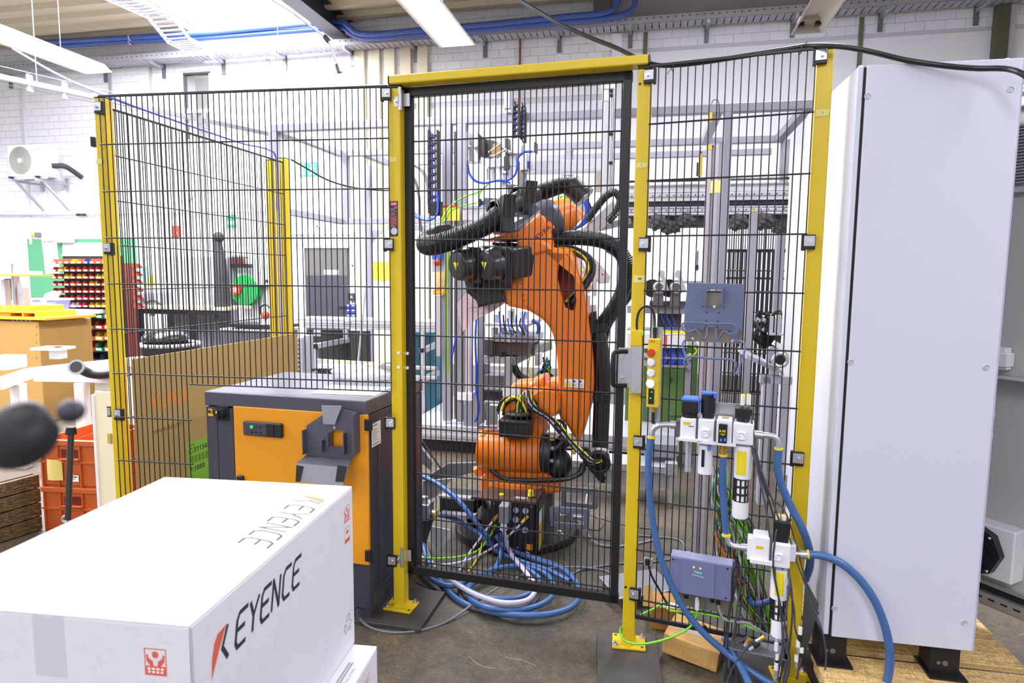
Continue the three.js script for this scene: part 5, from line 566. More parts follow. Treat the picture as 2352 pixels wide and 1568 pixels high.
// ---------------------------------------------------------------- inside the cell
const planeM = facing(1045, 5.26), smoke = M(0x3c3a3a, .25, 0, { transparent: true, opacity: .82 });
const V3 = (g, px, py, o = 0) => { const q = g.L(px, py, o); return V(q[0], q[1], o); };
{ // welded grey machine frame
  const g = on(planeM, 'machine_frame', 'tall grey welded steel frame of columns and beams behind the robot', 'frame', 1045, 968, 0); const F2 = K.frame;
  const beam = (x0, y0, x1, y1, z0, z1, nm = 'beam') => part(g, nm, pbox(g, x0, y0, x1, y1, z0, z1, .003), F2);
  const top = V3(g, 1045, 266), tb = V3(g, 1045, 284), xl = V3(g, 622, 285).x, xr = V3(g, 1876, 234).x;
  const hb = (x0, x1, y, h, z, w = .07) => part(g, 'beam', box(x0, y - h, z - w, x1, y, z, .004), F2);
  hb(xl, xr, top.y, top.y - tb.y, 0);
  const B1 = -1.15, B2 = -1.75; hb(xl, xr, top.y, .06, B1); hb(xl + .3, xr, top.y, .06, B2); for (const x of [xl + .035, V3(g, 1650, 250).x, xr - .04]) { part(g, 'cross_beam', box(x - .035, top.y - .062, B1, x + .035, top.y, -.07, .004), F2); }
  part(g, 'cross_beam', box(xl + .26, top.y - .062, B2, xl + .33, top.y - .001, B1 - .07, .004), F2);
  const lo = V3(g, 672, 474), ln = .055; hb(xl, V3(g, 1040, 480).x, lo.y, ln, B1); part(g, 'cross_beam', box(xl, lo.y - ln, B1, xl + .07, lo.y, 0, .004), F2); hb(xl + .3, V3(g, 960, 480).x, lo.y - .02, ln, B2);
  const col = (px0, px1, o, yb = 0, nm = 'column') => { const a = V3(g, px0, 500, o).x, b = V3(g, px1, 500, o).x; part(g, nm, box(a, yb, o - .07, b, top.y - .06, o, .004), F2); };
  col(1015, 1035, 0); col(1050, 1070, 0); part(g, 'column_filler', box(V3(g, 1035, 500).x, 0, -.12, V3(g, 1050, 500).x, top.y - .1, -.09), M(0x8f8078, .5)); col(1655, 1674, 0, -.15); col(621, 640, 0, -.9);
  const vert = (px, o, y0, y1) => { const x = V3(g, px, 430, o).x; part(g, 'column', box(x - .035, y0, o - .07, x + .035, y1, o - .001, .004), F2); }; vert(791, B1, lo.y - .01, top.y - .05); vert(842, B2, -.9, top.y - .05); vert(1305, B1, 1.9, top.y - .04); vert(1800, B1, -.9, top.y - .04);
  const gy = V3(g, 842, 500, B2).y; part(g, 'gusset', slab(outline([[0, 0], [.16, 0], [0, -.16]]), -.01, .0).translate(V3(g, 849, 516, B2).x, lo.y - .075, B2 - .03), F2);
  for (const v of g.children) v.geometry; g.children.forEach((c) => 0);
  part(g, 'red_tag', cbox(V3(g, 1398, 264).x, V3(g, 1398, 264).y, .004, .016, .016, .006), K.red);
  // feet down to the floor
  part(g, 'base_beam', [box(V3(g, 942, 970).x, V3(g, 1040, 1008).y, -1.2, V3(g, 1560, 985).x, V3(g, 1040, 974).y, .06, .004)], M(0xbfbec6, .4, .3)); part(g, 'plinth', box(V3(g, 945, 1000).x, -g.position.y, -1.1, V3(g, 1555, 1010).x, V3(g, 1040, 1007).y, -.02), M(0x2b2b2e, .6));
  part(g, 'floor_seal', box(V3(g, 942, 990).x, V3(g, 1040, 1001).y, .06, V3(g, 1560, 990).x, V3(g, 1040, 994).y, .068), K.alu);
}
// cable chains: every link a part, with blue lines inside
function chain(pl, px, y0, y1, wpx, off, label, d, taper) {
  const g = on(pl, 'cable_chain', label, 'cable chain', px, y1, off); const w = PXM(wpx, d), top = V3(g, px, y0).y, n = Math.round(top / (w * .72)), h = top / n, link = mergeGeometries([cbox(-w / 2 + .004, 0, 0, .008, h * .98, w * .8), cbox(w / 2 - .004, 0, 0, .008, h * .98, w * .8), cbox(0, -h * .3, w * .36, w, h * .34, .006), cbox(0, -h * .3, -w * .36, w, h * .34, .006)].map(prep));
  for (let i = 0; i < n; i++) { const m = part(g, 'chain_link', link, K.black); m.position.y = h * (i + .5); if (taper && i > n - 3) m.scale.set(1 - .22 * (i - n + 3), 1, 1); }
  const ln = []; for (const k of [-.3, -.14]) ln.push(rod(V(k * w, 0, .0), V(k * w, top * .97, 0), w * .07, 8)); part(g, 'blue_lines', ln, K.blueWire); part(g, 'pale_line', rod(V(.15 * w, 0, -.02), V(.15 * w, top * .97, -.02), w * .12, 8), K.offwhite); return g;
}
chain(planeM, 997, 300, 490, 23, .15, 'black cable chain with blue lines left of the grey double column', 5.2); chain(planeM, 1186, 232, 330, 17, .1, 'black cable chain looped over the top beam, left strand', 5.1, 1); chain(planeM, 1202, 236, 328, 13, .0, 'black cable chain looped over the top beam, right strand', 5.2, 1); chain(planeM, 1431, 202, 455, 17, .2, 'black cable chain beside the right door stile', 4.9);
{ const g = on(planeM, 'hose_loop', 'bundle of blue lines leaving the foot of the left cable chain', 'hose', 985, 490, .15); for (let i = 0; i < 4; i++) part(g, 'blue_line', pipe(g, [[1004, 440], [1006, 470], [1002, 492 + i], [985, 501 + i * 1.6], [965, 496 + i * 2], [940, 482 + i * 3]], .008, .02 + i * .012, 40, 7), K.blueWire); part(g, 'chain_end', pbox(g, 987, 462, 1012, 495, -.03, .03, .004), K.black); }
{ // vertical axis with hoses, white column
  const g = on(planeM, 'vertical_axis', 'white vertical linear axis with slim rods behind the right of the door', 'axis', 1396, 445, .1); part(g, 'axis_column', [pbox(g, 1384, 188, 1397, 450, -.03, .02, .004), pbox(g, 1399, 188, 1409, 450, -.03, .01, .003)], K.alu); part(g, 'upper_block', [pbox(g, 1382, 170, 1411, 204, -.04, .03, .006), pbox(g, 1383, 208, 1408, 232, -.03, .025, .004)], K.plastic); for (const x of [1403, 1407]) part(g, 'guide_rod', pipe(g, [[x, 205], [x, 300], [x - 3, 440]], .005, .03, 30, 8), K.steel); for (const y of [212, 222, 310, 376]) part(g, 'hose_clip', cbox(...g.L(1404, y), .04, .03, .02, .02, .003), K.black);
  const h = on(planeM, 'pneumatic_cylinder', 'grey pneumatic cylinder standing above the top beam', 'cylinder', 1163, 262, 0); part(h, 'barrel', [pbox(h, 1158, 200, 1172, 250, -.03, .03, .006)], M(0x9a9ca6, .35, .5)); part(h, 'rod_end', [pbox(h, 1162, 248, 1173, 258, -.02, .02), pbox(h, 1148, 250, 1164, 256, -.01, .01)], K.steel);
}
{ // gripper
  const g = on(planeM, 'gripper', 'shiny metal gripper head with tilted plates above the robot', 'gripper', 1140, 385, .35); const S = K.zinc, D = M(0x55524e, .4, .5), B = M(0xa07a48, .4, .5), q = (p, z0, z1, m, nm, b = .002) => part(g, nm, slab(outline(p.map((v) => { const k = g.L(v[0], v[1], z1); return [k[0], k[1]]; })), z0, z1, b), m);
  q([[1072, 304], [1078, 303], [1078, 368], [1072, 370]], -.05, .06, S, 'side_plate'); q([[1086, 303], [1097, 305], [1098, 372], [1086, 370]], -.05, .04, S, 'side_plate'); q([[1099, 306], [1112, 318], [1112, 360], [1100, 366]], -.06, .0, D, 'clamp_plate'); q([[1112, 318], [1140, 324], [1152, 338], [1148, 358], [1120, 362], [1104, 358]], -.1, -.05, D, 'tilt_plate'); q([[1132, 333], [1142, 326], [1153, 340], [1140, 362], [1128, 358]], -.05, .0, B, 'bronze_plate'); q([[1142, 322], [1160, 316], [1160, 342], [1153, 340]], -.02, .04, S, 'white_plate'); q([[1104, 360], [1135, 370], [1158, 358], [1158, 382], [1120, 385], [1104, 374]], -.03, .05, S, 'lower_plate'); q([[1176, 318], [1192, 316], [1198, 330], [1196, 352], [1176, 352]], -.05, .06, K.plastic, 'end_block'); q([[1160, 318], [1168, 318], [1168, 388], [1160, 388]], -.03, .05, D, 'spine'); q([[1168, 355], [1184, 350], [1186, 380], [1170, 382]], -.03, .03, S, 'foot_plate');
  part(g, 'cylinder', [pbox(g, 1196, 330, 1228, 347, -.03, .04, .004)], K.offwhite); part(g, 'end_flange', pbox(g, 1226, 326, 1231, 349, -.035, .045, .003), D); for (const [a, b, c, d] of [[1128, 362, 1164, 342], [1122, 350, 1150, 330]]) part(g, 'push_rod', rod(V3(g, a, b, .06), V3(g, c, d, .06), .007, 10), K.steel); for (const [x, y] of [[1078, 338], [1093, 338], [1128, 360], [1166, 348], [1172, 350]]) part(g, 'knuckle', ball(...g.L(x, y, .06), .06, .016), K.steel);
  part(g, 'stem', [vcyl(g, 1131, 386, 412, 8, 0, 20, 4.8), vcyl(g, 1156, 384, 428, 9, 0, 20, 4.8), vcyl(g, 1172, 386, 412, 6, 0, 20, 4.8), pbox(g, 1115, 386, 1119, 412, -.02, .02), pbox(g, 1152, 392, 1162, 398, -.05, .05)], S);
  const h = on(planeM, 'air_line', 'blue air line looping under the metal gripper head', 'hose', 1140, 415, .4); part(h, 'line', pipe(h, [[1074, 378], [1078, 398], [1090, 414], [1110, 420], [1140, 415], [1165, 414], [1182, 402], [1188, 380], [1190, 362], [1202, 350], [1222, 348]], .009, 0, 80, 8), K.blueWire); part(h, 'line', pipe(h, [[1150, 414], [1162, 416], [1172, 421]], .008, .02, 20, 8), K.blueWire);
  const k = on(planeM, 'axis_beam', 'pale horizontal axis beam with blue hose end behind the gripper', 'beam', 1300, 380, -.2); part(k, 'beam', [pbox(k, 1210, 366, 1402, 390, -.1, 0, .004), pbox(k, 1205, 390, 1402, 394, -.1, .02, .002)], K.alu); part(k, 'end_plate', pbox(k, 1194, 352, 1210, 390, -.05, .05, .003), K.zinc); part(k, 'blue_end', pbox(k, 1210, 370, 1215, 386, -.02, .01), K.blueWire); part(k, 'drop_plate', [pbox(k, 1194, 392, 1208, 430, -.04, .0, .002)], M(0x7d7a80, .4, .4)); part(k, 'brown_plate', pbox(k, 1368, 392, 1380, 440, -.02, .02), M(0xa59a90, .5)); part(k, 'hanging_bracket', [pbox(k, 1300, 396, 1316, 402, -.02, .02), pbox(k, 1288, 398, 1312, 430, -.02, .01, .003)], K.zinc);
}
{ // control boxes and the yellow folder by the column
  const g = on(planeM, 'junction_box', 'pale grey control box beside the double column', 'junction box', 1090, 506, .25); part(g, 'box_body', pbox(g, 1062, 476, 1120, 506, -.15, 0, .006), M(0xc2c2c8, .5)); part(g, 'lid', pbox(g, 1060, 471, 1118, 480, -.16, .005, .006), K.aluPaint); part(g, 'blue_cap', pbox(g, 1102, 460, 1120, 472, -.1, -.02, .006), M(0x3a6ac0, .4)); part(g, 'connector', pbox(g, 1100, 456, 1104, 474, -.03, .01, .002), K.black);
  const y = on(planeM, 'wall_folder', 'yellow folder with a red edge hanging behind the grey control box', 'folder', 1035, 490, .05); part(y, 'folder_sheet', pbox(y, 1013, 475, 1055, 507, -.01, 0, .002), M(0xf0d848, .6)); part(y, 'red_edge', [pbox(y, 1011, 472, 1056, 476, -.012, .002), pbox(y, 1011, 472, 1014, 507, -.012, .002)], K.red);
  const c = on(planeM, 'cable', 'bright green leads sagging from the gripper to the folder', 'cable', 1070, 450, .3); part(c, 'lead', pipe(c, [[1124, 420], [1100, 440], [1066, 452], [1034, 474], [1014, 506]], .007, 0, 50, 7), K.green); part(c, 'lead', pipe(c, [[1112, 430], [1102, 444], [1100, 456]], .006, 0, 30, 7), K.green); part(c, 'lead', pipe(c, [[1096, 465], [1066, 472], [1036, 484], [1022, 506], [1008, 512], [985, 514]], .006, 0, 50, 7), K.green);
  const e = on(planeM, 'cable', 'yellow-green earth lead running down the double column', 'cable', 1026, 700, .1); part(e, 'lead', pipe(e, [[1027, 575], [1026, 650], [1026, 760], [1027, 862]], .011, 0, 40, 7), M(0x90cc20, .4));
  const w = on(planeM, 'clear_cup', 'orange-rimmed clear cup on a bracket left of the column', 'cup', 1009, 664, .05); part(w, 'cup', lathe([[.0, 0], [.04, 0], [.05, .14], [.047, .14], [.037, .01], [0, .01]], 20), M(0xf6d8a0, .2, 0, { transparent: true, opacity: .6 })); part(w, 'orange_base', cbox(0, -.02, 0, .1, .05, .06, .01), M(0xf0a030, .5)); part(w, 'stand', cbox(0, -.3, 0, .05, .5, .04, .004), K.alu);
  const l = on(planeM, 'signal_lamp', 'small red lamp in a blue holder left of the double column', 'lamp', 1004, 602, .05); part(l, 'lamp_dome', ball(0, 0, 0, .03), K.red); part(l, 'holder', cbox(0, .06, -.02, .09, .07, .05, .006), M(0x2a5cc0, .5)); part(l, 'bracket', cbox(.0, .02, -.05, .12, .2, .02, .004), K.aluPaint);
  const u = on(planeM, 'service_line', 'grey corrugated tubes hanging left of the cable chain', 'hose', 945, 420, -.1); part(u, 'tube', pipe(u, [[925, 378], [955, 380], [975, 400], [984, 440], [985, 470]], .016, 0, 60, 8), M(0x77777e, .5)); part(u, 'tube', pipe(u, [[925, 398], [950, 410], [962, 450], [964, 500], [970, 540]], .012, .03, 60, 8), M(0x55555c, .5));
}
{ // white columns and actuators in the middle
  const g = on(planeM, 'actuator', 'white vertical actuator cylinder with a blue line beside the paper sheets', 'actuator', 1078, 910, .3); part(g, 'barrel', vcyl(g, 1077, 735, 903, 8.5, 0, 24, 4.9), M(0xe2e0e4, .3, .2)); part(g, 'side_rail', [pbox(g, 1049, 720, 1061, 968, -.03, .03, .003), pbox(g, 1064, 735, 1068, 903, -.02, .02)], K.frame); part(g, 'foot_block', pbox(g, 1050, 902, 1086, 920, -.06, .04, .004), K.plastic); for (const x of [1068, 1081]) part(g, 'foot_bolt', vcyl(g, x, 914, 926, 3, .03, 10, 4.9), K.zinc);
  part(g, 'blue_line', pipe(g, [[1094, 728], [1092, 780], [1094, 850], [1094, 900], [1100, 935], [1096, 958], [1090, 968]], .009, .04, 60, 8), K.blueWire); part(g, 'blue_line', pipe(g, [[1047, 775], [1042, 800], [1037, 825]], .007, .06, 20, 7), K.blueWire);
  const d = on(planeM, 'dark_column', 'dark grey steel column behind the paper sheets', 'column', 1103, 968, .1); part(d, 'tube', pbox(d, 1096, 722, 1110, 985, -.06, 0, .004), M(0x7a7880, .45)); part(d, 'cover_panel', pbox(d, 1064, 915, 1110, 985, -.1, -.06), M(0x8a8890, .5));
  const p = on(facing(1090, 3.62), 'drawing_sheet', 'two pale pink drawing sheets hanging below the robot motors', 'paper', 1090, 700, 0); const S = (a, z, nm) => part(p, nm, slab(outline(a.map((v) => { const k = p.L(v[0], v[1], z); return [k[0], k[1]]; })), z - .002, z), M(0xeed6d8, .7)); S([[1048, 698], [1071, 672], [1075, 690], [1062, 762]], .02, 'sheet'); S([[1071, 674], [1098, 690], [1162, 694], [1130, 716], [1098, 730], [1062, 761]], 0, 'sheet'); const ln = []; for (let i = 0; i < 14; i++) { const a = p.L(1072 + rnd() * 50, 690 + rnd() * 30), t = .02 + rnd() * .03; ln.push(cbox(a[0], a[1], .0006, t, .0016, .0006)); } part(p, 'drawing_lines', ln, M(0x8a7f92, .7));
}
{ // fixture turntable and its table
  const g = on(planeM, 'fixture_table', 'grey steel table with a shiny clamping fixture behind the robot arm', 'table', 1165, 968, .45); const S = K.zinc, q = (a, b, c, d, z0, z1, m, nm, r = .003) => part(g, nm, pbox(g, a, b, c, d, z0, z1, r), m);
  q(1110, 819, 1176, 835, -.5, .0, K.frame, 'table_rail'); q(1158, 835, 1173, 965, -.06, 0, K.frame, 'table_leg'); q(1110, 835, 1122, 965, -.5, -.44, K.frame, 'table_leg'); part(g, 'table_rail', bar(V3(g, 1174, 830, -.03), V3(g, 1222, 806, -.5), .05, .06), K.frame); q(1112, 862, 1158, 890, -.6, -.3, M(0x6d6a70, .5), 'lower_tray'); q(1112, 900, 1158, 925, -.6, -.35, M(0x2c2c30, .5), 'lower_tray'); q(1112, 890, 1160, 896, -.5, -.3, S, 'lower_shelf'); q(1112, 922, 1160, 928, -.5, -.3, S, 'lower_shelf');
  q(1112, 743, 1212, 750, -.4, .02, S, 'upper_plate'); q(1150, 735, 1228, 743, -.55, -.2, S, 'upper_plate'); q(1130, 770, 1228, 786, -.4, .0, M(0x9d9ba2, .35, .5), 'lower_plate'); q(1134, 786, 1212, 815, -.45, -.05, M(0x5d5650, .45, .3), 'fixture_body'); q(1112, 780, 1132, 816, -.2, .01, M(0x3a3836, .5), 'guard'); part(g, 'guide_rail', bar(V3(g, 1150, 815, 0), V3(g, 1216, 798, -.4), .03, .03), K.black);
  for (const [x, y0, y1, r, z] of [[1140, 722, 743, 8, -.05], [1170, 712, 743, 7, -.15], [1178, 708, 743, 4, -.02], [1136, 752, 772, 9, -.1], [1156, 752, 774, 9, -.06], [1172, 758, 785, 8, -.02], [1186, 760, 784, 6, -.02], [1205, 752, 772, 9, -.15], [1200, 716, 738, 12, -.3]]) part(g, 'clamp_cylinder', vcyl(g, x, y0, y1, r, z, 18, 4.7), S);
  for (let i = 0; i < 7; i++) part(g, 'blue_line', pipe(g, [[1146 + i * 10, 715 + (i % 3) * 8], [1149 + i * 9, 740 + (i % 2) * 6], [1152 + i * 10, 762], [1160 + i * 9, 764 + (i % 3) * 3]], .006, .05, 24, 6), i % 2 ? K.black : K.blueWire); part(g, 'blue_line', pipe(g, [[1222, 735], [1236, 745], [1232, 790]], .016, -.2, 24, 7), M(0x3a4a90, .4));
  part(g, 'drag_hose', pipe(g, [[1180, 838], [1188, 856], [1202, 868], [1222, 876], [1248, 874], [1268, 864]], .028, -.1, 50, 10), K.rubber);
  const b = on(planeM, 'control_unit', 'grey control unit with green and black wires right of the fixture table', 'control unit', 1242, 838, .2); part(b, 'unit_body', pbox(b, 1228, 812, 1240, 840, -.1, .02, .004), K.plastic); part(b, 'support_beam', bar(V3(b, 1222, 806, 0), V3(b, 1262, 792, -.3), .05, .07), M(0x8d8f80, .45)); for (let i = 0; i < 16; i++) part(b, 'wire', pipe(b, [[1244 + rnd() * 20, 818 + rnd() * 14], [1240 + rnd() * 30, 836 + rnd() * 14], [1234 + rnd() * 34, 852 + rnd() * 12], [1228 + rnd() * 44, 860 + rnd() * 12]], .006, rnd() * .1, 20, 5), [K.black, K.green, K.black, K.blueWire, K.darkWire][i % 5]); part(b, 'yellow_wire', pipe(b, [[1218, 812], [1214, 850], [1226, 868], [1228, 860]], .005, .05, 24, 5), K.yellowWire);
}
{ // inclined conveyor arm right of the arm
  const g = on(planeM, 'inclined_guide', 'inclined aluminium guide with a black drag chain right of the robot head', 'guide', 1380, 500, .5); part(g, 'guide_rail', bar(V3(g, 1330, 548, 0), V3(g, 1414, 470, 0), .05, .06), K.zinc); part(g, 'guide_rail', bar(V3(g, 1340, 556, .06), V3(g, 1424, 482, .06), .02, .03), K.steel); part(g, 'drag_chain', sweep(pts(g, [[1348, 506], [1370, 476], [1395, 448], [1412, 442], [1424, 456], [1418, 482], [1396, 510]], .05), (t) => .026 * (1 + .1 * Math.sin(t * 180)), 200, 8), K.rubber); part(g, 'base_plate', slab(outline([[1262, 556], [1310, 540], [1348, 528], [1350, 540], [1310, 552]].map((v) => g.L(v[0], v[1], 0))), -.05, 0), K.black); part(g, 'cross_plate', slab(outline([[1384, 512], [1448, 500], [1450, 512], [1378, 530]].map((v) => g.L(v[0], v[1], -.1))), -.14, -.1), M(0x8a8580, .45)); for (let i = 0; i < 5; i++) part(g, 'blue_line', pipe(g, [[1335 + i * 3, 452], [1346 + i * 3, 482], [1338 + i * 3, 508], [1318 + i * 2, 524], [1296, 514 + i * 5]], .006, .02, 30, 6), i === 4 ? K.black : K.blueWire); part(g, 'earth_coil', [0, 1, 2, 3, 4].map((i) => new THREE.TorusGeometry(.035 + i * .004, .005, 6, 20).rotateX(i * .5).rotateY(i * .7).translate(...g.L(1297, 459, .06), .06)), M(0xa8d020, .4)); part(g, 'white_bracket', slab(outline([[1240, 474], [1290, 460], [1290, 466], [1244, 478]].map((v) => g.L(v[0], v[1], .05))), .02, .05), K.white); part(g, 'camera_plate', slab(outline([[1304, 466], [1344, 464], [1346, 492], [1330, 506], [1300, 502], [1296, 476]].map((v) => g.L(v[0], v[1], -.1))), -.16, -.1, .004), M(0xaaa69e, .5)); 
  const h = on(planeM, 'slotted_plate', 'slanted pale aluminium plate with bolt holes right of the robot arm', 'plate', 1372, 640, .2); part(h, 'plate', slab(outline([[1350, 600], [1366, 592], [1402, 634], [1398, 650], [1378, 652], [1346, 628]].map((v) => h.L(v[0], v[1], 0))), -.03, 0, .003), K.alu); for (const [x, y] of [[1368, 610], [1376, 620], [1384, 630], [1366, 628]]) part(h, 'bolt_hole', cylZ(...h.L(x, y, 0), 0, .001, .006, 10), K.black); part(h, 'carton_piece', slab(outline([[1336, 668], [1360, 652], [1364, 664], [1342, 680]].map((v) => h.L(v[0], v[1], .1))), .09, .1), M(0xb8947a, .7)); part(h, 'fittings', [vcyl(h, 1350, 678, 720, 5, 0, 12, 5), vcyl(h, 1366, 640, 680, 4, .02, 12, 5), pbox(h, 1340, 700, 1368, 730, -.1, -.02)], K.zinc); part(h, 'diagonal_strut', bar(V3(h, 1318, 580, -.05), V3(h, 1352, 640, -.05), .05, .04), K.alu); part(h, 'yellow_strip', bar(V3(h, 1320, 596, .0), V3(h, 1340, 622, .0), .014, .01), K.yellowWire);
}
{ // gantry rails to the right of the post
  const pl = facing(1650, 5.3), g = on(pl, 'linear_gantry', 'long pale gantry of linear rails with a black belt behind the tablet holder', 'gantry', 1650, 500, 0); const band = (y0, y1, z0, z1, m, nm) => { const a = g.L(1640, y0, z1), b = g.L(1640, y1, z1), x0 = g.L(1440, 500, z1)[0], x1 = g.L(1818, 500, z1)[0]; return part(g, nm, box(x0, b[1], z0, x1, a[1], z1, .003), m); };
  band(421, 425, -.1, .05, K.aluPaint, 'cover_edge'); band(425, 440, -.1, .02, K.white, 'cover'); band(441, 450, -.1, .05, K.alu, 'rail'); band(450, 460, -.1, .03, K.white, 'rail_base'); band(461, 471, -.1, .0, M(0x2b2d38, .5), 'belt'); band(473, 478, -.1, .03, K.aluPaint, 'rail_edge'); band(479, 486, -.1, .05, K.alu, 'rail'); band(487, 492, -.1, .04, K.white, 'rail_base'); band(493, 520, -.2, -.05, M(0x4b484a, .7), 'dark_beam');
  for (const y of [447, 482]) for (let i = 0; i < 23; i++) { const p = g.L(1640, y, .05), x = g.L(1450, 500, .05)[0] + i * .0565; part(g, 'rail_screw', cylZ(x, p[1], .05, .0515, .006, 8), K.black); }
  part(g, 'slim_rail', [band(410, 413, 0, .02, K.black, 'rod').geometry.clone().translate(0, -.01, .02)], K.black);
  const dust = (px, py, r, label) => { const k = on(pl, 'dust_clump', label, 'dust', px, py, .05); const q = new THREE.IcosahedronGeometry(1, 3), p = q.attributes.position; for (let i = 0; i < p.count; i++) { const x = p.getX(i), y = p.getY(i), z = p.getZ(i), n = .75 + .3 * Math.sin(7 * x + 3 * y) * Math.cos(6 * y + 5 * z) + .12 * Math.sin(23 * x) * Math.sin(19 * y); p.setXYZ(i, x * r * n * 1.3, y * r * n, z * r * n * .6); } q.computeVertexNormals(); part(k, 'clump', q, M(0x4d494c, .95)); };
  dust(1512, 510, .08, 'dark grey dusty sleeve under the gantry, leftmost'); dust(1540, 522, .07, 'dark grey dusty sleeve hanging lowest under the gantry left'); dust(1575, 506, .07, 'dark grey dusty sleeve under the gantry beside the column'); dust(1698, 510, .08, 'dark grey dusty sleeve under the gantry right of the column'); dust(1755, 508, .08, 'dark grey dusty sleeve under the gantry near the white panel'); dust(1794, 524, .06, 'dark grey dusty sleeve under the gantry, rightmost');
  const w = on(pl, 'cladding_sheet', 'narrow white sheet edge standing behind the right fence post', 'sheet', 1825, 900, .5); part(w, 'panel', pbox(w, 1796, 345, 1840, 1180, -.02, .0, .003), K.white);
  const s = on(pl, 'light_barrier', 'black and yellow sensor bar hanging left of the aluminium column', 'sensor', 1608, 400, .3); part(s, 'sensor_body', pbox(s, 1605, 348, 1611, 406, -.02, .0, .002), K.black); part(s, 'yellow_stripe', pbox(s, 1608, 352, 1613, 405, -.01, .008, .001), K.yellow); part(s, 'plug', pbox(s, 1600, 373, 1604, 404, -.02, .0, .002), K.black); part(s, 'lead', pipe(s, [[1609, 350], [1609, 342], [1612, 338]], .003, 0, 12, 6), K.black);
  const y = on(pl, 'bracket', 'yellow bracket with a black wire loop on top of the column', 'bracket', 1631, 275, .5); part(y, 'bracket', [pbox(y, 1629, 258, 1636, 276, -.02, .0, .002), pbox(y, 1624, 275, 1636, 279, -.02, .01, .002)], K.yellow); part(y, 'wire_loop', pipe(y, [[1634, 240], [1638, 230], [1648, 230], [1651, 236], [1652, 270]], .003, 0, 24, 6), K.black);
  const v = on(pl, 'slim_post', 'slim grey post with a yellow tape top behind the mesh right of the column', 'post', 1730, 900, .3); part(v, 'profile', pbox(v, 1710, 484, 1727, 1066, -.05, 0, .003), K.aluPaint); part(v, 'yellow_tape', pbox(v, 1724, 481, 1736, 485, -.04, .002), K.yellowWire); part(v, 'clip', pbox(v, 1662, 474, 1674, 488, -.02, .02, .003), K.zinc);
  const mf = facing(1735, 6.2), m = on(mf, 'mesh_fence', 'dense black wire mesh fence far behind the tablet holder', 'fence', 1735, 900, 0); const x0 = m.L(1664, 700)[0], x1 = m.L(1822, 700)[0], y1 = m.L(1735, 476)[1], y0 = m.L(1735, 1000)[1], up = new THREE.CylinderGeometry(.0048, .0048, y1 - y0, 5), cr = new THREE.CylinderGeometry(.006, .006, x1 - x0, 5).rotateZ(Math.PI / 2); for (let i = 0; i <= 30; i++) part(m, 'upright_wire', up, K.mesh).position.set(x0 + (x1 - x0) * i / 30, (y0 + y1) / 2, 0); for (let y2 = y1; y2 > y0; y2 -= .2) part(m, 'cross_wire', cr, K.mesh).position.set((x0 + x1) / 2, y2, .004);
  const m2 = facing(1745, 7.2), mm = on(m2, 'railing', 'black steel bar railing in the distance behind the mesh', 'railing', 1745, 800, 0); const a0 = mm.L(1660, 700)[0], a1 = mm.L(1822, 700)[0], b1 = mm.L(1745, 577)[1], b0 = mm.L(1745, 900)[1]; const bg = box(-.012, b0, -.012, .012, b1, .012); for (let i = 0; i < 17; i++) part(mm, 'baluster', bg, K.mesh).position.x = a0 + (a1 - a0) * i / 16; for (const yy of [b1, b1 - .3, b0]) part(mm, 'top_rail', box(a0, yy - .012, -.012, a1, yy + .012, .012), K.mesh);
}
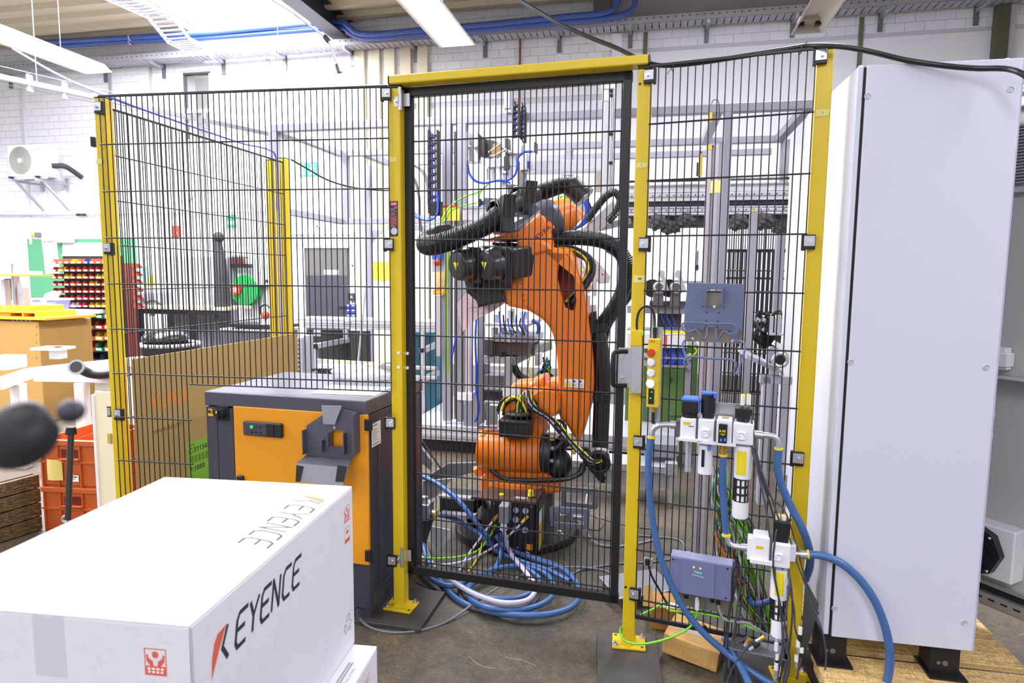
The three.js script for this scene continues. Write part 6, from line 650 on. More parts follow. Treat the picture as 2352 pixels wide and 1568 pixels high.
{ // feeders and terminals right of the latch post
  const pl = facing(1545, 5.0), g = on(pl, 'terminal_rack', 'grey rack with a row of white terminals and blue wires right of the latch post', 'rack', 1530, 845, 0); part(g, 'rack_beam', [pbox(g, 1440, 703, 1580, 720, -.25, 0, .004), pbox(g, 1440, 756, 1590, 760, -.2, .0, .003), pbox(g, 1470, 838, 1590, 843, -.2, .05, .003), pbox(g, 1470, 820, 1590, 824, -.2, .05, .003)], K.frame); part(g, 'rack_post', [pbox(g, 1494, 720, 1505, 760, -.05, 0), pbox(g, 1570, 840, 1585, 1070, -.05, 0)], K.frame); for (let i = 0; i < 13; i++) { const a = g.L(1518 + i * 4.6, 768), b = g.L(1522 + i * 4.6, 796); const t = part(g, 'terminal', box(a[0], b[1], 0, b[0], a[1], .09, .002), i === 2 ? K.red : K.plastic); const l = g.L(1520 + i * 4.6, 769); if (i % 2) part(t, 'terminal_lamp', cbox(l[0], l[1], .091, .006, .006, .004), K.ledAmber); } part(g, 'yellow_tags', pbox(g, 1500, 761, 1580, 766, .0, .08, .001), K.yellowWire); part(g, 'module_row', [pbox(g, 1440, 766, 1516, 800, 0, .06, .004)], K.plastic); for (let i = 0; i < 12; i++) part(g, 'blue_wire', pipe(g, [[1520 + i * 5, 798], [1518 + i * 5, 808 + i % 3], [1522 + i * 5, 822], [1516 + i * 5, 836]], .008, .04, 20, 6), i % 4 === 3 ? K.black : K.blueWire); part(g, 'dark_tray', [pbox(g, 1510, 720, 1565, 752, -.2, -.1, .003)], M(0x4a464c, .5)); for (let i = 0; i < 3; i++) part(g, 'blue_wire', pipe(g, [[1518 + i * 12, 722], [1524 + i * 12, 738], [1532 + i * 10, 756]], .007, -.02, 16, 6), K.blueWire); part(g, 'yellow_wire', pipe(g, [[1590, 792], [1600, 806], [1592, 815], [1582, 812]], .006, .05, 16, 6), K.yellowWire);
  const cb = on(pl, 'storage_cabinet', 'dark green steel cabinet behind the terminal rack', 'cabinet', 1530, 960, -.4); part(cb, 'cabinet_body', pbox(cb, 1436, 790, 1600, 1036, -.4, 0, .006), M(0x4c6b34, .5)); part(cb, 'cabinet_door', pbox(cb, 1538, 850, 1590, 955, 0, .012, .003), M(0x557839, .45)); part(cb, 'door_handle', pbox(cb, 1540, 866, 1542, 880, .012, .03), K.black);
  const arm = (px, label) => { const a = on(pl, 'clamp_arm', label, 'clamp', px, 700, .05); const L = (x, y) => V3(a, px + x, y, .03); part(a, 'bearing_block', [cylZ(...a.L(px, 660), -.03, .05, .055, 24), pbox(a, px - 14, 664, px + 10, 702, -.05, .03, .004)], M(0x6a686c, .4, .4)); part(a, 'bearing_ring', new THREE.TorusGeometry(.036, .01, 8, 24).translate(...a.L(px, 660), .05), K.zinc); part(a, 'lever', bar(L(18, 668), L(6, 628), .05, .03), K.zinc); part(a, 'lever_pin', cylZ(...a.L(px + 5, 628), -.02, .06, .025, 16), K.zinc); part(a, 'white_pad', cylZ(...a.L(px - 6, 634), -.03, .05, .03, 18), K.white); part(a, 'base_block', pbox(a, px - 22, 692, px + 24, 703, -.1, .02, .003), K.dark); part(a, 'black_cover', cylZ(...a.L(px - 16, 662), -.08, -.02, .07, 20), K.black); }; arm(1514, 'grey clamp arm with a white roller right of the latch post'); arm(1553, 'grey clamp arm with a white roller next to the tablet holder');
  const w = on(facing(1560, 8.3), 'white_board', 'white machine cladding panel with a slim handle behind the gantry', 'panel', 1560, 660, 0); part(w, 'cladding', pbox(w, 1440, 520, 1640, 662, -.05, 0, .003), K.white); part(w, 'ledge', pbox(w, 1440, 640, 1640, 645, 0, .03), K.offwhite); part(w, 'handle', [pbox(w, 1601, 575, 1603, 620, .0, .03), pbox(w, 1598, 608, 1604, 619, .0, .04)], K.black);
  const bag = on(facing(1765, 5.4), 'plastic_bag', 'glossy black plastic bag slumped behind the mesh on the right', 'bag', 1765, 760, 0); { const q = new THREE.IcosahedronGeometry(1, 5), p = q.attributes.position; for (let i = 0; i < p.count; i++) { const x = p.getX(i), y = p.getY(i), z = p.getZ(i), n = .85 + .16 * Math.sin(5 * x + 2 * y) * Math.cos(4 * y + 3 * z) + .05 * Math.sin(13 * x + 9 * y); p.setXYZ(i, x * .16 * n, y * .2 * n, z * .14 * n); } q.computeVertexNormals(); part(bag, 'bag_body', q, M(0x0e0e11, .18)); }
  const tb = on(facing(1750, 4.1), 'work_table', 'grey steel table corner with shiny cast housing behind the right mesh', 'table', 1770, 1000, 0); const P = (x, y, z) => V3(tb, x, y, z); part(tb, 'table_top', slab(outline([P(1715, 812, .05), P(1800, 852, .05), P(1800, 862, .05), P(1715, 824, .05)].map((v) => [v.x, v.y])), -.4, .05, .003), M(0xb6b4bc, .4, .3)); part(tb, 'table_leg', [pbox(tb, 1746, 866, 1764, 1168, -.05, .02, .003), pbox(tb, 1790, 870, 1806, 1150, -.4, -.35)], K.aluPaint); part(tb, 'table_rail', pbox(tb, 1746, 864, 1820, 882, -.05, .02, .003), K.aluPaint);
  const ct = on(facing(1785, 4.1), 'cast_housing', 'shiny cast metal housing with a round opening on the table corner', 'casting', 1788, 840, .1); part(ct, 'casting', [cylZ(...ct.L(1788, 822), -.06, .05, .055, 24), pbox(ct, 1764, 800, 1790, 836, -.06, .02, .02), cylZ(...ct.L(1772, 806), -.02, .06, .03, 18)], K.steel); part(ct, 'opening', new THREE.TorusGeometry(.04, .012, 10, 28).translate(...ct.L(1788, 824), .055), K.zinc); part(ct, 'bore', cylZ(...ct.L(1788, 824), .05, .052, .034, 20), K.black); part(ct, 'white_tube', bar(V3(ct, 1776, 786, .02), V3(ct, 1800, 800, .02), .03, .03), K.offwhite); part(ct, 'rail', [pbox(ct, 1768, 726, 1776, 770, -.04, 0), pbox(ct, 1782, 724, 1794, 764, -.04, 0), pbox(ct, 1766, 766, 1800, 770, -.05, .02)], K.alu);
  const fc = on(facing(1420, 4.1), 'floor_channel', 'heavy galvanised steel channel lying on the floor right of the robot', 'steel channel', 1420, 1108, 0); part(fc, 'channel', [pbox(fc, 1270, 1064, 1556, 1080, -.2, .04, .003), pbox(fc, 1270, 1080, 1556, 1112, -.02, .0, .003)], M(0xb4b7c0, .4, .5)); part(fc, 'end_block', [pbox(fc, 1528, 1064, 1556, 1092, .0, .06, .003), pbox(fc, 1536, 1092, 1546, 1160, -.02, .03)], K.zinc); part(fc, 'inner_tray', pbox(fc, 1480, 1020, 1556, 1050, -.3, -.05, .003), M(0x8f929b, .4, .4));
}
{ // aluminium bench at the left, terminals, grey bins
  const pl = facing(790, 5.9), g = on(pl, 'profile_bench', 'aluminium profile bench frame standing in the left of the cell', 'bench', 790, 900, 0); const R = (a, b, c, d, z0, z1, nm, m = K.alu) => part(g, nm, pbox(g, a, b, c, d, z0, z1, .004), m);
  R(695, 741, 1015, 757, -.06, .0, 'front_rail'); R(676, 734, 1015, 741, -.3, .0, 'top_rail'); for (const y of [745, 750]) part(g, 'rail_groove', pbox(g, 698, y, 1012, y + 1.2, .0, .001), M(0x77777c, .5)); R(722, 788, 730, 998, -.04, 0, 'leg'); R(788, 757, 796, 780, -.04, 0, 'leg'); R(965, 757, 973, 998, -.04, 0, 'leg'); R(878, 840, 1000, 848, -.05, .0, 'lower_rail'); R(878, 862, 1000, 869, -.05, .0, 'lower_rail'); part(g, 'side_rail', bar(V3(g, 728, 794, 0), V3(g, 802, 780, -.3), .045, .045), K.alu); part(g, 'side_rail', bar(V3(g, 968, 806, 0), V3(g, 1005, 790, -.3), .045, .045), K.alu); part(g, 'side_rail', bar(V3(g, 968, 872, 0), V3(g, 1005, 856, -.3), .045, .045), K.alu); part(g, 'rail_joint', pbox(g, 718, 790, 730, 800, -.03, .01), K.black); part(g, 'rail_joint', pbox(g, 964, 800, 973, 809, -.03, .01), K.black); part(g, 'bracket', [pbox(g, 720, 758, 736, 772, -.02, .0, .002), pbox(g, 788, 737, 806, 744, .0, .008, .001)], K.zinc); part(g, 'smoked_panel', [pbox(g, 706, 758, 850, 832, -.32, -.3)], smoke);
  const vt = on(pl, 'valve_terminal', 'white valve terminal block with black plugs and yellow tags on the left bench', 'valve terminal', 800, 872, .35); part(vt, 'back_plate', slab(outline([[727, 824], [884, 833], [884, 874], [727, 862]].map((p) => vt.L(p[0], p[1], 0))), -.02, 0, .002), K.aluPaint); for (let i = 0; i < 5; i++) part(vt, 'valve_module', pbox(vt, 779 + i * 0 + (i < 1 ? -50 : 0) + i * 8.5, 838 + i * .6, 786 + i * 8.5, 860 + i * .6, 0, .06, .003), K.plastic); for (let i = 0; i < 9; i++) part(vt, 'terminal', pbox(vt, 828 + i * 4.6, 838, 832 + i * 4.6, 862, 0, .07, .002), i === 1 || i === 4 ? M(0xe8a0a0, .5) : K.plastic); for (let i = 0; i < 8; i++) { const x = 732 + (i % 4) * 12, y = 846 + (i > 3 ? 10 : 0); part(vt, 'black_plug', cylZ(...vt.L(x, y), .05, .1, .012, 10), K.black); } const tg = []; for (const x of [738, 748, 770, 795, 812, 838, 852, 866]) tg.push(pbox(vt, x, 827 + (x - 730) * .05, x + 7, 829.5 + (x - 730) * .05, .0, .004)); part(vt, 'yellow_tags', tg, K.yellowWire); for (let i = 0; i < 6; i++) part(vt, 'blue_wire', pipe(vt, [[832 + i * 7, 862], [832 + i * 7, 868], [835 + i * 7, 875]], .008, .04, 10, 6), K.blueWire); part(vt, 'cable_knot', [0, 1, 2, 3, 4, 5].map((i) => pipe(vt, [[728 + i * 5, 846], [732 + i * 6, 856 + i % 2 * 4], [724 + i * 7, 862]], .007, .08 + i * .01, 14, 6)), K.black);
  const bn = on(pl, 'perforated_panel', 'grey perforated steel panel edge behind the cardboard sheet', 'panel', 692, 870, .2); part(bn, 'panel', [pbox(bn, 681, 775, 695, 866, -.02, 0, .002), pbox(bn, 697, 770, 710, 866, -.1, -.02, .004)], K.aluPaint); const ho = []; for (let i = 0; i < 8; i++) ho.push(cylZ(...bn.L(686, 782 + i * 10), 0, .002, .008, 8)); part(bn, 'holes', ho, K.black);
  const tl = on(facing(970, 6.2), 'plastic_bin', 'dark teal plastic bin under the bench, seen left through the door', 'bin', 970, 890, 0); part(tl, 'bin_body', slab(outline([[944, 766], [996, 766], [1006, 978], [944, 978]].map((p) => tl.L(p[0], p[1], 0))), -.4, 0, .01), M(0x2f6676, .5)); part(tl, 'bin_rim', pbox(tl, 942, 762, 998, 769, -.42, .02, .006), M(0x2f6676, .45)); part(tl, 'rib', [pbox(tl, 960, 769, 963, 850, 0, .01), pbox(tl, 982, 769, 985, 850, 0, .01)], M(0x2a5c6a, .5));
  const st = on(pl, 'aluminium_strip', 'thin bright aluminium strip leaning against the beige cladding', 'strip', 830, 790, .3); part(st, 'strip', bar(V3(st, 822, 840), V3(st, 840, 660), .022, .01), K.alu);
  const lg = on(facing(960, 3.45), 'sheet_chute', 'grey folded sheet metal trough on the floor left of the robot', 'trough', 1030, 1100, 0); const q = (p, z0, z1, m, nm) => part(lg, nm, slab(outline(p.map((v) => lg.L(v[0], v[1], z1))), z0, z1, .001), m); q([[978, 1096], [1030, 1064], [1098, 1062], [1098, 1082], [1044, 1096], [992, 1130]], -.3, -.28, M(0x7d8488, .4, .5), 'trough_back'); q([[972, 1104], [1040, 1098], [1000, 1142], [970, 1150]], -.05, -.04, M(0xb5b2b4, .4, .5), 'trough_floor'); q([[970, 1160], [1000, 1180], [975, 1256], [966, 1236]], .1, .11, M(0x55555a, .4, .5), 'bracket_plate'); part(lg, 'strut', bar(V3(lg, 968, 1010, .05), V3(lg, 1012, 1075, .05), .012, .006), K.dark); part(lg, 'grey_plate', slab(outline([[966, 1025], [992, 1060], [988, 1080], [966, 1062]].map((v) => lg.L(v[0], v[1], .1))), .08, .1, .002), K.zinc); part(lg, 'cross_rails', [pbox(lg, 1008, 1142, 1090, 1147, -.1, -.05), pbox(lg, 1010, 1182, 1090, 1187, .0, .05)], K.zinc); part(lg, 'dark_tray', pbox(lg, 1010, 1147, 1088, 1180, -.2, -.02), M(0x2a2a2c, .5)); q([[990, 1208], [1032, 1216], [1000, 1276], [992, 1240]], .2, .205, M(0xd8d4d8, .4, .3), 'white_plate');
  part(lg, 'air_valve', [vcyl(lg, 975, 1140, 1165, 7, .1, 14, 3.9), pbox(lg, 966, 1160, 984, 1196, .05, .14, .004), ...fitting(lg, V3(lg, 985, 1176, .1), V3(lg, 1000, 1180, .1), .02)], K.zinc); part(lg, 'yellow_collar', rod(V3(lg, 1000, 1180, .1), V3(lg, 1004, 1181, .1), .028, 16), airYellow);
}
// hoses and cables on the floor: [px, py, height]
const onFloor = (label, arr, r, mat, name = 'air_hose', cat = 'hose') => { const P = arr.map((p) => onY(p[0], p[1], r + (p[2] || 0) + .0)); const g = thing(name, label, cat, P[0]); part(g, 'hose', tube(P.map((p) => p.clone().sub(P[0])), r, arr.length * 14, 12), mat); return g; };
onFloor('blue air hose making the widest coil on the floor in front of the robot', [[968, 1236, .02], [985, 1290, .01], [1020, 1345], [1060, 1382], [1120, 1403], [1190, 1412, .02], [1260, 1410, .02], [1310, 1395, .02], [1330, 1370, .02], [1325, 1340, .02], [1290, 1305, .02], [1240, 1285, .02], [1190, 1270, .03], [1160, 1255, .08], [1140, 1230, .12]], .0135, K.blueHose);
onFloor('blue air hose making the inner coil under the mesh door', [[1144, 1220, .2], [1152, 1250, .08], [1145, 1290, .02], [1120, 1322, .02], [1080, 1345, .02], [1078, 1370, .02], [1110, 1392, .03], [1165, 1400, .03], [1220, 1395, .03], [1262, 1375, .03], [1272, 1345, .03], [1250, 1315, .03], [1200, 1300, .03], [1140, 1305, .03], [1090, 1325, .03], [1040, 1345, .02], [1000, 1335, .02], [968, 1300, .02]], .0125, K.blueHose);
onFloor('short blue air hose arc at the front of the floor coil', [[1205, 1300, .04], [1240, 1330, .04], [1234, 1350, .04], [1190, 1372, .04], [1130, 1374, .04], [1090, 1362, .03], [1050, 1340, .03]], .012, K.blueHose);
onFloor('blue air hose running in from the left behind the controller to the robot foot', [[960, 1090, .35], [1000, 1108, .33], [1050, 1146, .28], [1090, 1195, .2], [1118, 1232, .12], [1135, 1260, .05], [1200, 1290, .03], [1260, 1310, .02], [1310, 1335, .02]], .0135, M(0x3d5f98, .38));
onFloor('blue air hose with a yellow collar from the valve left of the robot', [[1003, 1181, .14], [1040, 1190, .14], [1085, 1215, .1], [1130, 1248, .05], [1170, 1262, .04], [1215, 1280, .02], [1290, 1305, .02]], .0125, M(0x3d5f98, .38));
onFloor('thick pale lilac cable crossing over the floor coil', [[968, 1210, .02], [990, 1290, .0], [1040, 1335, .03], [1100, 1368, .05], [1160, 1384, .06], [1210, 1378, .06], [1230, 1350, .06], [1205, 1310, .05], [1170, 1265, .06], [1157, 1218, .2]], .011, K.lilacWire, 'cable', 'cable');
onFloor('dark grey cable under the coil left of centre', [[1060, 1330, .01], [1056, 1360], [1075, 1392], [1130, 1404], [1190, 1402], [1230, 1380], [1238, 1355]], .011, M(0x4c474c, .5), 'cable', 'cable');
onFloor('green-yellow lead crossing left of the robot foot', [[968, 1282, .03], [1010, 1282, .04], [1060, 1277, .05], [1100, 1262, .06], [1125, 1232, .12], [1138, 1205, .2]], .005, M(0x82cc30, .4), 'cable', 'cable');
onFloor('pale lilac lead rising to the round connector on the robot foot', [[968, 1278, .02], [1000, 1296, .02], [1060, 1290, .03], [1110, 1270, .04], [1150, 1245, .1], [1197, 1203, .2]], .006, K.lilacWire, 'cable', 'cable');
onFloor('pale lilac lead to the left connector on the robot foot', [[1050, 1320, .01], [1075, 1275, .03], [1100, 1240, .1], [1132, 1197, .2]], .006, K.lilacWire, 'cable', 'cable');
onFloor('thin grey cable lying diagonally across the floor below the door', [[823, 1395, .12], [826, 1420, .02], [850, 1440], [900, 1452], [960, 1448], [1020, 1430], [1090, 1385, .02], [1160, 1340, .03], [1230, 1310, .03], [1300, 1302, .02], [1380, 1308], [1412, 1320]], .0048, M(0x7b7682, .45), 'cable', 'cable');
onFloor('thin grey cable hanging from the robot hose end to the floor loop', [[1376, 1075, .12], [1355, 1110, .12], [1345, 1170, .1], [1346, 1215, .04], [1365, 1245, .01], [1400, 1254], [1440, 1252], [1500, 1240]], .006, K.greyWire, 'cable', 'cable');
onFloor('thin dark grey cable in a wide loop right of the robot foot', [[1310, 1345], [1308, 1325], [1330, 1310], [1380, 1300], [1440, 1292], [1500, 1290], [1550, 1280], [1572, 1262], [1560, 1240], [1500, 1232], [1440, 1228]], .005, M(0x77737c, .5), 'cable', 'cable');
onFloor('thin dark cable on the floor behind the fork pocket', [[1340, 1212, .0], [1372, 1216], [1384, 1200], [1362, 1182], [1350, 1180], [1440, 1206], [1500, 1215]], .004, M(0x5d5a62, .5), 'cable', 'cable');
onFloor('yellow lead curling on the floor left of the robot foot', [[1110, 1240, .05], [1100, 1275, .01], [1085, 1300], [1075, 1312]], .005, K.yellowWire, 'cable', 'cable');
onFloor('black cable tie ends on the floor beside the hinge post', [[955, 1338], [980, 1348], [1002, 1356], [985, 1370]], .0018, K.black, 'cable_tie', 'cable tie');
// ---------------------------------------------------------------- on the back wall
const wallThing = (name, label, cat, px, py, off = .003, group) => on(wall, name, label, cat, px, py, off, group);
{ // high window
  const g = struct('window_1', HX(0, 0, 0), wall.turn); const a = wall.sy(421, 168), b = wall.sy(488, 322), m = M(0x55555c, .5); const x0 = a[0], x1 = b[0], y1 = a[1], y0 = b[1];
  part(g, 'window_frame', [box(x0, y0, -.06, x0 + .03, y1, .01), box(x0, y1 - .03, -.06, x1, y1, .01)], m); part(g, 'window_frame', [box(x1 - .03, y0, -.06, x1, y1, .0), box(x0, y0, -.06, x1, y0 + .03, .0), box(x0, (y0 + y1) / 2 - .1, -.06, x1, (y0 + y1) / 2 - .05, .0)], K.white); part(g, 'pane', box(x0, y0, -.05, x1, y1, -.045), M(0xffffff, .06, 0, { transmission: .9, thickness: 0 }));
  const rm = struct('room_beyond', HX(0, 0, 0), wall.turn); part(rm, 'back_wall', box(x0 - 1, y0 - .6, -1.5, x1 + 1, y1 + .6, -1.45), M(0xcfccb8, .7)); part(rm, 'sloping_ceiling', bar(V(x0 - .4, y1 - .05, -1.2), V(x1 + .6, y1 - .5, -1.2), .03, .4), M(0xbfc4c8, .6)); part(rm, 'side_walls', [box(x0 - 1, y0 - .6, -1.5, x0 - .9, y1 + .6, -.3), box(x1 + .9, y0 - .6, -1.5, x1 + 1, y1 + .6, -.3), box(x0 - 1, y0 - .7, -1.5, x1 + 1, y0 - .6, -.3), box(x0 - 1, y1 + .6, -1.5, x1 + 1, y1 + .7, -.3)], K.offwhite);
}
{ // door in the back wall
  const g = struct('door_1', HX(0, 0, 0), wall.turn); const a = wall.sy(705, 571), b = wall.sy(803, 734); const x0 = a[0], x1 = b[0], y1 = a[1]; part(g, 'door_leaf', box(x0, .02, .02, x1, y1, .05, .004), M(0x3c3a42, .45)); part(g, 'upper_panel', box(x0, wall.sy(755, 633)[1], .05, x1, y1, .054), M(0x5b5855, .5)); part(g, 'door_frame', [box(x0 - .2, 0, 0, x0 - .01, y1 + .1, .08), box(x1 + .01, 0, 0, x1 + .06, y1 + .1, .03), box(x0 - .2, y1 + .01, 0, x1 + .06, y1 + .1, .08)], K.white); part(g, 'lintel_strip', box(x0 - .3, y1 + .24, 0, x1 + .16, y1 + .34, .05), K.offwhite); const h = wall.sy(797, 705); part(g, 'door_handle', [box(h[0] - .12, h[1] - .01, .07, h[0] + .02, h[1] + .01, .09), cylZ(h[0] + .01, h[1], .05, .09, .015)], K.black);
  const s = wallThing('door_sign', 'small white notice on the dark door', 'sign', 761, 625, .056); part(s, 'sign_plate', cbox(0, 0, .001, .27, .075, .002), textTex(160, 44, '#f6f6f8', (c) => { c.fillStyle = '#555'; c.font = '18px sans-serif'; c.fillText('Bitte Tür schließen', 2, 28); }));
}
{ // services along the wall top
  const g = thing('cable_tray', 'long perforated grey cable tray on brackets along the top of the wall', 'cable tray', wall.at(0, 0, 0), wall.turn); const y = wall.sy(900, 98, .3)[1], x0 = -10.5, x1 = 7.2; part(g, 'side_wall', box(x0, y, .33, x1, y + .1, .336), K.aluPaint); part(g, 'side_wall', box(x0, y, .08, x1, y + .1, .086), K.aluPaint); const sl = [], ho = []; for (let x = x0; x < x1; x += .1) { sl.push(box(x, y, .08, x + .085, y + .004, .336)); ho.push(box(x, y + .06, .336, x + .03, y + .075, .3375)); } part(g, 'tray_floor', sl, K.aluPaint).userData.kind = 'stuff'; part(g, 'perforations', ho, M(0x55555a, .6)).userData.kind = 'stuff';
  for (const px of [20, 240, 375, 513, 655, 810, 955, 1115, 1285, 1448, 1622, 1818, 2018, 2236]) { const s = wall.sy(px, 100)[0]; part(g, 'bracket_arm', box(s - .02, y - .05, .0, s + .02, y - .002, .34), K.zinc); part(g, 'bracket_plate', box(s - .03, y - .22, .0, s + .03, y + .04, .03), M(0x77777c, .5, .4)); }
  const c = thing('conduit', 'rusty brown pipe running along the wall below the cable tray', 'pipe', wall.at(0, 0, 0), wall.turn); const cy = wall.sy(1196, 84, .08)[1]; part(c, 'pipe', rod(V(-10.5, cy, .08), V(6.6, cy, .08), .022, 10), K.rust); for (const px of [58, 276, 466, 640, 880, 1370, 1608, 2200]) part(c, 'pipe_clip', cbox(wall.sy(px, 100)[0], cy, .06, .03, .07, .1), K.zinc); { const s = wall.sy(1196, 130)[0]; part(c, 'drop_pipe', rod(V(s, 1.2, .06), V(s, cy, .06), .018, 8), M(0x7a5a40, .6)); }
  const p = (label, arr, r, off) => { const b = thing('pipe', label, 'pipe', wall.at(0, 0, 0), wall.turn); const q = arr.map((v) => { const [s, yy] = wall.sy(v[0], v[1], off); return V(s, yy, off); }); part(b, 'pipe_run', tube(q, r, 160, 12), K.bluePaint); for (const v of [[480, 0], [750, 0]]) { const k = q[Math.min(q.length - 1, v[0] === 480 ? 1 : 3)]; part(b, 'pipe_hanger', new THREE.TorusGeometry(r * 1.25, .01, 8, 20).rotateY(Math.PI / 2).translate(k.x, k.y, k.z), K.zinc); } return b; };
  p('upper blue pipe along the wall under the roof, with an offset at the beam', [[40, 101], [300, 86], [480, 75], [745, 52], [786, 50], [800, 60], [820, 75], [1000, 66], [1300, 38], [1390, 28], [1412, 18], [1418, 0], [1420, -30]], .042, .5); p('lower blue pipe along the wall under the roof, with an offset at the beam', [[70, 110], [300, 95], [480, 86], [760, 65], [790, 64], [805, 76], [830, 86], [1000, 76], [1300, 50], [1400, 40], [1440, 30], [1455, 18], [1459, 0], [1461, -30]], .042, .44);
}
{ // upright strips, cladding and column
  const st = (n, px0, px1, y0, m, d = .03) => { const g = struct('trim_' + n, HX(0, 0, 0), wall.turn); const a = wall.sy(px0, 140)[0], b = wall.sy(px1, 140)[0]; part(g, 'strip', box(a, y0, -.01, b, 5.1, d), m); }; st(1, 43, 49, 2, M(0xd2d0d6, .6)); st(2, 249, 254, 3.6, K.aluPaint); st(3, 344, 348, 3.6, M(0xb2b0b0, .6)); st(4, 612, 620, 2.6, M(0xcac2ae, .6)); st(5, 654, 656, 2.4, M(0xd2d0d8, .6)); st(6, 1477, 1486, 0, K.olive); st(7, 1968, 1978, 0, K.olive); st(8, 1405, 1428, 0, wallMat3, .06); st(9, 2272, 2302, 0, M(0x5b5647, .6), .12); st(10, 2302, 2316, 0, M(0xb4b2b4, .6), .1);
  const g = struct('wall_cladding', HX(0, 0, 0), wall.turn), m = M(0xd6ceb2, .6); const xs = [[818, 841], [851, 876], [887, 910], [924, 947], [962, 985]].map((v) => v.map((x) => wall.sy(x, 200)[0])); xs.forEach(([a, b], i) => part(g, 'cladding_board', box(a, 0, 0, b, wall.sy(900, 112)[1], .07, .004), m)); part(g, 'lower_panel', box(xs[0][0] - .05, 0, .0, xs[4][1], 2.1, .06), M(0xe6dcae, .6));
  const bm = thing('roof_bracket', 'grey steel bracket under the roof where the blue pipes turn up', 'bracket', wall.at(wall.sy(1375, 12)[0], 5.35, .1), wall.turn); part(bm, 'bracket_body', box(-.06, -.1, -.08, .2, .2, .1, .01), M(0x6a6660, .6));
}
const signT = (name, label, px, py, w, h, bg, draw, cat = 'sign', off = .01) => { const s = wallThing(name, label, cat, px, py, off); part(s, 'sign_plate', cbox(0, 0, 0, w, h, .012), textTex(128, Math.round(128 * h / w), bg, draw)); return s; };
signT('exit_sign', 'green and white emergency exit sign high beside the door', 709, 389, .33, .23, '#35b07c', (c, w, h) => { c.fillStyle = '#fff'; c.fillRect(18, 8, 14, h * .55); c.beginPath(); c.moveTo(6, h * .6); c.lineTo(44, h * .6); c.lineTo(25, h - 6); c.fill(); c.beginPath(); c.arc(92, 18, 9, 0, 7); c.fill(); c.lineWidth = 10; c.strokeStyle = '#fff'; c.beginPath(); c.moveTo(70, 50); c.lineTo(92, 32); c.lineTo(110, 46); c.moveTo(90, 36); c.lineTo(84, 62); c.lineTo(66, 78); c.moveTo(86, 60); c.lineTo(104, 80); c.stroke(); });
signT('fire_sign', 'red fire hose sign on the back wall behind the side mesh', 404, 532, .17, .21, '#d83a20', (c, w, h) => { c.strokeStyle = '#fff'; c.lineWidth = 11; c.beginPath(); c.moveTo(84, 22); c.quadraticCurveTo(40, 40, 60, 66); c.quadraticCurveTo(104, 96, 52, 132); c.stroke(); });
signT('first_aid_sign', 'small green first aid sign on the back wall', 532, 508, .2, .22, '#2f9a60', (c, w, h) => { c.fillStyle = '#fff'; for (let i = 0; i < 3; i++) c.fillRect(14 + i * 38, 66, 24, 40); });
signT('warning_sign', 'yellow warning sign on the beige cladding', 880, 622, .36, .31, '#e8c42a', (c, w, h) => { c.fillStyle = '#6a5410'; c.font = '15px sans-serif'; ['Vorsicht', 'elektrischer', 'Betriebsraum', 'Unbefugten', 'Zutritt verboten'].forEach((t, i) => c.fillText(t, 20, 22 + i * 19)); c.strokeStyle = '#6a5410'; c.beginPath(); c.moveTo(4, 44); c.lineTo(13, 24); c.lineTo(22, 44); c.closePath(); c.stroke(); }, 'sign', .07);
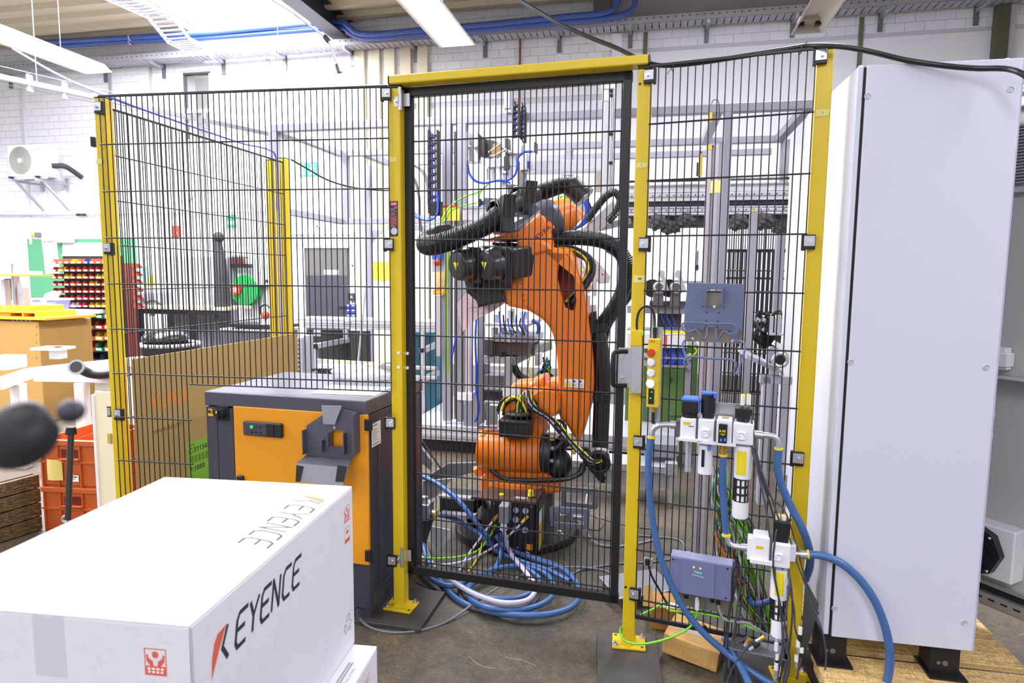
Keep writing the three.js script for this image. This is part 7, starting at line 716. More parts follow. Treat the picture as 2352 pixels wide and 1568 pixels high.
{ const s = wallThing('wall_clock', 'round white wall clock seen through the side mesh', 'clock', 434, 443, .0); part(s, 'clock_case', [new THREE.TorusGeometry(.115, .014, 10, 12).translate(0, 0, .03), cylZ(0, 0, 0, .03, .115, 28)], M(0xd8d2b8, .5)); part(s, 'clock_face', new THREE.CircleGeometry(.105, 28).translate(0, 0, .031), textTex(96, 96, '#fafafa', (c) => { c.fillStyle = '#888'; for (let i = 0; i < 12; i++) c.fillRect(46 + 38 * Math.cos(i * .5236), 46 + 38 * Math.sin(i * .5236), 4, 4); })); part(s, 'clock_hands', [bar(V(0, 0, .034), V(-.03, .05, .034), .006), bar(V(0, 0, .034), V(.01, -.07, .034), .005)], K.darkWire);
  const a = wallThing('switch_box', 'cream light switch on the wall right of the dark door', 'switch', 815, 610, .0); part(a, 'switch_body', cbox(0, 0, .02, .08, .09, .04, .008), K.offwhite); part(a, 'rocker', cbox(-.02, 0, .045, .025, .03, .012, .003), K.black);
  const b = wallThing('key_box', 'dark blue box with a yellow triangle beside the dark door', 'box', 812, 681, .0); part(b, 'box_body', cbox(0, 0, .04, .11, .12, .08, .006), M(0x2a3044, .5)); part(b, 'warning_triangle', slab(outline([[-.03, -.025], [.03, -.025], [0, .03]]), .08, .083), K.cabOrange);
  const r = wallThing('pigeonhole_rack', 'small blue rack of six bins beside the dark door', 'rack', 812, 714, .0); for (let i = 0; i < 6; i++) part(r, 'blue_bin', [cbox((i % 2 - .5) * .085, .085 - (i >> 1) * .085, .05, .078, .07, .1, .006)], M(0x2b3f94, .4)); for (let i = 0; i < 6; i++) part(r, 'bin_label', cbox((i % 2 - .5) * .085, .1 - (i >> 1) * .085, .1015, .05, .018, .002), M(0xb8c8f4, .5));
  const d = wallThing('door_sensor', 'small white sensor with a dark lens above the dark door', 'sensor', 737, 522, .0); part(d, 'sensor_body', ball(0, 0, .04, .04), K.white); part(d, 'lens', ball(-.03, .01, .06, .022), K.black);
  const w = thing('wall_pipe', 'thin grey pipe with black valves across the left of the back wall', 'pipe', wall.at(0, 0, 0), wall.turn); const q = [[-20, 494], [200, 493], [420, 489], [640, 486], [760, 484]].map((v) => { const [s, y] = wall.sy(v[0], v[1], .06); return V(s, y, .06); }); part(w, 'pipe_run', tube(q, .014, 60, 8), K.aluPaint); for (const px of [181, 193, 104, 214]) { const [s, y] = wall.sy(px, 493, .07); part(w, 'valve', cbox(s, y, .07, px > 190 && px < 200 || px === 181 ? .09 : .03, .045, .05, .008), px === 104 || px === 214 ? K.zinc : K.black); } const q2 = [[0, 488], [45, 487], [62, 495], [70, 515], [86, 535]].map((v) => { const [s, y] = wall.sy(v[0], v[1], .05); return V(s, y, .05); }); part(w, 'lead', tube(q2, .007, 40, 6), K.lilacWire);
  const e = wallThing('wall_socket', 'yellow and grey socket on the wall above the green board', 'socket', 90, 539, .0); part(e, 'socket_body', cbox(.03, 0, .05, .06, .08, .1, .01), M(0x6a6a70, .5)); part(e, 'yellow_cap', rod(V(-.03, 0, .06), V(-.09, 0, .09), .035, 14), M(0xf4ec50, .5)); }
{ // outdoor unit on brackets
  const g = wallThing('air_conditioner', 'white air conditioner unit with a round fan grille on wall brackets', 'air conditioner', 95, 408, .62); const A = at(18, 325, 11.0); const W = .78, H = .55, D = .3; const o = g.L(18, 400)[0], b = .03; g.children.length; const M2 = K.white; const X = o + .02;
  part(g, 'casing', box(X, b, -D, X + W, b + H, 0, .015), M2); part(g, 'fan_grille', [0, 1, 2, 3, 4, 5, 6].map((i) => new THREE.TorusGeometry(.035 + i * .032, .005, 6, 36).translate(X + .27, b + .28, .006)), M(0xb9b6ae, .5)); part(g, 'fan_opening', cylZ(X + .27, b + .28, -.01, .002, .245, 36), M(0x8f8c88, .6)); part(g, 'fan_hub', cylZ(X + .27, b + .28, .002, .014, .045, 20), K.white); part(g, 'seam', box(X + .53, b + .01, 0, X + .535, b + H - .01, .002), M(0xc6c6ca, .5)); part(g, 'maker_print', cbox(X + .64, b + .45, .001, .17, .06, .001), textTex(128, 44, '#eeeef2', (c) => { c.fillStyle = '#d04038'; c.font = 'bold 24px sans-serif'; c.fillText('TOSHIBA', 6, 22); c.fillStyle = '#aaa'; c.fillRect(34, 32, 60, 4); })); part(g, 'side_cover', box(X + W, b + .08, -D + .03, X + W + .012, b + .42, -.05, .006), K.offwhite); part(g, 'warning_sticker', box(X + W + .012, b + .03, -.24, X + W + .014, b + .06, -.2), K.yellow);
  for (const s of [.04, .62]) part(g, 'bracket', [bar(V(X + s, -.03, .04), V(X + s, -.03, -.6), .04), bar(V(X + s, -.04, -.1), V(X + s, -.5, -.6), .035), box(X + s - .03, -.16, -.6, X + s + .03, .08, -.585)], K.aluPaint); part(g, 'cross_rail', [box(X - .02, -.01, -.06, X + W, .03, -.02), box(X - .02, -.01, -.26, X + W + .05, .03, -.22)], K.alu); for (const s of [.02, .6]) part(g, 'rubber_foot', box(X + s, .0, -.03, X + s + .06, .035, .03), K.black); part(g, 'insulated_pipe', tube([V(X + W, b + .2, -.15), V(X + W + .12, b + .21, -.3), V(X + W + .16, b + .15, -.42), V(X + W + .18, b + .06, -.58)], .045, 30, 10), M(0x33333a, .7));
}
{ // pinboard, calendar and console box
  const g = wallThing('pin_board', 'green pinboard on the wall behind the bin rack', 'board', 150, 620, .0); const a = g.L(64, 549), b = g.L(320, 692); part(g, 'board', box(a[0], b[1], 0, b[0], a[1], .02, .003), M(0x549a70, .8));
  const c = wallThing('wall_calendar', 'white wall calendar hanging slightly crooked on the green board', 'calendar', 117, 588, .03); const tx = textTex(100, 190, '#f8f8fa', (x) => { x.fillStyle = '#889'; for (const k of [8, 36, 56, 78]) x.fillRect(k, 10, 18, 12); for (let r = 0; r < 12; r++) for (let q = 0; q < 8; q++) { x.fillStyle = '#ccd'; x.fillRect(8 + q * 11, 36 + r * 12, 7, 4); } }); part(c, 'calendar_sheet', cbox(0, 0, 0, .34, .66, .004).rotateZ(.06), tx);
  const d = wallThing('trunking_box', 'cream equipment box above the white sheet over the bin rack', 'box', 154, 552, .05); part(d, 'box_body', [cbox(0, 0, .05, .36, .09, .1, .01), cbox(-.06, .09, .05, .15, .1, .08, .01)], K.offwhite); const e = wallThing('white_sheet', 'wide white notice sheet on the board above the bin rack', 'sheet', 190, 577, .03); part(e, 'sheet', cbox(.1, 0, 0, 1.1, .32, .004), K.paper);
}
// ---------------------------------------------------------------- the far left of the hall
{ // rack of small-parts bins
  const pl = facing(190, 10.0), g = on(pl, 'bin_rack', 'black louvred rack holding rows of small-parts bins left of the corner post', 'rack', 190, 842, 0); const a = g.L(143, 588), b = g.L(288, 842); const yb = -pl.sy(190, 842)[1]; part(g, 'rack_frame', [box(a[0], yb, -.03, b[0], a[1], -.01), box(a[0], yb, -.06, a[0] + .03, a[1] + .02, -.01), box(b[0] - .03, yb, -.06, b[0], a[1] + .02, -.01)], M(0x2a2728, .6)); part(g, 'foot', [box(a[0], yb, -.3, a[0] + .06, yb + .05, .3), box(b[0] - .06, yb, -.3, b[0], yb + .05, .3)], K.black); part(g, 'top_rail', box(a[0], a[1], -.05, b[0], a[1] + .03, .01), K.aluPaint);
  const shell = (w, h, d) => mergeGeometries([box(-w / 2, 0, 0, w / 2, .004, d), box(-w / 2, 0, 0, w / 2, h, .004), slab(outline([[0, 0], [d, 0], [d, h * .45], [d * .75, h * .6], [d * .7, h], [0, h]]), -.002, .002).rotateY(-Math.PI / 2).translate(-w / 2 + .002, 0, 0), slab(outline([[0, 0], [d, 0], [d, h * .45], [d * .75, h * .6], [d * .7, h], [0, h]]), -.002, .002).rotateY(-Math.PI / 2).translate(w / 2 - .002, 0, 0), box(-w / 2, 0, d - .004, w / 2, h * .48, d)].map(prep));
  const sS = shell(.092, .075, .13), sB = shell(.134, .125, .2), lab = M(0xf0ece4, .6), C = { o: M(0xa8543a, .45), r: M(0x8a2f20, .45), y: M(0xb08a14, .45), b: M(0x2a3668, .45), g: M(0x1a6442, .45), n: M(0x23283e, .5), p: M(0xb04050, .45), c: M(0xb8b4a4, .5) }, nm = { o: 'orange', r: 'red', y: 'yellow', b: 'blue', g: 'green', n: 'navy', p: 'crimson', c: 'grey' }, ord = ['first', 'second', 'third', 'fourth', 'fifth', 'sixth', 'seventh', 'eighth', 'ninth', 'tenth', 'eleventh'];
  const rows = [[606, 'oooyobooo', 0], [624, 'ryrrrrrrr', 0], [640, 'rryryrryr', 0], [656, 'rrrorryrr', 0], [672, 'rrrrrrrrr', 0], [688, 'rrrrprrrr', 0], [705, 'rrpcpryyy', 0], [730, 'ooooggo', 1], [754, 'gggboro', 1], [779, 'roggoyo', 1], [804, 'ngnoogo', 1]];
  rows.forEach(([py, s, big], r) => [...s].forEach((k, i) => { const px = big ? 139 + i * 20.6 : 134 + i * 14.4; const t = on(pl, 'parts_bin', `${big ? 'large ' : 'small '}${nm[k]} parts bin, ${ord[r]} row from the top of the rack, ${ord[i]} from the left`, 'bin', px + (big ? 10 : 7), py, .0, 'parts bins on the rack'); part(t, 'bin_shell', big ? sB : sS, C[k]); part(t, 'bin_label', big ? cbox(0, .036, .2025, .09, .03, .003) : cbox(0, .02, .1325, .06, .02, .003), lab); }));
  for (let i = 0; i < 4; i++) { const t = on(pl, 'parts_bin', `large navy parts bin on the bottom row of the rack, ${ord[i]} from the left`, 'bin', 152 + i * 30, 829, .0, 'parts bins on the rack'); part(t, 'bin_shell', shell(.19, .13, .22), C.n); }
  for (let i = 0; i < 6; i++) { const t = thing('parts_bin', `red bin on the right side of the rack behind the mesh, ${ord[i]} from the top`, 'bin', pl.at(pl.sy(298, 700)[0], at(308, 616 + i * 18, 10).y, -.1), pl.turn + Math.PI / 2, 'parts bins on the rack side'); part(t, 'bin_shell', sS, C.r); } part(g, 'side_louvre', box(b[0] - .01, yb, -.3, b[0] + .01, a[1] - .1, -.06), M(0x7a3426, .6));
}
{ // benches, cartons, fixtures
  const pl = facing(60, 9.2), w = on(pl, 'workbench', 'white workbench with a grey top left of the bin rack', 'workbench', 110, 842, 0); const yb = -pl.sy(110, 842)[1]; part(w, 'bench_top', pbox(w, -60, 714, 138, 724, -.8, 0, .006), M(0xb9b4ae, .5)); part(w, 'bench_leg', box(w.L(116, 700)[0], yb, -.1, w.L(138, 700)[0], w.L(110, 724)[1], -.01, .006), K.white); part(w, 'bench_rail', pbox(w, 60, 724, 120, 752, -.08, -.02, .006), K.white); part(w, 'bench_leg', box(w.L(-40, 700)[0], yb, -.8, w.L(-20, 700)[0], w.L(110, 724)[1], -.72), K.white); part(w, 'screen_panel', pbox(w, 90, 752, 118, 840, -.6, -.58), M(0x3a3a3e, .6));
  const bb = on(pl, 'storage_tray', 'translucent lilac-blue tray with papers on the white workbench', 'tray', 100, 714, -.2); part(bb, 'tray_body', slab(outline([[72, 688], [128, 686], [124, 712], [78, 713]].map((p) => bb.L(p[0], p[1], 0))), -.25, 0, .01), M(0x8f92e8, .4)); part(bb, 'tray_rim', pbox(bb, 70, 685, 130, 690, -.27, .02, .006), M(0x9a9cf0, .4)); part(bb, 'papers', slab(outline([[98, 686], [104, 674], [120, 668], [131, 674], [124, 686]].map((p) => bb.L(p[0], p[1], -.1))), -.16, -.1), K.paper);
  const up = on(pl, 'steel_upright', 'short aluminium stand-offs on the white workbench edge', 'stand', 100, 722, -.02); part(up, 'tall_post', pbox(up, 93, 684, 101, 722, -.05, 0, .004), K.alu); part(up, 'short_post', pbox(up, 106, 699, 113, 722, -.05, 0, .004), K.alu);
  const cb = facing(45, 6.2), c = on(cb, 'cardboard_box', 'big brown cardboard box under the yellow fixture at the left edge', 'box', 45, 860, 0); part(c, 'carton', box(c.L(-60, 740)[0], -cb.sy(45, 860)[1], -.6, c.L(88, 740)[0], c.L(45, 737)[1], 0, .008), M(0xab8446, .8)); part(c, 'staple', [750, 768, 786, 804, 822].map((y) => cbox(...c.L(84, y, .001), .001, .006, .02, .003)), M(0x7a5a2c, .6));
  const y = on(cb, 'yellow_fixture', 'yellow painted metal fixture with aluminium uprights on the cardboard box', 'fixture', 50, 736, -.1); const ye = M(0xe8a828, .4), P = (a, b, cc, d, z0, z1, n, m = ye) => part(y, n, pbox(y, a, b, cc, d, z0, z1, .004), m); P(-40, 728, 105, 734, -.45, .12, 'base_plate'); P(-40, 714, 82, 718, -.4, .05, 'channel'); P(-40, 718, 24, 729, -.4, .02, 'channel'); P(50, 718, 53, 729, -.4, .05, 'rib'); P(79, 716, 82, 729, -.4, .05, 'rib'); P(52, 718, 80, 729, -.1, -.08, 'web', M(0xb87414, .5)); P(10, 702, 74, 714, -.35, .0, 'upper_block'); P(-40, 700, 8, 714, -.35, -.05, 'upper_block'); part(y, 'base_pins', [30, 40, 50, 60, 70].map((px) => vcyl(y, px, 733, 738, 2.5, .08, 8, 6)), K.zinc);
  part(y, 'upright', [pbox(y, 5, 642, 12, 714, -.08, -.02, .003), pbox(y, 26, 620, 34, 704, -.1, -.04, .003), pbox(y, 40, 660, 52, 704, -.12, -.04, .003)], K.alu); part(y, 'guide_column', vcyl(y, 31, 606, 700, 3, .0, 12, 6), K.steel); part(y, 'top_plate', pbox(y, -40, 630, 50, 634, -.3, .05, .002), ye); part(y, 'cross_head', pbox(y, -40, 622, 44, 630, -.25, .0, .004), K.offwhite); part(y, 'grey_plate', pbox(y, 4, 645, 24, 690, -.3, -.25), M(0x8a8780, .5)); part(y, 'black_block', pbox(y, 10, 640, 30, 660, -.28, -.22), K.black); part(y, 'brass_spring', vcyl(y, 46, 648, 672, 4, .0, 12, 6), K.zinc);
  const sp = on(facing(98, 7.4), 'cable_spool', 'wooden cable spool with blue wire beside the cardboard box', 'spool', 98, 830, 0); const sy2 = sp.L(98, 822)[1]; const ax = V(1, 0, .35).normalize(); part(sp, 'flange', [rod(V(0, .04, 0), V(0, .04, 0).addScaledVector(ax, .02), .24, 32), rod(V(0, .04, 0).addScaledVector(ax, -.24), V(0, .04, 0).addScaledVector(ax, -.22), .24, 32)], M(0xe8d8b0, .7)); part(sp, 'blue_wire', rod(V(0, .04, 0).addScaledVector(ax, -.22), V(0, .04, 0), .17, 28), M(0x4a6ae0, .4));
}
{ // white painted steel frame with a black hose on it
  const g = thing('equipment_stand', 'white painted steel stand of square tubes outside the fence at the left', 'stand', V(0, 0, 0)); const m = M(0xf2e8e8, .45); const y = .72; const q = (px, py) => onY(px, py, y); const a = q(-10, 872), b = q(70, 845), c = q(330, 818), d = q(330, 858), e = q(84, 853); const t = .075; const lo = (v) => v.clone().setY(y - t / 2);
  part(g, 'top_rail', bar(lo(a), lo(b), t, t, .004), m); part(g, 'top_rail', bar(lo(b), lo(c), t, t, .004), m); part(g, 'top_rail', bar(lo(e), lo(d), t, t * .9, .004), m); const leg = (px, py) => { const p = q(px, py); part(g, 'leg', bar(V(p.x, 0, p.z), V(p.x, y - t, p.z), t, t, .004), m); }; leg(186, 856); leg(300, 820); leg(40, 858); leg(310, 858); const cap = q(105, 826); part(g, 'end_pad', [cbox(cap.x, y + .09, cap.z - .1, .26, .02, .2), cbox(cap.x + .04, y + .05, cap.z - .1, .09, .1, .1)], K.white); const cp2 = q(15, 846); part(g, 'end_pad', cbox(cp2.x, y + .05, cp2.z, .18, .1, .2, .004), K.white);
  const hz = q(200, 858).z + .05; const H = [[176, 843, .12], [186, 848, .06], [206, 857, .0], [230, 860, -.02], [262, 856, -.04]].map((p) => at(p[0], p[1], -hz - p[2])); const h = thing('suction_hose', 'short black flared hose lying on the white steel frame', 'hose', H[0]); part(h, 'hose', tube(H.map((p) => p.clone().sub(H[0])), .034, 40, 16), M(0x2a2626, .5)); const dir = H[0].clone().sub(H[1]).normalize(); part(h, 'flange', [rod(dir.clone().multiplyScalar(-.02), dir.clone().multiplyScalar(.01), .05, 24, .056)], M(0x8a8a8c, .4, .3)); part(h, 'bore', rod(dir.clone().multiplyScalar(.008), dir.clone().multiplyScalar(.0115), .04, 24), K.black);
  const w = facing(238, 3.05), bo = on(w, 'white_board', 'upright white board with a rounded top standing left of the corner post', 'board', 240, 1100, 0); const p0 = bo.L(213, 1000)[0], yb = -w.sy(240, 1100)[1]; part(bo, 'board_edge', box(p0, yb, -.02, p0 + .02, bo.L(213, 906)[1], 0, .006), K.white); part(bo, 'board_face', box(p0 + .016, yb, -.022, p0 + .125, bo.L(240, 900)[1], -.006, .006), M(0xefe6c8, .5)); part(bo, 'shim', cbox(...bo.L(252, 1006, 0), .0, .02, .05, .012, .003), M(0xb9a860, .6));
}
{ // red crates
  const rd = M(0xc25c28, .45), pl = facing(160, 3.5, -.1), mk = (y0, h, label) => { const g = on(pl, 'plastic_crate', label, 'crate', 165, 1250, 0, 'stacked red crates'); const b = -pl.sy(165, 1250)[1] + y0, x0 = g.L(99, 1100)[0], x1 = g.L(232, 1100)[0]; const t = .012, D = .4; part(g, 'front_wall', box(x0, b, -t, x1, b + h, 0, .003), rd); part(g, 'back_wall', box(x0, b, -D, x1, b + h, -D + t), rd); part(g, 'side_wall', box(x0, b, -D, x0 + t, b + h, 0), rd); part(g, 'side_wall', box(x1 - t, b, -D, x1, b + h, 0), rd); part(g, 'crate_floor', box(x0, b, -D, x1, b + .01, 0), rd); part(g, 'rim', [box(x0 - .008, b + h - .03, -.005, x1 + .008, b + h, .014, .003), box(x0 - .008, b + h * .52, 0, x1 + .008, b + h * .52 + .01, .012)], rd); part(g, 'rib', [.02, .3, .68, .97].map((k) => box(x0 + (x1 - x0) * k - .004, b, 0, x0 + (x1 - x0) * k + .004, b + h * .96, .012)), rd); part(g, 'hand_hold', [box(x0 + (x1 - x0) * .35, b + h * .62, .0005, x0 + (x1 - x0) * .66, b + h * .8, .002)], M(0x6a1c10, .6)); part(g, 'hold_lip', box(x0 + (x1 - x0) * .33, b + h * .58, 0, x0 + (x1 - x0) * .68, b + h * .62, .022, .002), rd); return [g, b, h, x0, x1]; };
  const [a] = mk(0, .27, 'lower red plastic crate of the stack at the left edge'), [b, bb, h, x0, x1] = mk(.272, .27, 'upper red plastic crate with a yellow note on its front'); part(b, 'yellow_note', new THREE.CylinderGeometry(.12, .12, .12, 12, 1, true, -.4, .8).translate(x0 + .085, bb + .1, -.1), M(0xe8d27a, .6)); part(b, 'white_label', cbox(...b.L(177, 1097, .001), .0135, .04, .036, .002), textTex(48, 44, '#f4f2f4', (c) => { c.fillStyle = '#444'; c.fillRect(6, 8, 34, 8); c.fillRect(6, 24, 20, 4); })); part(b, 'slanted_lid', slab(outline([[168, 1012], [230, 985], [238, 1054], [104, 1054]].map((p) => b.L(p[0], p[1], -.1))), -.12, -.1, .002), M(0xd0581e, .5));
  // weathered timber crate
  const tex = grain(512, 128, [82, 66, 46], 1, [[3, .3, 60], [30, .5, 12], [256, .35, 90], [80, .5, 40]], (d, w, hh) => { for (let i = 0; i < w * hh; i++) { const v = d[i * 4]; if (v > 104) { d[i * 4] = 146; d[i * 4 + 1] = 116; d[i * 4 + 2] = 40; } } }), wm = M(0xffffff, .8); wm.map = tex; const p0 = onY(-40, 1262, 0), p1 = onY(99, 1216, 0), wp = new Plane(p0.x, -p0.z, p1.x, -p1.z); const t = thing('timber_crate', 'weathered dark timber crate with yellow paint remains at the left edge', 'crate', wp.at(0, 0, 0), wp.turn); const top = wp.sy(99, 1086)[1]; for (let i = 0; i < 4; i++) { const q = part(t, 'plank', box(-.3, top * i / 4 + .004, -.03, wp.len, top * (i + 1) / 4 - .002, rr(-.003, .003), .004), wm); } part(t, 'back_board', box(-.3, 0, -.5, wp.len - .01, top, -.04), M(0x4a3a28, .8));
  // strut
  const s0 = at(163, 992, 2.75), s1 = at(156, 1192, 2.75), st = thing('gas_strut', 'dark tubular strut with a rounded top in front of the red crates', 'strut', s1); const e = s0.clone().sub(s1); part(st, 'tube', rod(V(0, 0, 0), e, .013, 16), M(0x4c4644, .35, .4)); part(st, 'grip', rod(e.clone().multiplyScalar(.98), e.clone().multiplyScalar(1.06), .024, 16, .018), K.rubber); part(st, 'end_eye', [new THREE.TorusGeometry(.014, .006, 8, 16).translate(-.01, 0, 0)], K.steel); part(st, 'lower_tube', rod(V(-.012, -.34, -.05), V(0, 0, 0), .008, 12), K.steel); part(st, 'foot', cbox(-.012, -s1.y + .01 , -.05, .16, .02, .16, .004), K.black); part(st, 'stand', rod(V(-.012, -s1.y + .01, -.05), V(-.012, -.33, -.05), .014, 12), K.black);
}
{ // dark grip close to the camera, out of focus
  const d = .3, C = at(60, 1005, d), g = thing('rubber_grip', 'blurred dark grey rubber grip close to the camera at the left edge', 'grip', C); const r = (px, py, z = 0) => at(px, py, d - z).sub(C); const S = (px, py, a, b, ang) => new THREE.SphereGeometry(1, 24, 16).scale(a * .57, b * .57, b * .5).rotateZ(ang).translate(...r(px, py).toArray());
  const bump = new THREE.SphereGeometry(1, 40, 28), q = bump.attributes.position; for (let i = 0; i < q.count; i++) { const x = q.getX(i), y = q.getY(i), z = q.getZ(i), k = 1 + .16 * Math.exp(-((x - .35) ** 2 + (y - .8) ** 2) * 3) - .12 * Math.exp(-((x - .75) ** 2 + (y - .1) ** 2) * 8); q.setXYZ(i, x * .02 * k, y * .0145 * k, z * .01 * k); } bump.computeVertexNormals();
  part(g, 'grip_body', bump.rotateZ(.5).translate(...r(45, 1005).toArray()), M(0x2a2a30, .55)); part(g, 'thumb_rest', new THREE.SphereGeometry(1, 24, 16).scale(.006, .0056, .006).translate(...r(164, 944).toArray()), M(0x3a3a44, .55)); part(g, 'support_arm', rod(r(30, 1015), r(-420, 1180), .008, 16), M(0x303036, .5));
}
{ // printed cardboard sheet leaning inside the side fence
  const pc = new Plane(planeS.at(0, 0, .1).x, -planeS.at(0, 0, .1).z, planeS.at(1, 0, .1).x, -planeS.at(1, 0, .1).z); const a = pc.sy(304, 822), b = pc.sy(683, 767), h = (a[1] + b[1]) / 2; const g = thing('cardboard_sheet', 'large brown cardboard sheet with orange lettering leaning inside the side fence', 'cardboard', pc.at(a[0], 0, 0), pc.turn); const w = b[0] - a[0]; part(g, 'corrugated_board', box(0, 0, -.008, w, h, -.001), M(0xb09254, .8));
  const W = 1400, Hh = Math.round(1400 * h / w), S = (px, py) => { const [s, y] = pc.sy(px, py); return [(s - a[0]) / w * W, (h - y) / h * Hh]; }; const t = canvas(W, Hh, (c) => { c.fillStyle = '#b09254'; c.fillRect(0, 0, W, Hh); for (let i = 0; i < 500; i++) { c.fillStyle = `rgba(${rnd() < .5 ? '90,66,30' : '200,170,110'},.06)`; c.fillRect(rnd() * W, rnd() * Hh, 1 + rnd() * 3, 30 + rnd() * 80); } const k0 = S(345, 945), k1 = S(470, 880); c.fillStyle = '#e08630'; c.font = `bold ${Math.round((k0[1] - S(345, 905)[1]) * 1.2)}px sans-serif`; c.fillText('KUKA', k0[0], k0[1] - 4, k1[0] - k0[0] + 30); c.fillStyle = '#5a4a34'; const u = S(350, 998), v = S(418, 978); c.font = '34px sans-serif'; c.fillText('www.kuka.com', u[0], u[1], v[0] - u[0]); const r1 = S(442, 830); c.font = '34px sans-serif'; c.fillText('♺', r1[0], r1[1]);
    const g0 = S(430, 1018), g1 = S(480, 1105); c.fillStyle = '#86bc34'; c.fillRect(g0[0], g0[1], g1[0] - g0[0] + 60, 300); c.fillStyle = '#2a3a10'; c.font = 'bold 38px sans-serif'; c.fillText('C:3113482', g0[0] + 8, g0[1] + 60, 230); c.fillText('P:1080', g0[0] + 8, g0[1] + 160, 170); for (let i = 0; i < 22; i++) c.fillRect(g0[0] + 10 + i * 7, g0[1] + 76, (i * 5) % 4 + 1, 40); c.font = '18px sans-serif'; c.fillText('KUKA', g0[0] + 8, g0[1] + 22); });
  const m = M(0xffffff, .8); m.map = t; part(g, 'printed_face', new THREE.PlaneGeometry(w, h).translate(w / 2, h / 2, 0), m);
}
{ // back of the left area, seen through the mesh
  const pl = facing(420, 10.4), L = (n, l, c, px, py, o = 0) => on(pl, n, l, c, px, py, o); const yF = (px) => -pl.sy(px, 700)[1];
  const lk = L('steel_locker', 'pale grey steel locker behind the side mesh', 'locker', 440, 700, -.6); part(lk, 'locker_body', box(lk.L(381, 600)[0], -pl.sy(440, 700, -.6)[1], -.5, lk.L(498, 600)[0], lk.L(440, 590)[1], 0, .008), M(0x9c9ca8, .5)); part(lk, 'locker_door', [pbox(lk, 384, 594, 438, 730, 0, .012), pbox(lk, 441, 594, 496, 730, 0, .012)], M(0xa4a4b0, .5));
  const t = L('work_table', 'table with a pale wooden top and black legs behind the side mesh', 'table', 410, 712, 0); part(t, 'table_top', pbox(t, 303, 704, 518, 711, -.7, 0, .004), M(0xe6d6a8, .6)); part(t, 'apron', pbox(t, 306, 711, 515, 722, -.05, -.02), K.black); for (const px of [318, 388, 442, 508]) part(t, 'table_leg', box(t.L(px - 6, 720)[0], -pl.sy(410, 712)[1], -.06, t.L(px + 6, 720)[0], t.L(px, 720)[1], -.01), K.black);
  const ca = L('curtain', 'dark rolled sunshade in a black cover behind the side mesh', 'shade', 507, 700, -.2); part(ca, 'cover', sweep([V3(ca, 512, 742), V3(ca, 510, 680), V3(ca, 508, 620), V3(ca, 502, 570), V3(ca, 500, 552)], (k) => .13 - .07 * k * k, 30, 14), M(0x2e2c30, .6)); part(ca, 'cap', ball(...V3(ca, 502, 545).toArray(), .09), M(0x26262a, .7)); part(ca, 'base', cbox(0, -pl.sy(507, 700)[1] + .03, 0, .4, .06, .4, .01), K.black);
  const po = L('poster', 'colourful poster leaning on the table behind the bins', 'poster', 340, 636, -.4); part(po, 'poster_board', cbox(0, 0, 0, .36, .38, .01), textTex(96, 100, '#e8e0b0', (c) => { c.fillStyle = '#7cc8c8'; c.fillRect(6, 6, 50, 70); c.fillStyle = '#c8a850'; c.fillRect(44, 40, 44, 50); c.strokeStyle = '#444'; for (let i = 0; i < 6; i++) { c.beginPath(); c.moveTo(30 + i * 9, 90); c.lineTo(46 + i * 6, 30); c.stroke(); } })); part(po, 'easel', cbox(0, -.42, -.05, .1, .5, .03), K.aluPaint);
  const mo = L('test_device', 'grey boxy device with cables on the table behind the mesh', 'device', 340, 704, -.3); part(mo, 'device_body', pbox(mo, 318, 672, 366, 703, -.3, 0, .01), M(0x8e8c94, .5)); part(mo, 'device_lead', pipe(mo, [[322, 680], [334, 694], [350, 690], [372, 700]], .012, .02, 20, 7), K.black); part(mo, 'pale_cover', pbox(mo, 320, 664, 352, 674, -.25, -.05, .01), K.offwhite);
  const dr = on(facing(395, 6.6), 'waste_bin', 'black round waste bin with a pale rim and plastic liner behind the mesh', 'bin', 395, 860, 0); const y0 = -facing(395, 6.6).sy(395, 860)[1]; part(dr, 'bin_body', lathe([[0, 0], [.24, 0], [.28, dr.L(395, 792)[1] - y0], [.26, dr.L(395, 792)[1] - y0], [.22, .02], [0, .02]], 32).translate(0, y0, 0), K.black); part(dr, 'rim', new THREE.TorusGeometry(.275, .02, 10, 32).rotateX(Math.PI / 2).translate(0, dr.L(395, 790)[1], 0), M(0xb8b8be, .5)); part(dr, 'liner', new THREE.SphereGeometry(1, 24, 16).scale(.24, .1, .2).translate(-.06, dr.L(395, 778)[1], 0), M(0x2a2a30, .22));
  const hr = wallThing('hose_reel', 'round green hose reel with a red centre on the back wall', 'hose reel', 565, 667, .12); part(hr, 'reel_disc', [cylZ(0, 0, -.1, .06, .26, 36), new THREE.TorusGeometry(.26, .02, 10, 36)], M(0x1f9a4c, .3)); part(hr, 'red_centre', cylZ(-.14, .02, .06, .1, .1, 24), M(0xd03c24, .4)); part(hr, 'hose_mark', cbox(-.14, .02, .101, .07, .1, .003), K.white); part(hr, 'wall_arm', cbox(0, 0, -.1, .1, .4, .04), K.zinc);
  const cr = wallThing('wall_crate', 'black basket with red tools on the back wall above the hose reel', 'basket', 556, 600, .05); const bs = []; for (let i = 0; i < 9; i++) bs.push(cbox(-.19 + i * .047, 0, .12, .012, .2, .012)); part(cr, 'basket', [cbox(0, -.08, .06, .42, .07, .14, .004), cbox(0, .06, .12, .42, .02, .012), ...bs], K.black); part(cr, 'contents', cbox(-.05, -.01, .05, .26, .12, .08, .01), M(0xb05030, .6));
  const eb = wallThing('distribution_board', 'beige distribution board on the back wall right of the basket', 'cabinet', 612, 632, .0); part(eb, 'board_box', [cbox(0, .12, .06, .3, .14, .12, .006), cbox(0, -.06, .07, .36, .26, .14, .006)], M(0xcfcabc, .5)); part(eb, 'lock', cbox(.1, -.1, .145, .05, .05, .01), K.black);
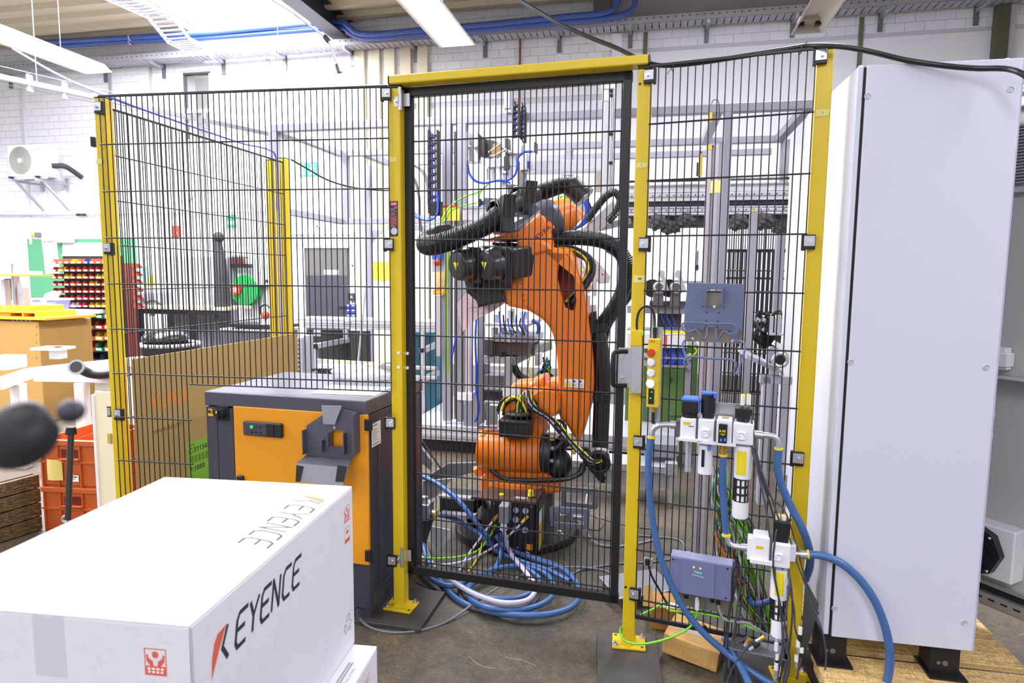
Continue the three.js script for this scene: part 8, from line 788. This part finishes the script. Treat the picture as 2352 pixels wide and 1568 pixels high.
  const bx = on(facing(600, 9.2), 'tool_trolley', 'dark trolley with trays and a red tool behind the back fence post', 'trolley', 600, 760, 0); const yy = -facing(600, 9.2).sy(600, 760)[1]; part(bx, 'trolley_body', box(bx.L(505, 760)[0], yy + .12, -.4, bx.L(650, 760)[0], bx.L(600, 758)[1], 0, .01), M(0x44464e, .5)); part(bx, 'tray', pbox(bx, 520, 745, 650, 753, -.4, .02, .004), K.black); part(bx, 'trolley_top', pbox(bx, 505, 756, 650, 760, -.42, .02, .003), K.aluPaint); part(bx, 'wheel', [[510, 0], [645, 0]].map(([p]) => cylZ(bx.L(p, 760)[0], yy + .06, -.06, 0, .06, 16)), K.black); part(bx, 'red_tool', ball(...bx.L(610, 724, -.1), -.1, .06), K.red); part(bx, 'tool_handle', pipe(bx, [[600, 722], [598, 706], [612, 700], [622, 710]], .014, -.1, 20, 8), K.black); part(bx, 'white_bag', ball(...bx.L(612, 744, -.1), -.15, .12).scale(1, .7, 1), K.plastic);
}
{ // hanging rail, pendant rods, thin cables overhead
  const A = at(-20, 172, 6.2), B = at(692, 324, 9.6), g = thing('busbar_rail', 'slim grey suspended rail running back above the side fence', 'rail', A); const e = B.clone().sub(A); part(g, 'rail', bar(V(0, 0, 0), e, .05, .05), M(0xa6a6ae, .45)); part(g, 'tension_wire', [rod(V(0, .1, 0), e.clone().add(V(0, .08, 0)), .003, 5), rod(V(0, -.06, 0), e.clone().add(V(0, -.05, 0)), .003, 5)], K.aluPaint); for (let i = 1; i < 12; i++) part(g, 'rail_clip', cbox(e.x * i / 12, e.y * i / 12, e.z * i / 12, .02, .16, .06), K.plastic); for (const k of [.1, .9]) { const p = e.clone().multiplyScalar(k); part(g, 'suspension_wire', rod(p, V(p.x, ROOF - A.y, p.z), .004, 5), K.aluPaint); }
  const j0 = at(560, -40, 5.6), j1 = at(676, 32, 5.75), j2 = at(747, 85, 5.9), j3 = at(755, 95, 5.9), j4 = at(775, 148, 5.9), j5 = at(776, 310, 6.0), h = thing('pendant_lead', 'thin jointed pendant rod hanging under the rooflight', 'pendant', j0), q = (v) => v.clone().sub(j0); part(h, 'upper_rod', [rod(q(j0), q(j1), .006, 8), rod(q(j1), q(j2), .01, 8)], K.aluPaint); part(h, 'elbow_joint', [rod(q(j2), q(j3), .024, 10), ball(...q(j2).toArray(), .022)], K.black); part(h, 'lower_rod', rod(q(j3), q(j4), .01, 8), M(0x77777c, .4, .4)); part(h, 'end_joint', rod(q(j4), q(j4).add(V(.02, -.07, 0)), .024, 10), K.black); part(h, 'drop_wire', rod(q(j4).add(V(.02, -.07, 0)), q(j5), .004, 6), K.aluPaint); part(h, 'ceiling_mount', rod(q(j0), V(-.3, ROOF - j0.y, .1), .006, 8), K.aluPaint);
  const c0 = [at(30, 112, 3.6), at(150, 180, 3.2), at(276, 232, 2.9), at(360, 262, 3.1), at(470, 300, 3.5), at(560, 330, 3.9), at(612, 342, 4.15), at(633, 358, 4.3), at(636, 480, 4.3)]; const c = thing('air_line', 'thin blue air line from the upper left along the side fence top', 'hose', c0[0]); part(c, 'line', tube(c0.map((p) => p.clone().sub(c0[0])), .006, 120, 8), M(0x6a70d8, .4));
  const d0 = [at(668, 366, 4.25), at(700, 384, 4.3), at(750, 412, 4.4), at(800, 428, 4.5), at(850, 435, 4.6), at(896, 437, 4.7), at(940, 430, 4.9)]; const d = thing('cable', 'black cable sagging from the back fence post towards the machine frame', 'cable', d0[0]); part(d, 'cable', tube(d0.map((p) => p.clone().sub(d0[0])), .006, 60, 7), K.black);
  // sloping cable ladder
  const l = thing('cable_ladder', 'white slotted cable ladder sloping down to the wall tray at the upper left', 'cable tray', V(0, 0, 0)); const S = [[205, -22, 8.9], [337, 37, 9.8], [385, 95, 10.4], [428, 116, 10.9]].map((v) => at(...v)); for (let i = 0; i < 3; i++) { const a = S[i], b = S[i + 1], dv = b.clone().sub(a), n = Math.round(dv.length() / .1), sx = V(wall.u.x, 0, wall.u.z); for (const k of [0, .4]) part(l, 'side_rail', bar(a.clone().addScaledVector(sx, k), b.clone().addScaledVector(sx, k), .012, .07), K.aluPaint); for (let j = 0; j < n; j++) { const p = a.clone().addScaledVector(dv, (j + .5) / n); part(l, 'rung', bar(p, p.clone().addScaledVector(sx, .4), .055, .008), M(0xa6a6b4, .5)); } }
}
renderer.render(scene, camera);
